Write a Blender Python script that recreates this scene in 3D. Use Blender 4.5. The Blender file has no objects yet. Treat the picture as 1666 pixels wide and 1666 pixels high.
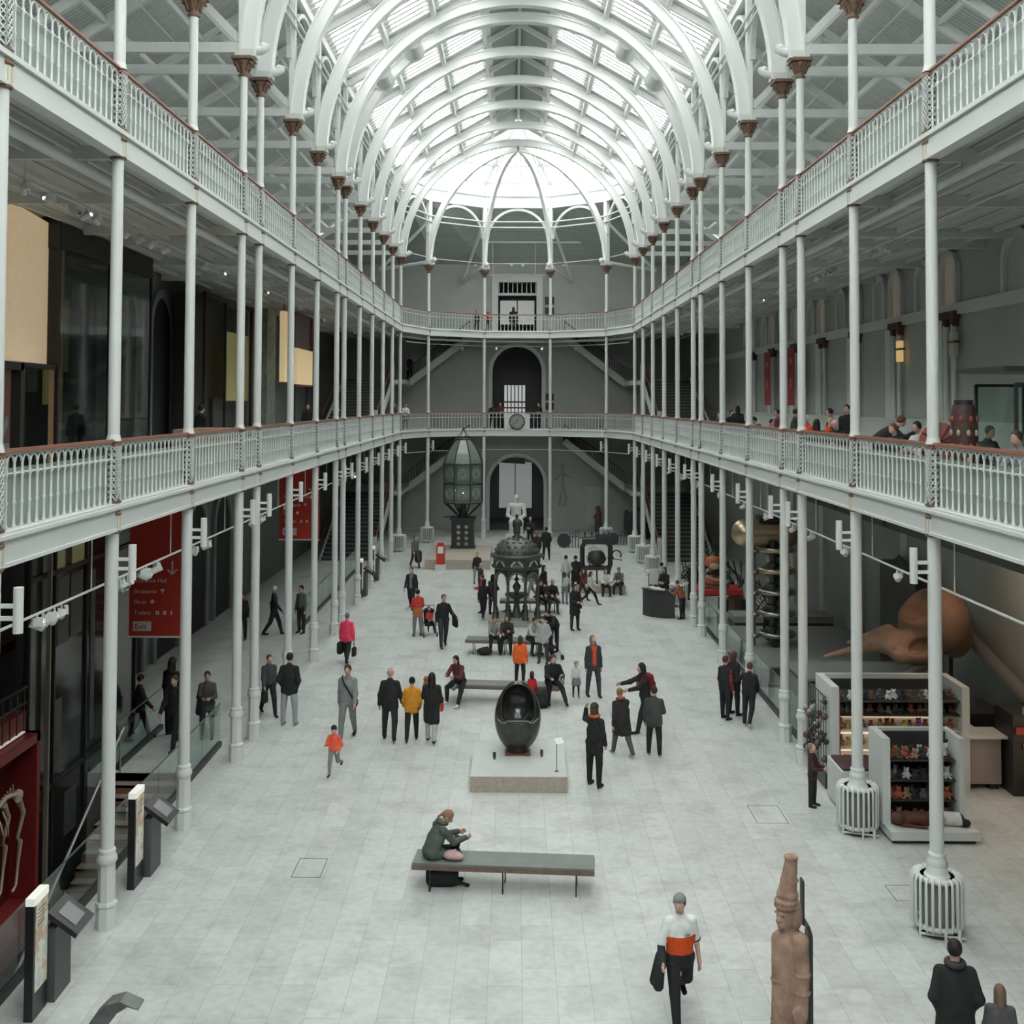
import bpy, math, random
import numpy as np
from mathutils import Vector, Matrix
random.seed(7)
PI = math.pi
SC = bpy.context.scene
COL = SC.collection
# ------------------------------------------------------------------ camera
cam_d = bpy.data.cameras.new('camera'); cam = bpy.data.objects.new('camera', cam_d); COL.objects.link(cam)
_p, _y, _r = math.radians(1.935), math.radians(.159), math.radians(.2225)
_fw = Vector((-math.sin(_y)*math.cos(_p), math.cos(_y)*math.cos(_p), math.sin(_p)))
_rt = Vector((math.cos(_y), math.sin(_y), 0)); _up = _rt.cross(_fw)
_rt, _up = _rt*math.cos(_r)+_up*math.sin(_r), _up*math.cos(_r)-_rt*math.sin(_r)
cam.matrix_world = Matrix(((_rt.x,_up.x,-_fw.x,-.1314),(_rt.y,_up.y,-_fw.y,0),(_rt.z,_up.z,-_fw.z,8.3),(0,0,0,1)))
cam_d.sensor_width = 36; cam_d.lens = 36*1820.9/1666
cam_d.shift_y = (592.4-833)/1666; cam_d.clip_start = .05; cam_d.clip_end = 400
SC.camera = cam
# ------------------------------------------------------------------ overcast sky, exposure
w = bpy.data.worlds.new('overcast_sky'); SC.world = w; w.use_nodes = True
wb = w.node_tree.nodes['Background']; wb.inputs[0].default_value = (.968,1.0,.98,1); wb.inputs[1].default_value = 12.7
def portal(loc, rot, sx, sy):
    d = bpy.data.lights.new('skylight_opening','AREA'); d.shape='RECTANGLE'; d.size=sx; d.size_y=sy
    d.cycles.is_portal = True
    o = bpy.data.objects.new('skylight_opening', d); COL.objects.link(o); o.location=loc; o.rotation_euler=rot
_sl = math.atan(.57)
for s in (-1,1): portal((s*3.9,29.5,22.25+.35),(0,s*_sl,0),6.4,68)
portal((0,67,23.2),(0,0,0),14,10)
SC.view_settings.view_transform='Standard'; SC.view_settings.look='None'
SC.view_settings.exposure = 0.0; SC.view_settings.gamma=1; SC.view_settings.use_curve_mapping=False
SC.cycles.max_bounces=7; SC.cycles.diffuse_bounces=5; SC.cycles.glossy_bounces=3; SC.cycles.transmission_bounces=4
SC.cycles.transparent_max_bounces=16; SC.cycles.use_denoising=True; SC.cycles.caustics_reflective=False; SC.cycles.caustics_refractive=False
SC.cycles.sample_clamp_indirect=6

# ------------------------------------------------------------------ materials
MATS={}
def mat(name, col, rough=.6, metal=0, emit=None, es=1, spec=.5, noise=0, nscale=6, bump=0):
    if name in MATS: return MATS[name]
    m=bpy.data.materials.new(name); m.use_nodes=True; nt=m.node_tree; b=nt.nodes['Principled BSDF']
    b.inputs['Base Color'].default_value=(*col,1); b.inputs['Roughness'].default_value=rough; b.inputs['Metallic'].default_value=metal
    b.inputs['Specular IOR Level'].default_value=spec
    if emit: b.inputs['Emission Color'].default_value=(*emit,1); b.inputs['Emission Strength'].default_value=es
    if noise:
        tc=nt.nodes.new('ShaderNodeTexCoord'); n=nt.nodes.new('ShaderNodeTexNoise'); n.inputs['Scale'].default_value=nscale; n.inputs['Detail'].default_value=4
        r=nt.nodes.new('ShaderNodeValToRGB'); r.color_ramp.elements[0].position=.3; r.color_ramp.elements[1].position=.7
        r.color_ramp.elements[0].color=(*[max(0,c*(1-noise)) for c in col],1); r.color_ramp.elements[1].color=(*[min(1,c*(1+noise)) for c in col],1)
        nt.links.new(tc.outputs['Object'],n.inputs['Vector']); nt.links.new(n.outputs['Fac'],r.inputs['Fac']); nt.links.new(r.outputs['Color'],b.inputs['Base Color'])
        if bump:
            bp=nt.nodes.new('ShaderNodeBump'); bp.inputs['Strength'].default_value=bump; nt.links.new(n.outputs['Fac'],bp.inputs['Height']); nt.links.new(bp.outputs['Normal'],b.inputs['Normal'])
    MATS[name]=m; return m
def glassmat(name, transp, gl, tint=(.9,1,.97), rough=.05, diff=0):
    m=bpy.data.materials.new(name); m.use_nodes=True; nt=m.node_tree; nt.nodes.remove(nt.nodes['Principled BSDF'])
    out=nt.nodes['Material Output']; t=nt.nodes.new('ShaderNodeBsdfTransparent'); t.inputs[0].default_value=(*[c*transp for c in tint],1)
    g=nt.nodes.new('ShaderNodeBsdfGlossy'); g.inputs['Roughness'].default_value=rough; g.inputs['Color'].default_value=(1,1,1,1)
    fr0=nt.nodes.new('ShaderNodeFresnel'); fr0.inputs['IOR'].default_value=gl; ge=nt.nodes.new('ShaderNodeNewGeometry'); iv=nt.nodes.new('ShaderNodeMath'); iv.operation='SUBTRACT'; iv.inputs[0].default_value=1; nt.links.new(ge.outputs['Backfacing'],iv.inputs[1]); fr=nt.nodes.new('ShaderNodeMath'); fr.operation='MULTIPLY'; nt.links.new(fr0.outputs[0],fr.inputs[0]); nt.links.new(iv.outputs[0],fr.inputs[1])
    mx=nt.nodes.new('ShaderNodeMixShader'); nt.links.new(fr.outputs[0],mx.inputs[0]); nt.links.new(t.outputs[0],mx.inputs[1]); nt.links.new(g.outputs[0],mx.inputs[2])
    last=mx
    if diff:
        d=nt.nodes.new('ShaderNodeBsdfDiffuse'); d.inputs[0].default_value=(.75,.8,.78,1); tr=nt.nodes.new('ShaderNodeBsdfTranslucent'); tr.inputs[0].default_value=(.75,.8,.78,1)
        a=nt.nodes.new('ShaderNodeMixShader'); a.inputs[0].default_value=.5; nt.links.new(d.outputs[0],a.inputs[1]); nt.links.new(tr.outputs[0],a.inputs[2])
        b=nt.nodes.new('ShaderNodeMixShader'); b.inputs[0].default_value=diff; nt.links.new(mx.outputs[0],b.inputs[1]); nt.links.new(a.outputs[0],b.inputs[2]); last=b
    nt.links.new(last.outputs[0],out.inputs['Surface']); MATS[name]=m; return m
WHITE=mat('white_paint',(.64,.665,.65),.45)
WHITE_LIT=mat('white_paint_lit',(.80,.81,.80),.5)  # brighter copy of the white paint, roof daylight put into its colour
WHITE2=mat('white_paint_aged',(.68,.70,.69),.5,noise=.05,nscale=3)
BROWN=mat('bronze_brown_paint',(.165,.10,.065),.5,noise=.25,nscale=20)
CREAM=mat('cream_gold_paint',(.50,.46,.34),.5)
WOOD=mat('handrail_wood',(.30,.135,.095),.42)
BLACK=mat('black_iron',(.028,.03,.029),.45)
DARK=mat('dark_grey_metal',(.07,.075,.073),.5)
GLASSR=glassmat('roof_glass',.80,1.25,tint=(1,1,.99),diff=.12)
GLASS=glassmat('clear_glass',.86,1.45)
GLASSD=glassmat('dark_glass',.62,1.5)
SAFETY=glassmat('balustrade_safety_glass',.80,1.5,diff=.46,rough=.25)  # white diffuse share stands in for skylight reflected off the panes
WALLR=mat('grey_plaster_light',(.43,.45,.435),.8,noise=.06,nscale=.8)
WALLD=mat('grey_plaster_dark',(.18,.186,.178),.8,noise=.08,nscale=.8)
WALLE=mat('grey_plaster_end',(.41,.42,.40),.8,noise=.06,nscale=.7)
TRIMG=mat('grey_stone_trim',(.64,.66,.64),.7)
CEIL=mat('gallery_ceiling_paint',(.55,.56,.54),.7)
BEAM=mat('gallery_beam_paint',(.70,.70,.68),.6)
RECSHADE=mat('recess_shade',(.035,.037,.035),.9)  # colour of flat panels, shade of the arch openings painted in

def brickmat(name,c1,c2,cm,bw,rh,swap=True,msize=.006,rough=.35,stain=.5,spec=.5):
    m=bpy.data.materials.new(name); m.use_nodes=True; nt=m.node_tree; b=nt.nodes['Principled BSDF']; L=nt.links.new
    tc=nt.nodes.new('ShaderNodeTexCoord'); mp=nt.nodes.new('ShaderNodeMapping')
    if swap: mp.inputs['Rotation'].default_value=(0,0,PI/2)
    L(tc.outputs['Object'],mp.inputs['Vector'])
    br=nt.nodes.new('ShaderNodeTexBrick'); L(mp.outputs[0],br.inputs['Vector'])
    br.inputs['Color1'].default_value=(*c1,1); br.inputs['Color2'].default_value=(*c2,1); br.inputs['Mortar'].default_value=(*cm,1)
    br.inputs['Scale'].default_value=1; br.inputs['Mortar Size'].default_value=msize; br.inputs['Brick Width'].default_value=bw; br.inputs['Row Height'].default_value=rh
    br.offset=.37; br.offset_frequency=2; br.inputs['Mortar Smooth'].default_value=.3; br.inputs['Bias'].default_value=-.1
    n=nt.nodes.new('ShaderNodeTexNoise'); n.inputs['Scale'].default_value=1.1; n.inputs['Detail'].default_value=6; n.inputs['Roughness'].default_value=.65; L(tc.outputs['Object'],n.inputs['Vector'])
    r=nt.nodes.new('ShaderNodeValToRGB'); r.color_ramp.elements[0].position=.36; r.color_ramp.elements[0].color=(*[.62+.38*(1-stain)]*2,.6+.4*(1-stain),1); r.color_ramp.elements[1].position=.52; r.color_ramp.elements[1].color=(1,1,1,1)
    L(n.outputs['Fac'],r.inputs['Fac'])
    n2=nt.nodes.new('ShaderNodeTexNoise'); n2.inputs['Scale'].default_value=7; n2.inputs['Detail'].default_value=5; L(tc.outputs['Object'],n2.inputs['Vector'])
    r2=nt.nodes.new('ShaderNodeValToRGB'); r2.color_ramp.elements[0].position=.3; r2.color_ramp.elements[0].color=(.86,.87,.86,1); r2.color_ramp.elements[1].position=.6; r2.color_ramp.elements[1].color=(1,1,1,1); L(n2.outputs['Fac'],r2.inputs['Fac'])
    mx=nt.nodes.new('ShaderNodeMix'); mx.data_type='RGBA'; mx.blend_type='MULTIPLY'; mx.inputs['Factor'].default_value=1
    L(br.outputs['Color'],mx.inputs['A']); L(r.outputs['Color'],mx.inputs['B'])
    m2=nt.nodes.new('ShaderNodeMix'); m2.data_type='RGBA'; m2.blend_type='MULTIPLY'; m2.inputs['Factor'].default_value=1
    L(mx.outputs['Result'],m2.inputs['A']); L(r2.outputs['Color'],m2.inputs['B'])
    L(m2.outputs['Result'],b.inputs['Base Color']); b.inputs['Roughness'].default_value=rough; b.inputs['Specular IOR Level'].default_value=spec
    MATS[name]=m; return m
FLOOR=brickmat('pale_stone_slabs',(.60,.62,.605),(.52,.54,.525),(.40,.415,.40),1.35,.49,rough=.4,stain=.45)
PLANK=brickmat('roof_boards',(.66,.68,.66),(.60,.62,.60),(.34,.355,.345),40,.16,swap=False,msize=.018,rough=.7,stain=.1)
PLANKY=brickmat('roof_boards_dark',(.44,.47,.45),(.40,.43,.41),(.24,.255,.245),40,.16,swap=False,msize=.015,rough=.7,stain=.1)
LINEC=brickmat('gallery_ceiling_boards',(.62,.62,.59),(.57,.57,.54),(.26,.26,.245),40,.42,swap=True,msize=.035,rough=.7,stain=.1)
BRICKY=mat('stone_side_tan',(.40,.35,.30),.8,noise=.12,nscale=14)

# ------------------------------------------------------------------ mesh building
class MB:
    def __init__(s): s.v=[]; s.f=[]; s.m=[]; s.sm=[]
    def add(s,vs,fs,mi=0,smooth=False):
        o=len(s.v); s.v+= [tuple(p) for p in vs]
        for f in fs: s.f.append(tuple(i+o for i in f)); s.m.append(mi); s.sm.append(smooth)
        return s
    def box(s,cx,cy,cz,sx,sy,sz,mi=0,rz=0,rx=0,ry=0):
        R=Matrix.Rotation(rz,3,'Z')@Matrix.Rotation(ry,3,'Y')@Matrix.Rotation(rx,3,'X')
        vs=[]
        for a in(-.5,.5):
            for b in(-.5,.5):
                for c in(-.5,.5):
                    p=R@Vector((a*sx,b*sy,c*sz)); vs.append((cx+p.x,cy+p.y,cz+p.z))
        return s.add(vs,[(0,1,3,2),(4,6,7,5),(0,4,5,1),(2,3,7,6),(0,2,6,4),(1,5,7,3)],mi)
    def box2(s,x0,x1,y0,y1,z0,z1,mi=0): return s.box((x0+x1)/2,(y0+y1)/2,(z0+z1)/2,abs(x1-x0),abs(y1-y0),abs(z1-z0),mi)
    def cyl(s,p0,p1,r0,r1=None,n=12,mi=0,caps=True,smooth=True,ph=0):
        r1=r0 if r1 is None else r1
        p0=Vector(p0);p1=Vector(p1);d=(p1-p0).normalized(); a=Vector((0,0,1)) if abs(d.z)<.9 else Vector((1,0,0))
        u=d.cross(a).normalized();w=d.cross(u)
        vs=[]
        for p,r in((p0,r0),(p1,r1)):
            for i in range(n):
                t=2*PI*i/n+ph; vs.append(p+u*(r*math.cos(t))+w*(r*math.sin(t)))
        s.add(vs,[(i,i+n,(i+1)%n+n,(i+1)%n) for i in range(n)],mi,smooth)
        if caps: s.add(vs[:n],[tuple(range(n))],mi); s.add(vs[n:],[tuple(reversed(range(n)))],mi)
        return s
    def lathe(s,prof,n=16,c=(0,0,0),mi=0,smooth=True,ph=0,sy=1):
        vs=[];fs=[]
        for r,z in prof:
            for i in range(n):
                t=2*PI*i/n+ph; vs.append((c[0]+r*math.cos(t),c[1]+sy*r*math.sin(t),c[2]+z))
        for k in range(len(prof)-1):
            for i in range(n):
                j=(i+1)%n; fs.append((k*n+i,k*n+j,(k+1)*n+j,(k+1)*n+i))
        s.add(vs,fs,mi,smooth)
        if prof[0][0]>1e-4: s.add(vs[:n],[tuple(reversed(range(n)))],mi)
        if prof[-1][0]>1e-4: s.add(vs[-n:],[tuple(range(n))],mi)
        return s
    def tube(s,pts,r,n=8,mi=0,closed=False,smooth=True,rs=None):
        P=[Vector(p) for p in pts]; m=len(P); vs=[];pu=None
        for i,p in enumerate(P):
            if closed: d=P[(i+1)%m]-P[i-1]
            else: d=P[min(i+1,m-1)]-P[max(i-1,0)]
            d=d.normalized() if d.length>1e-9 else Vector((0,0,1))
            if pu is None:
                a=Vector((0,0,1)) if abs(d.z)<.9 else Vector((1,0,0)); pu=d.cross(a).normalized()
            else:
                pu=(pu-d*pu.dot(d)); pu=pu.normalized() if pu.length>1e-6 else d.orthogonal().normalized()
            w=d.cross(pu); rr=rs[i] if rs else r
            for k in range(n):
                t=2*PI*k/n; vs.append(p+pu*(rr*math.cos(t))+w*(rr*math.sin(t)))
        fs=[]
        for i in range(m if closed else m-1):
            a=i*n;b=((i+1)%m)*n
            for k in range(n): fs.append((a+k,a+(k+1)%n,b+(k+1)%n,b+k))
        s.add(vs,fs,mi,smooth)
        if not closed:
            s.add(vs[:n],[tuple(reversed(range(n)))],mi); s.add(vs[-n:],[tuple(range(n))],mi)
        return s
    def prism(s,poly,d0,d1,axis='y',mi=0):
        n=len(poly); f={'y':lambda a,b,d:(a,d,b),'x':lambda a,b,d:(d,a,b),'z':lambda a,b,d:(a,b,d)}[axis]
        vs=[f(a,b,d0) for a,b in poly]+[f(a,b,d1) for a,b in poly]
        return s.add(vs,[tuple(range(n)),tuple(reversed(range(n,2*n)))]+[(i,i+n,(i+1)%n+n,(i+1)%n) for i in range(n)],mi)
    def arch(s,cx,cz,ri,ro,a0,a1,n,y0,y1,mi=0,fn=None):
        # rectangular section swept round an arc in the XZ plane
        fn=fn or (lambda x,y,z:(x,y,z)); vs=[]
        for i in range(n+1):
            t=a0+(a1-a0)*i/n; c,si=math.cos(t),math.sin(t)
            for r in(ri,ro):
                for y in(y0,y1): vs.append(fn(cx+r*c,y,cz+r*si))
        fs=[]
        for i in range(n):
            a=4*i;b=a+4
            fs+=[(a,b,b+1,a+1),(a+2,a+3,b+3,b+2),(a,a+2,b+2,b),(a+1,b+1,b+3,a+3)]
        fs+=[(0,1,3,2),(4*n,4*n+2,4*n+3,4*n+1)]
        return s.add(vs,fs,mi)
    def sphere(s,c,r,n=12,m=8,mi=0,sc=(1,1,1)):
        pr=[(max(1e-5,math.sin(PI*k/m)),-math.cos(PI*k/m)) for k in range(m+1)]
        vs=[];fs=[]
        for a,z in pr:
            for i in range(n):
                t=2*PI*i/n; vs.append((c[0]+r*sc[0]*a*math.cos(t),c[1]+r*sc[1]*a*math.sin(t),c[2]+r*sc[2]*z))
        for k in range(m):
            for i in range(n): fs.append((k*n+i,k*n+(i+1)%n,(k+1)*n+(i+1)%n,(k+1)*n+i))
        return s.add(vs,fs,mi,True)
    def build(s,name,mats,parent=None,loc=None):
        me=bpy.data.meshes.new(name); me.from_pydata(s.v,[],s.f)
        for m in (mats if isinstance(mats,(list,tuple)) else [mats]): me.materials.append(m)
        me.polygons.foreach_set('material_index',s.m); me.polygons.foreach_set('use_smooth',s.sm)
        me.update()
        o=bpy.data.objects.new(name,me); COL.objects.link(o)
        if parent: o.parent=parent
        if loc: o.location=loc
        return o
def thing(name,label,cat,loc=(0,0,0),rz=0,group=None):
    o=bpy.data.objects.new(name,None); COL.objects.link(o); o.location=loc; o.rotation_euler=(0,0,rz); o.empty_display_size=.1
    o['label']=label; o['category']=cat
    if group: o['group']=group
    return o
def tag(o,label,cat,group=None,kind=None):
    o['label']=label; o['category']=cat
    if group: o['group']=group
    if kind: o['kind']=kind
    return o
def struct(o): o['kind']='structure'; return o
def kids(o): return [c for c in CH.get(o.name,[])] if False else list(o.children)
def dup(root,loc,rz=None,label=None,group=None,sc=None):
    def cp(o,par):
        c=o.copy(); COL.objects.link(c); c.parent=par
        for ch in list(o.children): cp(ch,c)
        return c
    r=cp(root,None); r.location=loc
    if rz is not None: r.rotation_euler=(0,0,rz)
    if sc: r.scale=(sc,sc,sc)
    if label: r['label']=label
    if group: r['group']=group
    return r
ORD=['first','second','third','fourth','fifth','sixth','seventh','eighth','ninth','tenth','eleventh','twelfth','thirteenth','fourteenth','fifteenth','sixteenth']

def text(body,size,m,parent,loc,rot,ex=.002,bold=False,align='LEFT'):
    c=bpy.data.curves.new('lettering','FONT'); c.body=body; c.size=size; c.extrude=ex; c.align_x=align
    tmp=bpy.data.objects.new('tmp',c); COL.objects.link(tmp); dg=bpy.context.evaluated_depsgraph_get()
    me=bpy.data.meshes.new_from_object(tmp.evaluated_get(dg)); bpy.data.objects.remove(tmp)
    me.materials.clear(); me.materials.append(m)
    o=bpy.data.objects.new('lettering',me); COL.objects.link(o); o.parent=parent; o.location=loc; o.rotation_euler=rot
    return o
# ================================================================== the building
W=6.55; WX=11.6
KY=[13.82]                      # column positions along the hall
_y=17.92
for k in range(1,14):
    if k>1: _y += 1.757 if k in(4,8) else 4.099
    KY.append(_y)
YA=KY[13]
APS=[(-W,YA),(-5.28,YA+3.85),(-2.03,YA+6.25),(2.03,YA+6.25),(5.28,YA+3.85),(W,YA)]
YE=72.8
Z1,Z2=6.6,12.6                  # gallery floor levels
HX0,HX1,HY0,HY1=-WX,-7.32,3.0,25.2   # stair well in the floor
f=MB()
for x0,x1,y0,y1 in((HX0,HX1,-4,HY0),(HX0,HX1,HY1,YE),(HX1,WX,-4,YE)): f.box2(x0,x1,y0,y1,-.3,0)
struct(f.build('floor',FLOOR))
m=MB(); m.box2(HX0,HX1+.3,HY0-.2,HY1+.2,-4.7,-4.5); struct(m.build('floor',mat('lower_floor',(.20,.20,.19),.6)))
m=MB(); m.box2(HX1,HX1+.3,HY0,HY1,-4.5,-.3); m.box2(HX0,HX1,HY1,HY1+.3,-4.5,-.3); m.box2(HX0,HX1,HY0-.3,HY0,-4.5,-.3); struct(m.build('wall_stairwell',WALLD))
# gallery floors
def deck(name,z):
    m=MB()
    for s in(-1,1): m.box2(s*(W-.02),s*WX,-4,YE,z-.12,z)
    poly=[(x,y) for x,y in APS]+[(W,YE),(-W,YE)]
    m.prism(poly,z-.12,z,'z')
    m.box2(-W,W,-4,.3,z-.12,z)
    struct(m.build(name,FLOOR))
    c=MB()
    for s in(-1,1): c.box2(s*(W-.02),s*WX,-4,YE,z-.2,z-.124)
    c.prism(poly,z-.2,z-.124,'z')
    struct(c.build('ceiling',LINEC))
    b=MB()
    for s in(-1,1):
        for y in KY[:]:
            b.box2(s*(W+.1),s*(WX-.02),y-.06,y+.06,z-.42,z-.2)
        for i in range(6): b.box2(s*(W+.75+.75*i)-.03,s*(W+.75+.75*i)+.03,-4,YE,z-.3,z-.2)
    struct(b.build('trim_1' if z<8 else 'trim_2',BEAM))
deck('floor',Z1); deck('floor',Z2)
# fascia girders, one run per bay
def fascia(p,q,z,nm):
    d=Vector((q[0]-p[0],q[1]-p[1],0)); L=d.length; a=math.atan2(d.y,d.x)
    m=MB()
    cx,cy=(p[0]+q[0])/2,(p[1]+q[1])/2
    m.box(cx,cy,z-.19,L,.16,.30,rz=a); m.box(cx,cy,z-.36,L,.22,.05,rz=a); m.box(cx,cy,z-.01,L,.26,.05,rz=a); m.box(cx,cy,z+.035,L,.2,.04,rz=a)
    struct(m.build(nm,WHITE))
runs=[]
for s in(-1,1):
    ys=[-4]+KY
    for i in range(len(ys)-1): runs.append(((s*W,ys[i]),(s*W,ys[i+1])))
for i in range(5): runs.append((APS[i],APS[i+1]))
n=0
for z in(Z1,Z2):
    for p,q in runs: n+=1; fascia(p,q,z,'trim_%d'%(n+10))
# walls
def wall_side(s,nm,M,arch_floor1=True):
    m=MB(); x0,x1=s*WX,s*(WX+.5)
    m.box2(x0,x1,-4,YE,Z1,17.2)
    m.box2(x0,x1,-4,YE,-4.6,Z1)
    struct(m.build(nm,M))
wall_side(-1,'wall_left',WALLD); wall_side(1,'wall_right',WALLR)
m=MB(); m.box2(-WX-.5,-2.0,YE,YE+.5,-.1,18); m.box2(2.0,WX+.5,YE,YE+.5,-.1,18)
def gapwall(m,z0,z1,hw,top,arch,x=2.0):
    # wall strip with one doorway in it
    m.box2(-x,-hw,YE,YE+.5,z0,z1); m.box2(hw,x,YE,YE+.5,z0,z1)
    if arch:
        spring=top-hw; n=14
        pts=[(-hw,spring)]+[(-hw*math.cos(PI*i/n),spring+hw*math.sin(PI*i/n)) for i in range(1,n)]+[(hw,spring)]
        for i in range(len(pts)-1):
            (a,b),(c,d)=pts[i],pts[i+1]; m.prism([(a,b),(c,d),(c,z1),(a,z1)],YE,YE+.5,'y')
    else: m.box2(-hw,hw,YE,YE+.5,top,z1)
gapwall(m,-.1,Z1,1.75,4.75,True); gapwall(m,Z1,Z2,1.6,11.9,True); gapwall(m,Z2,18,1.25,16.1,False)
struct(m.build('wall_end',WALLE))
m=MB(); m.box2(-WX-.5,WX+.5,-4.5,-4,-.3,18); struct(m.build('wall_near',WALLE))
# rooms beyond the end doorways
m=MB(); m.box2(-3.2,3.2,80.5,80.8,-.3,18); m.box2(-3.5,-3.2,YE+.5,80.8,-.3,18); m.box2(3.2,3.5,YE+.5,80.8,-.3,18)
for z in(0,Z1,Z2,17.5): m.box2(-3.2,3.2,YE,80.8,z-.2,z-.005)
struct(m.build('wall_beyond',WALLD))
# door surrounds
m=MB(); m.arch(0,3.0,1.75,1.98,0,PI,20,YE-.1,YE+.05); m.box2(-1.98,-1.75,YE-.1,YE+.05,0,3); m.box2(1.75,1.98,YE-.1,YE+.05,0,3); struct(m.build('door_1',TRIMG))
m=MB(); m.arch(0,10.3,1.6,1.85,0,PI,20,YE-.1,YE+.05); m.box2(-1.85,-1.6,YE-.1,YE+.05,Z1,10.3); m.box2(1.6,1.85,YE-.1,YE+.05,Z1,10.3); struct(m.build('door_2',TRIMG))
m=MB(); m.box2(-1.65,-1.25,YE-.14,YE+.05,Z2,16.1); m.box2(1.25,1.65,YE-.14,YE+.05,Z2,16.1); m.box2(-1.65,1.65,YE-.14,YE+.05,16.1,16.5); m.box2(-1.8,1.8,YE-.2,YE,16.5,16.62)
m.box2(-1.25,1.25,YE+.1,YE+.3,15.25,15.4)
for i in range(9): m.box2(-1.2+.3*i-.03,-1.2+.3*i+.03,YE+.15,YE+.25,15.4,16.1)
struct(m.build('door_3',TRIMG))
# ---- side aisle roofs: lean-to boards with W trusses
for s,nm in((-1,'left'),(1,'right')):
    m=MB(); x0,z0,x1,z1=s*(W+.12),20.55,s*(WX+.5),17.25
    m.add([(x0,-4,z0),(x0,YA+1,z0),(x1,YA+1,z1),(x1,-4,z1),(x0,-4,z0+.12),(x0,YA+1,z0+.12),(x1,YA+1,z1+.12),(x1,-4,z1+.12)],[(0,1,2,3),(4,7,6,5),(0,3,7,4),(1,5,6,2),(0,4,5,1),(3,2,6,7)])
    struct(m.build('ceiling',PLANK))
for j,y in enumerate(KY):
    for s in(-1,1):
        m=MB()
        def bar(xa,za,xb,zb,t=.2,d=.14,y=y,m=m):
            a=math.atan2(zb-za,xb-xa); m.box((xa+xb)/2,y,(za+zb)/2,math.hypot(xb-xa,zb-za),d,t,ry=-a)
        bar(s*W,16.62,s*WX,16.62,.24); bar(s*(W+.1),20.35,s*WX,17.1,.24); bar(s*(W+.1),16.8,s*8.7,18.9,.18)
        struct(m.build('trim_%d'%(100+2*j+(s>0)),WHITE2))
for j in range(3):
    for s in (-1,1):
        x=s*(7.9+1.3*j); z=20.55-(abs(x)-W)*.645-.1
        m=MB(); m.box(x,(YA-4)/2,z-.05,.1,YA+4,.16); struct(m.build('trim_%d'%(140+2*j+(s>0)),WHITE2))
# apse lean-to roof behind the arcade
m=MB(); out=[(-WX,YA+1),(-WX,YE),(WX,YE),(WX,YA+1)]
ring=[Vector((x,y,0)) for x,y in APS]
def apse_quad(a,b,c,d): m.add([a,b,c,d],[(0,1,2,3)])
zi,zo=20.3,17.2
apse_quad((-W,YA+.9,zi),(-5.28,YA+3.95,zi),(-5.28,YE+.1,zo),(-WX-.3,YE+.1,zo)); apse_quad((-W,YA+.9,zi),(-WX-.3,YE+.1,zo),(-WX-.3,YA+.9,zo),(-W-.1,YA+.9,zi))
apse_quad((-5.28,YA+3.95,zi),(-2.03,YA+6.35,zi),(-2.03,YE+.1,zo),(-5.28,YE+.1,zo)); apse_quad((-2.03,YA+6.35,zi),(2.03,YA+6.35,zi),(2.03,YE+.1,zo),(-2.03,YE+.1,zo))
apse_quad((2.03,YA+6.35,zi),(5.28,YA+3.95,zi),(5.28,YE+.1,zo),(2.03,YE+.1,zo)); apse_quad((5.28,YA+3.95,zi),(W,YA+.9,zi),(WX+.3,YE+.1,zo),(5.28,YE+.1,zo)); apse_quad((W,YA+.9,zi),(W+.1,YA+.9,zi),(WX+.3,YA+.9,zo),(WX+.3,YE+.1,zo))
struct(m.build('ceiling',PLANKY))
m=MB()
for z in(18.9,): m.box(0,YE-1.6,z-.35,20,.18,.2)
for x in(-1.6,1.15): m.cyl((x,YE-1.6,18.4),(x,YE-.6,16.5),.03)
for s in(-1,1):
    P=Vector((s*2.03,YA+6.25,16.62)); Q=Vector((s*3.6,YE-.1,16.1)); m.cyl(P,Q,.1,n=6); m.cyl(Q,P+Vector((0,0,2.9)),.1,n=6)
    P=Vector((s*5.28,YA+3.85,16.62)); Q=Vector((s*8.4,YA+5.4,16.3)); m.cyl(P,Q,.1,n=6); m.cyl(Q,P+Vector((0,0,2.4)),.1,n=6)
struct(m.build('trim_150',WHITE2))
# ---- nave roof
def roofz(x): return 24.2-.57*abs(x)
PX=[1.42,3.12,4.82,6.6]
ybays=[-4.0,1.5,5.6,9.7]+KY
wn=0
for b in range(len(ybays)-1):
    y0,y1=ybays[b],ybays[b+1]
    for s in(-1,1):
        wn+=1
        m=MB(); nb=max(3,round((y1-y0)/.42))
        for i in range(1,nb):
            y=y0+(y1-y0)*i/nb
            xa,xb=s*PX[0],s*PX[3]; m.box((xa+xb)/2,y,roofz((xa+xb)/2)+.0,abs(xb-xa)*math.hypot(1,.57),.145,.12,ry=s*_sl)
        for x in PX:
            m.box(s*x,(y0+y1)/2,roofz(x)-.14,.16,y1-y0,.3); m.box(s*x,(y0+y1)/2,roofz(x)+.02,.52,y1-y0,.05,ry=s*_sl)
        for ye in(y0+.14,y1-.14): xa,xb=s*PX[0],s*PX[3]; m.box((xa+xb)/2,ye,roofz((xa+xb)/2)+.01,abs(xb-xa)*math.hypot(1,.57),.34,.06,ry=s*_sl)
        wo=struct(m.build('window_%d'%wn,WHITE_LIT))
        g=MB(); xa,xb=s*(PX[0]),s*(PX[3]); g.add([(xa,y0,roofz(xa)+.07),(xb,y0,roofz(xb)+.07),(xb,y1,roofz(xb)+.07),(xa,y1,roofz(xa)+.07)],[(0,1,2,3)])
        g.build('glass',GLASSR,wo)
m=MB(); X=PX[0]
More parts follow.
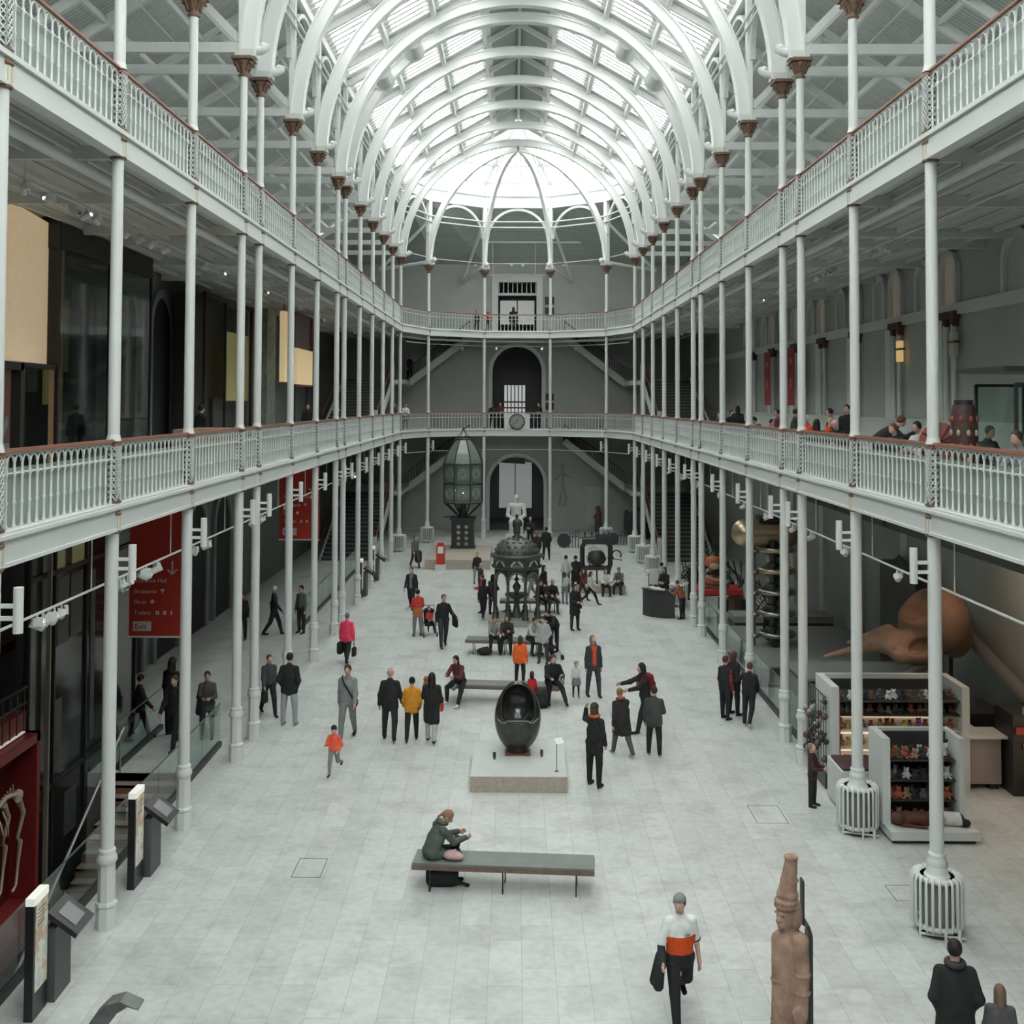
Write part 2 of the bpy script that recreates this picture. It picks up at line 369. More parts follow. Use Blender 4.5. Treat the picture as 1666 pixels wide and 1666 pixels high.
for s in(-1,1): m.add([(0,-4,24.2),(s*X,-4,roofz(X)),(s*X,YA,roofz(X)),(0,YA,24.2),(0,-4,24.35),(s*X,-4,roofz(X)+.15),(s*X,YA,roofz(X)+.15),(0,YA,24.35)],[(0,1,2,3),(4,7,6,5),(1,5,6,2),(0,3,7,4)])
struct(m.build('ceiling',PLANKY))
m=MB(); m.cyl((0,-4,24.0),(0,YA,24.0),.07,n=8); struct(m.build('trim_160',WHITE))
# eave beams and nave arcade arches
for s in(-1,1):
    m=MB(); m.box(s*(W+.1),(YA-4)/2,20.35,.22,YA+4,.3); m.cyl((s*(W-.05),-4,19.35),(s*(W-.05),YA,19.35),.045,n=8); m.cyl((s*(W-.05),-4,19.05),(s*(W-.05),YA,19.05),.045,n=8)
    struct(m.build('trim_%d'%(170+(s>0)),WHITE))
    for j in range(1,14):
        y0,y1=KY[j-1],KY[j]
        m=MB(); r=(y1-y0)/2-.12; zc=20.15-r-.08 if r>1.2 else 18.7
        fn=lambda x,y,z,s=s:(s*(W+.1)+y,x,z)
        m.arch((y0+y1)/2,zc,r-.1,r+.02,0,PI,16,-.07,.07,fn=fn)
        struct(m.build('trim_%d'%(180+2*j+(s>0)),WHITE))
# transverse roof arches
RC=16.4; RI=6.28; RO=6.60
def roof_arch():
    t=thing('roof_arch','','arch',(0,KY[0],0),0,'white iron arches of the glazed roof')
    m=MB(); m.arch(0,RC,RI,RO,0,PI,48,-.13,.13); m.arch(0,RC,RI-.03,RI+.02,0,PI,48,-.17,.17); m.arch(0,RC,RO-.02,RO+.03,0,PI,48,-.17,.17)
    m.build('rib',WHITE_LIT,t)
    for s in(-1,1):
        m=MB(); m.box2(s*6.50,s*6.66,-.12,.12,16.42,20.4); 
        m.prism([(s*6.3,16.42),(s*6.62,16.42),(s*6.62,17.9),(s*6.5,17.8),(s*6.3,17.3)],-.09,.09,'y')
        m.build('post',WHITE_LIT,t)
        m=MB(); m.box2(s*6.25,s*6.74,-.17,.17,16.38,16.55)
        m.tube([(s*6.3,0,16.55),(s*6.15,0,16.56),(s*6.03,0,16.62),(s*6.0,0,16.72)],.09,8,rs=[.12,.11,.10,.07]); m.sphere((s*6.1,0,16.66),.10,8,6)
        m.build('bracket',WHITE,t)
        m=MB(); a,b=6.9,0; m.box(s*3.4,0,roofz(3.4)-.2,6.9*math.hypot(1,.57),.16,.2,ry=s*_sl); m.build('rafter',WHITE_LIT,t)
    return t
ra=roof_arch(); ra['label']='curved white roof arch nearest the viewer, landing on the leftmost visible capitals'
for b,y in enumerate([-2.0,1.5,5.6,9.7]): pass
for j in range(1,14):
    dup(ra,(0,KY[j],0),label='curved white iron roof arch, %s from the viewer, under the glazed roof'%ORD[j])
# perforated round plates between the paired arches
rp=MB(); rp.cyl((0,-.78,0),(0,.78,0),.34,n=20,caps=False); rp.cyl((0,-.78,0),(0,-.70,0),.4,n=20); rp.cyl((0,.70,0),(0,.78,0),.4,n=20)
first=None
for pair,nm in((3,'near'),(7,'far')):
    yc=(KY[pair]+KY[pair+1])/2
    for a,w_ in((38,'lower right'),(52,'upper right'),(128,'upper left'),(142,'lower left')):
        x,z=6.46*math.cos(math.radians(a)),RC+6.46*math.sin(math.radians(a))
        if first is None: o=rp.build('roof_roundel',WHITE); first=o
        else: o=first.copy(); COL.objects.link(o)
        o.location=(x,yc,z); tag(o,'white round drum between the %s pair of roof arches, %s one'%(nm,w_),'roundel','round drums between paired arches')
# ---- apse half dome
APEX=Vector((0,YA+.1,22.6))
def ribpath(P):
    base=Vector((P[0],P[1],16.4)); n=14; out=[]
    for i in range(n+1):
        t=i/n*PI/2; h=Vector((P[0],P[1],0)).lerp(Vector((0,YA,0)),1-math.cos(t)); out.append((h.x,h.y,16.4+(22.55-16.4)*math.sin(t)))
    return out
for i in(1,2,3,4):
    P=APS[i]; pos={1:'leftmost',2:'left of centre',3:'right of centre',4:'rightmost'}[i]
    t=thing('dome_rib','white curved rib rising from the %s apse column to the dome top'%pos,'dome rib',(0,0,0),0,'ribs of the half dome')
    m=MB(); pts=ribpath(P); d=Vector((-P[0],YA-P[1],0)).normalized(); sd=Vector((-d.y,d.x,0))
    vs=[];fs=[]
    for k,p in enumerate(pts):
        p=Vector(p); q=pts[min(k+1,len(pts)-1)]; r=pts[max(k-1,0)]; tg=(Vector(q)-Vector(r)).normalized(); nn=sd.cross(tg)
        dep=.18
        for a,b in((-.1,-dep),(.1,-dep),(.1,dep),(-.1,dep)): vs.append(p+sd*a+nn*b)
    for k in range(len(pts)-1):
        for c in range(4): fs.append((4*k+c,4*k+(c+1)%4,4*k+4+(c+1)%4,4*k+4+c))
    m.add(vs,fs); m.build('rib',WHITE_LIT,t)
    m=MB(); m.box(P[0],P[1],18.5,.26,.26,4.3,rz=math.atan2(d.y,d.x)); m.build('post',WHITE_LIT,t)
    m=MB(); c=Vector((P[0],P[1],16.55)); m.box(c.x,c.y,c.z,.5,.5,.22,rz=math.atan2(d.y,d.x)); e=c+d*.4; m.sphere((e.x,e.y,e.z+.15),.16,8,6); m.build('bracket',WHITE,t)
n=0
for i in range(5):
    p,q=Vector((*APS[i],0)),Vector((*APS[i+1],0)); d=q-p; L=d.length; a=math.atan2(d.y,d.x); mid=(p+q)/2; u=d.normalized()
    m=MB(); r=L/2-.14
    fn=lambda x,y,z,mid=mid,u=u:(mid.x+u.x*x-u.y*y,mid.y+u.y*x+u.x*y,z)
    m.arch(0,20.2-r,r-.13,r+.02,0,PI,20,-.07,.07,fn=fn)
    m.box(mid.x,mid.y,20.4,L,.22,.34,rz=a); m.box(mid.x,mid.y,20.75,L,.1,.45,rz=a); m.box(mid.x,mid.y,21.0,L,.26,.1,rz=a)
    for z in(19.0,19.35): m.cyl((p.x*.985,YA+(p.y-YA)*.96,z),(q.x*.985,YA+(q.y-YA)*.96,z),.045,n=8)
    struct(m.build('trim_%d'%(220+i),WHITE))
    # vertical glazing band and sloped dome glazing
    wn+=1; m=MB(); nb=9
    for k in range(nb+1):
        w_=p.lerp(q,k/nb); t=.34 if k in(0,nb) else .09; m.box(w_.x,w_.y,21.4,t,.1,.75,rz=a)
    m.box(mid.x,mid.y,21.80,L,.24,.2,rz=a)
    C=Vector((0,YA,24.25)); P0=Vector((p.x,p.y,21.82)); Q0=Vector((q.x,q.y,21.82))
    for k in range(nb+1):
        w_=P0.lerp(Q0,k/nb); e=w_.lerp(C,.86 if k in(0,nb) else .72); m.cyl(w_,e,.17 if k in(0,nb) else .06,n=6)
    for t in(.02,.30,.62,.86): m.cyl(P0.lerp(C,t),Q0.lerp(C,t),.17,n=6)
    wo=struct(m.build('window_%d'%wn,WHITE_LIT))
    g=MB(); g.add([(p.x,p.y,21.05),(q.x,q.y,21.05),(q.x,q.y,21.75),(p.x,p.y,21.75)],[(0,1,2,3)]); g.add([P0+Vector((0,0,.04)),Q0+Vector((0,0,.04)),C],[(0,1,2)]); g.build('glass',GLASSR,wo)
# gable of boards closing the sides of the dome roof to the nave roof
# ---- columns
def ring(m,z,r,h,mi=0,n=16,ph=0): m.lathe([(r*.9,z),(r,z+h*.25),(r,z+h*.75),(r*.9,z+h)],n,mi=mi,ph=ph)
def lattice(z0,z1,w=.17):
    m=MB(); h=z1-z0; rows=9; t=.022
    for face in range(4):
        R=Matrix.Rotation(face*PI/2,3,'Z')
        def P(x,z): v=R@Vector((x,-w/2,z)); return v
        for k in range(rows):
            a=z0+h*k/rows; b=z0+h*(k+1)/rows
            for (xa,xb) in((-w/2,w/2),(w/2,-w/2)):
                p=P(xa,a); q=P(xb,min(z1,a+2*h/rows)); m.cyl(p,q if a+2*h/rows<=z1 else P(0,z1),.0115,n=4,caps=False)
        for x in(-w/2,w/2): m.cyl(P(x,z0),P(x,z1),.016,n=4,caps=False)
    return m
def make_column():
    t=thing('gallery_column','','column',(0,0,0),0,'slender white cast iron columns carrying the galleries')
    m=MB(); m.lathe([(.165,0),(.165,.30),(.15,.33),(.175,.36),(.165,.40),(.138,.42)],8,ph=PI/8,smooth=False)
    m.lathe([(.136,.42),(.13,1.0),(.135,1.02)],8,ph=PI/8,smooth=False); m.lathe([(.135,1.0),(.165,1.06),(.14,1.14),(.125,1.17),(.14,1.2),(.125,1.23),(.105,1.24)],20)
    m.build('pedestal',WHITE,t)
    m=MB(); m.lathe([(.108,1.24),(.104,6.18)],20); m.build('lower_shaft',WHITE,t)
    for z in(Z1,Z2):
        m=MB(); ring(m,z-.42,.135,.05,1); m.lathe([(.115,z-.37),(.115,z-.13)],16,mi=0)
        for k in range(12):
            a=2*PI*k/12; m.box(.118*math.cos(a),.118*math.sin(a),z-.25,.02,.012,.2,mi=2,rz=a)
        ring(m,z-.13,.14,.05,1); m.box(0,0,z,.19,.19,.14,mi=2); m.box(0,0,z+.08,.21,.21,.03,mi=1)
        m.build('collar',[WHITE,BROWN,CREAM],t)
        lattice(z+.1,z+.98).build('lattice_panel',WHITE,t)
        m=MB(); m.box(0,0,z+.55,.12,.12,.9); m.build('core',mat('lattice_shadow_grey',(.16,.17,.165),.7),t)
        m=MB(); m.box(0,0,z+1.0,.2,.2,.04,mi=1); m.lathe([(.12,z+1.05),(.105,z+1.12),(.095,z+1.16)],16); m.build('rail_block',[WHITE,WOOD],t)
    m=MB(); m.lathe([(.095,Z1+1.1),(.092,Z2-.4)],20); m.build('middle_shaft',WHITE,t)
    m=MB(); m.lathe([(.095,Z2+1.1),(.088,15.98)],20); m.build('upper_shaft',WHITE,t)
    m=MB(); m.lathe([(.1,15.92),(.13,15.96),(.1,16.0),(.12,16.1),(.17,16.2),(.22,16.28),(.2,16.3)],14)
    for k in range(8):
        a=2*PI*k/8; r=.24 if k%2 else .2
        m.tube([(.12*math.cos(a),.12*math.sin(a),16.05),(.17*math.cos(a),.17*math.sin(a),16.18),(r*math.cos(a),r*math.sin(a),16.25),((r+.03)*math.cos(a),(r+.03)*math.sin(a),16.2)],.03,5)
    m.box(0,0,16.33,.5,.5,.05); m.box(0,0,16.37,.42,.42,.04)
    m.build('capital',BROWN,t)
    return t
col0=make_column(); col0.location=(-W,KY[0],0)
col0['label']='white gallery column cut by the left edge of the view, nearest of the left row'
nearby={(-1,1):'white gallery column nearest and tallest beside the two lit screens on the left',(-1,2):'white gallery column right of the large red directory banner',(1,1):'white gallery column standing through the nearest ribbed radiator on the right',(1,2):'white gallery column standing through the radiator beside the shop shelves'}
colobj={}
for s in(-1,1):
    for k in range(14):
        if s<0 and k==0: continue
        lb=nearby.get((s,k),'slender white gallery column, %s from the viewer in the %s row'%(ORD[k],'left' if s<0 else 'right'))
        colobj[(s,k)]=dup(col0,(s*W,KY[k],0),label=lb)
for i,nm in((1,'leftmost'),(2,'left of the clock'),(3,'right of the clock'),(4,'rightmost')):
    P=APS[i]; a=math.atan2(-P[0],P[1]-YA)
    dup(col0,(P[0],P[1],0),a,label='slender white column of the curved end, %s of its four'%nm)
# ---- balustrades
def baluster_mb():
    m=MB(); m.lathe([(.023,0),(.038,.02),(.019,.06),(.0165,.30),(.03,.33),(.0165,.36),(.0155,.62),(.018,.66),(.033,.70),(.018,.74),(.015,.80)],6)
    return m
def loop_mb(p):
    m=MB(); m.tube([(-p/2,0,.74),(-p/2,0,.84),(-p*.36,0,.91),(0,0,.955),(p*.36,0,.91),(p/2,0,.84),(p/2,0,.74)],.018,5); m.tube([(-p/2,0,.70),(0,0,.715),(p/2,0,.70)],.016,4); return m
def balustrade(p,q,z,label,group,proto={} ,back=True,skip=None):
    d=Vector((q[0]-p[0],q[1]-p[1],0)); L=d.length; a=math.atan2(d.y,d.x); u=d.normalized()
    nb=max(4,round((L-.2)/.232)); pitch=(L-.2)/nb
    t=thing('balustrade',label,'balustrade',(p[0],p[1],z+.05),a,group)
    key=(round(L,2),back,skip)
    if key in proto:
        for o in proto[key]:
            c=o.copy(); COL.objects.link(c); c.parent=t
        return t
    L_=[]
    m=MB(); m.box(L/2,0,1.0,L,.115,.035); m.box(L/2,0,1.02,L,.08,.02); L_.append(m.build('handrail',WOOD,t))
    m=MB(); m.box(L/2,0,.96,L-.1,.03,.03); m.box(L/2,0,.0,L-.1,.05,.04); L_.append(m.build('rail',WHITE,t))
    bm=None
    for i in range(nb+1):
        x=.1+pitch*i
        if skip and abs(x-L/2)<skip: continue
        if bm is None: bm=baluster_mb().build('baluster',WHITE,t); o=bm
        else: o=bm.copy(); COL.objects.link(o); o.parent=t
        o.location=(x,0,.01); L_.append(o)
    m=MB()
    for i in range(nb):
        x=.1+pitch*(i+.5)
        if skip and abs(x-L/2)<skip: continue
        lm=loop_mb(pitch); m.add([(vx+x,vy,vz) for vx,vy,vz in lm.v],lm.f,0,True)
    L_.append(m.build('pointed_arches',WHITE,t))
    if back:
        m=MB(); m.box(L/2,-.055,.40,L-.16,.008,.76); L_.append(m.build('safety_panel',SAFETY,t))
    proto[key]=L_
    return t
gl={0:'lower gallery',1:'upper gallery'}
for lv,z in((0,Z1),(1,Z2)):
    for s in(-1,1):
        for k in range(0,14):
            y0=9.72 if k==0 else KY[k-1]; y1=KY[k]
            sd='left' if s<0 else 'right'
            if s<0: p,q=(s*W,y1),(s*W,y0)
            else: p,q=(s*W,y0),(s*W,y1)
            if k==0: p,q=(p,q)
            balustrade(p,q,z,'white iron balustrade bay on the %s %s, %s from the viewer'%(sd,gl[lv],ORD[k]),'balustrade bays of the side galleries')
    for i in range(5):
        nm=['far left','left of centre','central','right of centre','far right'][i]
        balustrade(APS[i+1],APS[i],z,'white iron balustrade of the curved end on the %s, %s bay'%(gl[lv],nm),'balustrade bays of the curved end',back=False,skip=.85 if (lv==0 and i==2) else None)
# ================================================================== blended solids meshed with surface nets
def sdf_mesh(prims,res,k=.02):
    """prims: ('c',p0,p1,r0,r1[,op]) round cone, ('e',c,(rx,ry,rz),R|None[,op]) ellipsoid, ('b',c,(hx,hy,hz),R,round[,op]) box; op '-' cuts"""
    lo=np.full(3,1e9);hi=-lo; bb=[]
    for p in prims:
        cut=isinstance(p[-1],str)
        if p[0]=='c':
            r=max(p[3],p[4]); a=np.minimum(p[1],p[2])-r; b=np.maximum(p[1],p[2])+r
        elif p[0]=='e':
            r=max(p[2]); a=np.array(p[1])-r; b=np.array(p[1])+r
            if p[3] is None: a=np.array(p[1])-np.array(p[2]); b=np.array(p[1])+np.array(p[2])
        else:
            r=float(np.linalg.norm(p[2]))+p[4]; a=np.array(p[1])-r; b=np.array(p[1])+r
        bb.append((a,b))
        if not cut: lo=np.minimum(lo,a); hi=np.maximum(hi,b)
    mg=2*res+k; lo=lo-mg; hi=hi+mg
    n=np.ceil((hi-lo)/res).astype(int)+1
    D=np.full(n,1.0,dtype=np.float32)
    ax=[lo[i]+res*np.arange(n[i]) for i in range(3)]
    for p,(a,b) in zip(prims,bb):
        m_=2.5*res+k*1.2
        i0=np.maximum(((a-m_-lo)/res).astype(int),0); i1=np.minimum(np.ceil((b+m_-lo)/res).astype(int)+1,n)
        if (i1<=i0).any(): continue
        X=ax[0][i0[0]:i1[0]][:,None,None]; Y=ax[1][i0[1]:i1[1]][None,:,None]; Z=ax[2][i0[2]:i1[2]][None,None,:]
        if p[0]=='c':
            p0=np.array(p[1],float);d=np.array(p[2],float)-p0; L2=max(d@d,1e-12)
            px,py,pz=X-p0[0],Y-p0[1],Z-p0[2]
            t=np.clip((px*d[0]+py*d[1]+pz*d[2])/L2,0,1)
            s=np.sqrt((px-t*d[0])**2+(py-t*d[1])**2+(pz-t*d[2])**2)-(p[3]+(p[4]-p[3])*t)
        else:
            px,py,pz=X-p[1][0],Y-p[1][1],Z-p[1][2]
            if p[3] is not None:
                R=np.array(p[3]).T  # world -> local
                px,py,pz=[R[i][0]*px+R[i][1]*py+R[i][2]*pz for i in range(3)]
            if p[0]=='e':
                rx,ry,rz=p[2]; q=np.sqrt((px/rx)**2+(py/ry)**2+(pz/rz)**2); g=np.sqrt((px/rx**2)**2+(py/ry**2)**2+(pz/rz**2)**2)
                s=np.where(g>1e-6,q*(q-1)/np.maximum(g,1e-6),-min(p[2]))
            else:
                hx,hy,hz=p[2]; rr=p[4]; qx,qy,qz=np.abs(px)-hx+rr,np.abs(py)-hy+rr,np.abs(pz)-hz+rr
                s=np.sqrt(np.maximum(qx,0)**2+np.maximum(qy,0)**2+np.maximum(qz,0)**2)+np.minimum(np.maximum(np.maximum(qx,qy),qz),0)-rr
        sl=tuple(slice(i0[i],i1[i]) for i in range(3)); A=D[sl]
        if isinstance(p[-1],str): kk=k*.5; s=-s; h=np.maximum(kk-np.abs(A-s),0)/kk; D[sl]=np.maximum(A,s)+h*h*kk/4
        else: h=np.maximum(k-np.abs(A-s),0)/k; D[sl]=np.minimum(A,s)-h*h*k/4
    S=D<0
    c=np.zeros(np.array(S.shape)-1,dtype=np.int8)
    for i in(0,1):
        for j in(0,1):
            for l in(0,1): c+=S[i:S.shape[0]-1+i,j:S.shape[1]-1+j,l:S.shape[2]-1+l]
    act=np.argwhere((c>0)&(c<8)); 
    idx=-np.ones(c.shape,dtype=np.int64); idx[tuple(act.T)]=np.arange(len(act))
    acc=np.zeros((len(act),3)); cnt=np.zeros(len(act))
    cor=[(0,0,0),(1,0,0),(0,1,0),(1,1,0),(0,0,1),(1,0,1),(0,1,1),(1,1,1)]
    V=[D[act[:,0]+i,act[:,1]+j,act[:,2]+l] for i,j,l in cor]
    for a,b in((0,1),(2,3),(4,5),(6,7),(0,2),(1,3),(4,6),(5,7),(0,4),(1,5),(2,6),(3,7)):
        va,vb=V[a],V[b]; m=(va<0)!=(vb<0); t=np.where(m,va/np.where(m,va-vb,1),0)
        pa=np.array(cor[a]);pb=np.array(cor[b]); acc+=np.where(m[:,None],pa+(pb-pa)*t[:,None],0); cnt+=m
    P=lo+res*(act+acc/cnt[:,None])
    F=[]
    for axs in range(3):
        s0=[slice(None)]*3; s1=[slice(None)]*3; s0[axs]=slice(0,-1); s1[axs]=slice(1,None)
        a,b=S[tuple(s0)],S[tuple(s1)]; e=np.argwhere(a!=b); o1,o2=[(1,2),(2,0),(0,1)][axs]
        e=e[(e[:,o1]>0)&(e[:,o2]>0)&(e[:,o1]<c.shape[o1])&(e[:,o2]<c.shape[o2])]
        if not len(e): continue
        inside=a[tuple(e.T)]
        q=[]
        for d1,d2 in((0,0),(1,0),(1,1),(0,1)):
            g=e.copy(); g[:,o1]-=d1; g[:,o2]-=d2; q.append(idx[tuple(g.T)])
        q=np.stack(q,1); q[~inside]=q[~inside][:,::-1]; F.append(q)
    return P,np.concatenate(F)
def sdf_obj(name,prims,res,mats,parent=None,k=.02,matfn=None,smooth=True):
    P,F=sdf_mesh(prims,res,k)
    me=bpy.data.meshes.new(name); me.vertices.add(len(P)); me.vertices.foreach_set('co',P.astype(np.float32).ravel())
    me.loops.add(F.size); me.loops.foreach_set('vertex_index',F.astype(np.int32).ravel())
    me.polygons.add(len(F)); me.polygons.foreach_set('loop_start',np.arange(0,F.size,4,dtype=np.int32)); me.polygons.foreach_set('loop_total',np.full(len(F),4,dtype=np.int32))
    for m in (mats if isinstance(mats,(list,tuple)) else [mats]): me.materials.append(m)
    if matfn: me.polygons.foreach_set('material_index',matfn(P[F].mean(1)).astype(np.int32))
    me.polygons.foreach_set('use_smooth',np.full(len(F),smooth)); me.update(calc_edges=True)
    o=bpy.data.objects.new(name,me); COL.objects.link(o)
    if parent: o.parent=parent
    return o
# ================================================================== people
def cloth(c,rough=.85): return mat('cloth_%02x%02x%02x'%tuple(int(min(1,x)*255) for x in c),c,rough,spec=.2,noise=.12,nscale=9)
SKIN=mat('skin',(.50,.30,.225),.6,spec=.3); SKIN2=mat('skin_pale',(.56,.36,.29),.6,spec=.3)
HB,HD,HG,HL,HR=(.045,.03,.022),(.018,.016,.015),(.36,.35,.34),(.24,.15,.085),(.085,.042,.028)
BK,CH,NV,GY,LG,JN=(.026,.027,.028),(.05,.053,.055),(.032,.037,.05),(.16,.17,.17),(.33,.35,.35),(.12,.14,.16)
def Rx(a): c,s=math.cos(a),math.sin(a); return np.array([[1,0,0],[0,c,-s],[0,s,c]])
def Rz(a): c,s=math.cos(a),math.sin(a); return np.array([[c,-s,0],[s,c,0],[0,0,1]])
def Ry(a): c,s=math.cos(a),math.sin(a); return np.array([[c,0,s],[0,1,0],[-s,0,c]])
D2=math.radians
WALK=dict(L=(22,8,2),R=(-16,18,2),aL=(-18,8,18,0),aR=(20,8,20,0))
WALK2=dict(L=(-14,16,2),R=(20,6,2),aL=(18,8,20,0),aR=(-16,8,15,0))
STAND=dict(L=(3,3,4),R=(-2,2,5),aL=(2,10,12,0),aR=(0,10,14,0))
POCK=dict(L=(0,2,6),R=(2,3,6),aL=(-12,16,45,.5),aR=(-12,16,45,.5))
HOLD=dict(L=(2,3,4),R=(-1,2,4),aL=(18,10,75,.55),aR=(18,10,75,.55))
SIT=dict(L=(82,80,7),R=(80,84,9),aL=(25,8,55,.4),aR=(25,8,50,.4),sit=1,lean=14)
SITB=dict(L=(84,95,10),R=(78,60,6),aL=(35,8,60,.5),aR=(30,8,60,.5),sit=1,lean=28)
PCOUNT=[0]
def person(label,x,y,z=0,face=0,H=1.72,pose=STAND,top=BK,bottom=BK,shoe=BK,hair=HD,style='short',hem=.50,bulk=1.0,skin=None,lean=None,hy=0,hp=0,
           res=None,topname='jacket',botname='trousers',shirt=None,sleeve=1.0,hat=None,hs=None,seat=.45,scarf=None,skirt=None,band=None,group='visitors in the hall',extra=None,legs_bare=False,cat='person'):
    p=dict(STAND); p.update(pose)
    dist=math.hypot(x,y)
    if res is None: res=.0115 if dist<20 else .0145 if dist<32 else .018 if dist<42 else .024
    t=thing('person',label,cat,(x,y,z),D2(face),group)
    child=H<1.4; hsc=hs or (1.0 if not child else 1.0+.42*(1.4-H)/.6)
    sit=p.get('sit'); ln=D2(p.get('lean',0) if lean is None else lean)
    hipz=.52*H; pel=np.array([0,0,hipz+.01*H])
    fem=.245*H; tib=.24*H; J={}
    for sd,s in(('L',1),('R',-1)):
        a,kb,ab=[D2(v) for v in p[sd]]; hip=np.array([s*.052*H,0,hipz])
        d=np.array([s*math.sin(ab),-math.sin(a)*math.cos(ab),-math.cos(a)*math.cos(ab)]); kn=hip+d*fem
        b=a-kb; d2=np.array([s*math.sin(ab*.4),-math.sin(b),-math.cos(b)]); an=kn+d2*tib
        J[sd]=(hip,kn,an)
    low=min(J[s][2][2] for s in 'LR')-.038*H
    dz=-low if not sit else seat+.055*H-hipz
    J={s:tuple(q+np.array([0,0,dz]) for q in J[s]) for s in J}; pel=pel+np.array([0,0,dz])
    T=Rx(ln)  # torso tips forward (towards -Y)
    up=lambda v: pel+T@(np.array(v)*H)
    waist=up([0,0,.09]); chest=up([0,-.004,.20]); neck=up([0,.005,.298]); sh={'L':up([.090*bulk**.5,0,.250]),'R':up([-.090*bulk**.5,0,.250])}
    HR_=Rz(D2(hy))@Rx(ln*.45+D2(hp)); hc=up([0,-.004,.325])+HR_@(np.array([0,-.012,.068*hsc])*H)
    arms={}
    for sd,s in(('L',1),('R',-1)):
        a,ab,e,inw=p['a'+sd]; a,ab,e=D2(a)+ln*.6,D2(ab),D2(e)
        d=np.array([s*math.sin(ab),-math.sin(a)*math.cos(ab),-math.cos(a)*math.cos(ab)]); el=sh[sd]+d*.168*H
        d2=np.array([s*(math.sin(ab)*.5-inw),-math.sin(a+e),-math.cos(a+e)]); d2/=np.linalg.norm(d2); wr=el+d2*.142*H
        arms[sd]=(sh[sd],el,wr,d2)
    h=lambda v: hc+HR_@(np.array(v)*H*hsc)
    fine=res<=.0155
    # --- body, one continuous surface
    B=[('e',hc,(.043*H*hsc,.052*H*hsc,.062*H*hsc),HR_),('e',h([0,-.020,-.030]),(.032*H*hsc,.034*H*hsc,.032*H*hsc),HR_),('c',neck-T@np.array([0,0,.02*H]),h([0,.01,-.03]),.031*H,.030*H),
       ('e',chest,(.075*H,.05*H,.09*H),T),('c',pel,waist,.062*H,.058*H),('c',sh['L'],sh['R'],.026*H,.026*H)]
    if fine: B+=[('c',h([0,-.048,.006]),h([0,-.061,-.016]),.006*H*hsc,.010*H*hsc),('e',h([.044,.004,-.004]),(.007*H*hsc,.012*H*hsc,.018*H*hsc),HR_),('e',h([-.044,.004,-.004]),(.007*H*hsc,.012*H*hsc,.018*H*hsc),HR_)]
    if res<.014: B+=[('e',h([.018,-.056,.004]),(.009*H*hsc,.008*H*hsc,.006*H*hsc),HR_,'-'),('e',h([-.018,-.056,.004]),(.009*H*hsc,.008*H*hsc,.006*H*hsc),HR_,'-'),('e',h([0,-.058,-.034]),(.014*H*hsc,.006*H*hsc,.003*H*hsc),HR_,'-')]
    for sd,s in(('L',1),('R',-1)):
        s0,el,wr,d2=arms[sd]; f=1 if not child else 1.1
        B+=[('c',s0,el,.027*H*f,.022*H*f),('c',el,wr,.022*H*f,.0155*H*f)]
        # palm, four fingers of unequal length, thumb from the side
        side=np.array([s,0,0])-d2*(d2@np.array([s,0,0])); side/=max(np.linalg.norm(side),1e-6); nrm=np.cross(d2,side); fwd=nrm if nrm[1]<0 else -nrm
        pc=wr+d2*.028*H; across=fwd; inn=-side
        B.append(('c',wr,pc,.0145*H*f,.017*H*f))
        fr=max(.0055*H,.62*res); gap=.0115*H
        for j,(o,ln_) in enumerate(((1.5,.040),(.5,.046),(-.5,.043),(-1.5,.034))):
            b0=pc+across*gap*o+d2*.012*H; b1=b0+d2*ln_*.5*H+inn*.004*H; b2=b1+d2*ln_*.38*H+inn*.014*H
            B+=[('c',b0,b1,fr,fr),('c',b1,b2,fr,fr*.9)]
        B+=[('c',wr+across*.010*H+d2*.008*H,wr+across*.03*H+d2*.030*H+inn*.006*H,fr*1.15,fr),('c',wr+across*.03*H+d2*.030*H+inn*.006*H,wr+across*.031*H+d2*.052*H+inn*.012*H,fr,fr*.85)]
        hip,kn,an=J[sd]; B+=[('c',hip,kn,.046*H,.031*H),('c',kn,an,.031*H,.019*H),('c',an,an+np.array([0,-.04*H,-.018*H]),.018*H,.014*H)]
    sdf_obj('body',B,res,skin or random.choice((SKIN,SKIN2)),t,k=.010*H if res<.02 else .018*H)
    bk=bulk
    def torso(bk,r=1.0):
        Q=[('e',chest-T@np.array([0,0,.015*H]),(.090*H*bk,.066*H*bk,.10*H),T),('c',pel+T@np.array([0,0,.02*H]),waist+T@np.array([0,0,.03*H]),.073*H*bk,.072*H*bk),('c',up([.045*bk,.0,-.0]),up([.05*bk,0,.13]),.05*H*bk,.055*H*bk),('c',up([-.045*bk,.0,-.0]),up([-.05*bk,0,.13]),.05*H*bk,.055*H*bk),
           ('c',sh['L']-T@np.array([0,0,.006*H]),up([.016,.006,.275]),.032*H,.034*H),('c',sh['R']-T@np.array([0,0,.006*H]),up([-.016,.006,.275]),.032*H,.034*H),('c',up([0,.008,.27]),up([0,.006,.305]),.045*H,.034*H)]
        return Q
    Q=torso(bk)
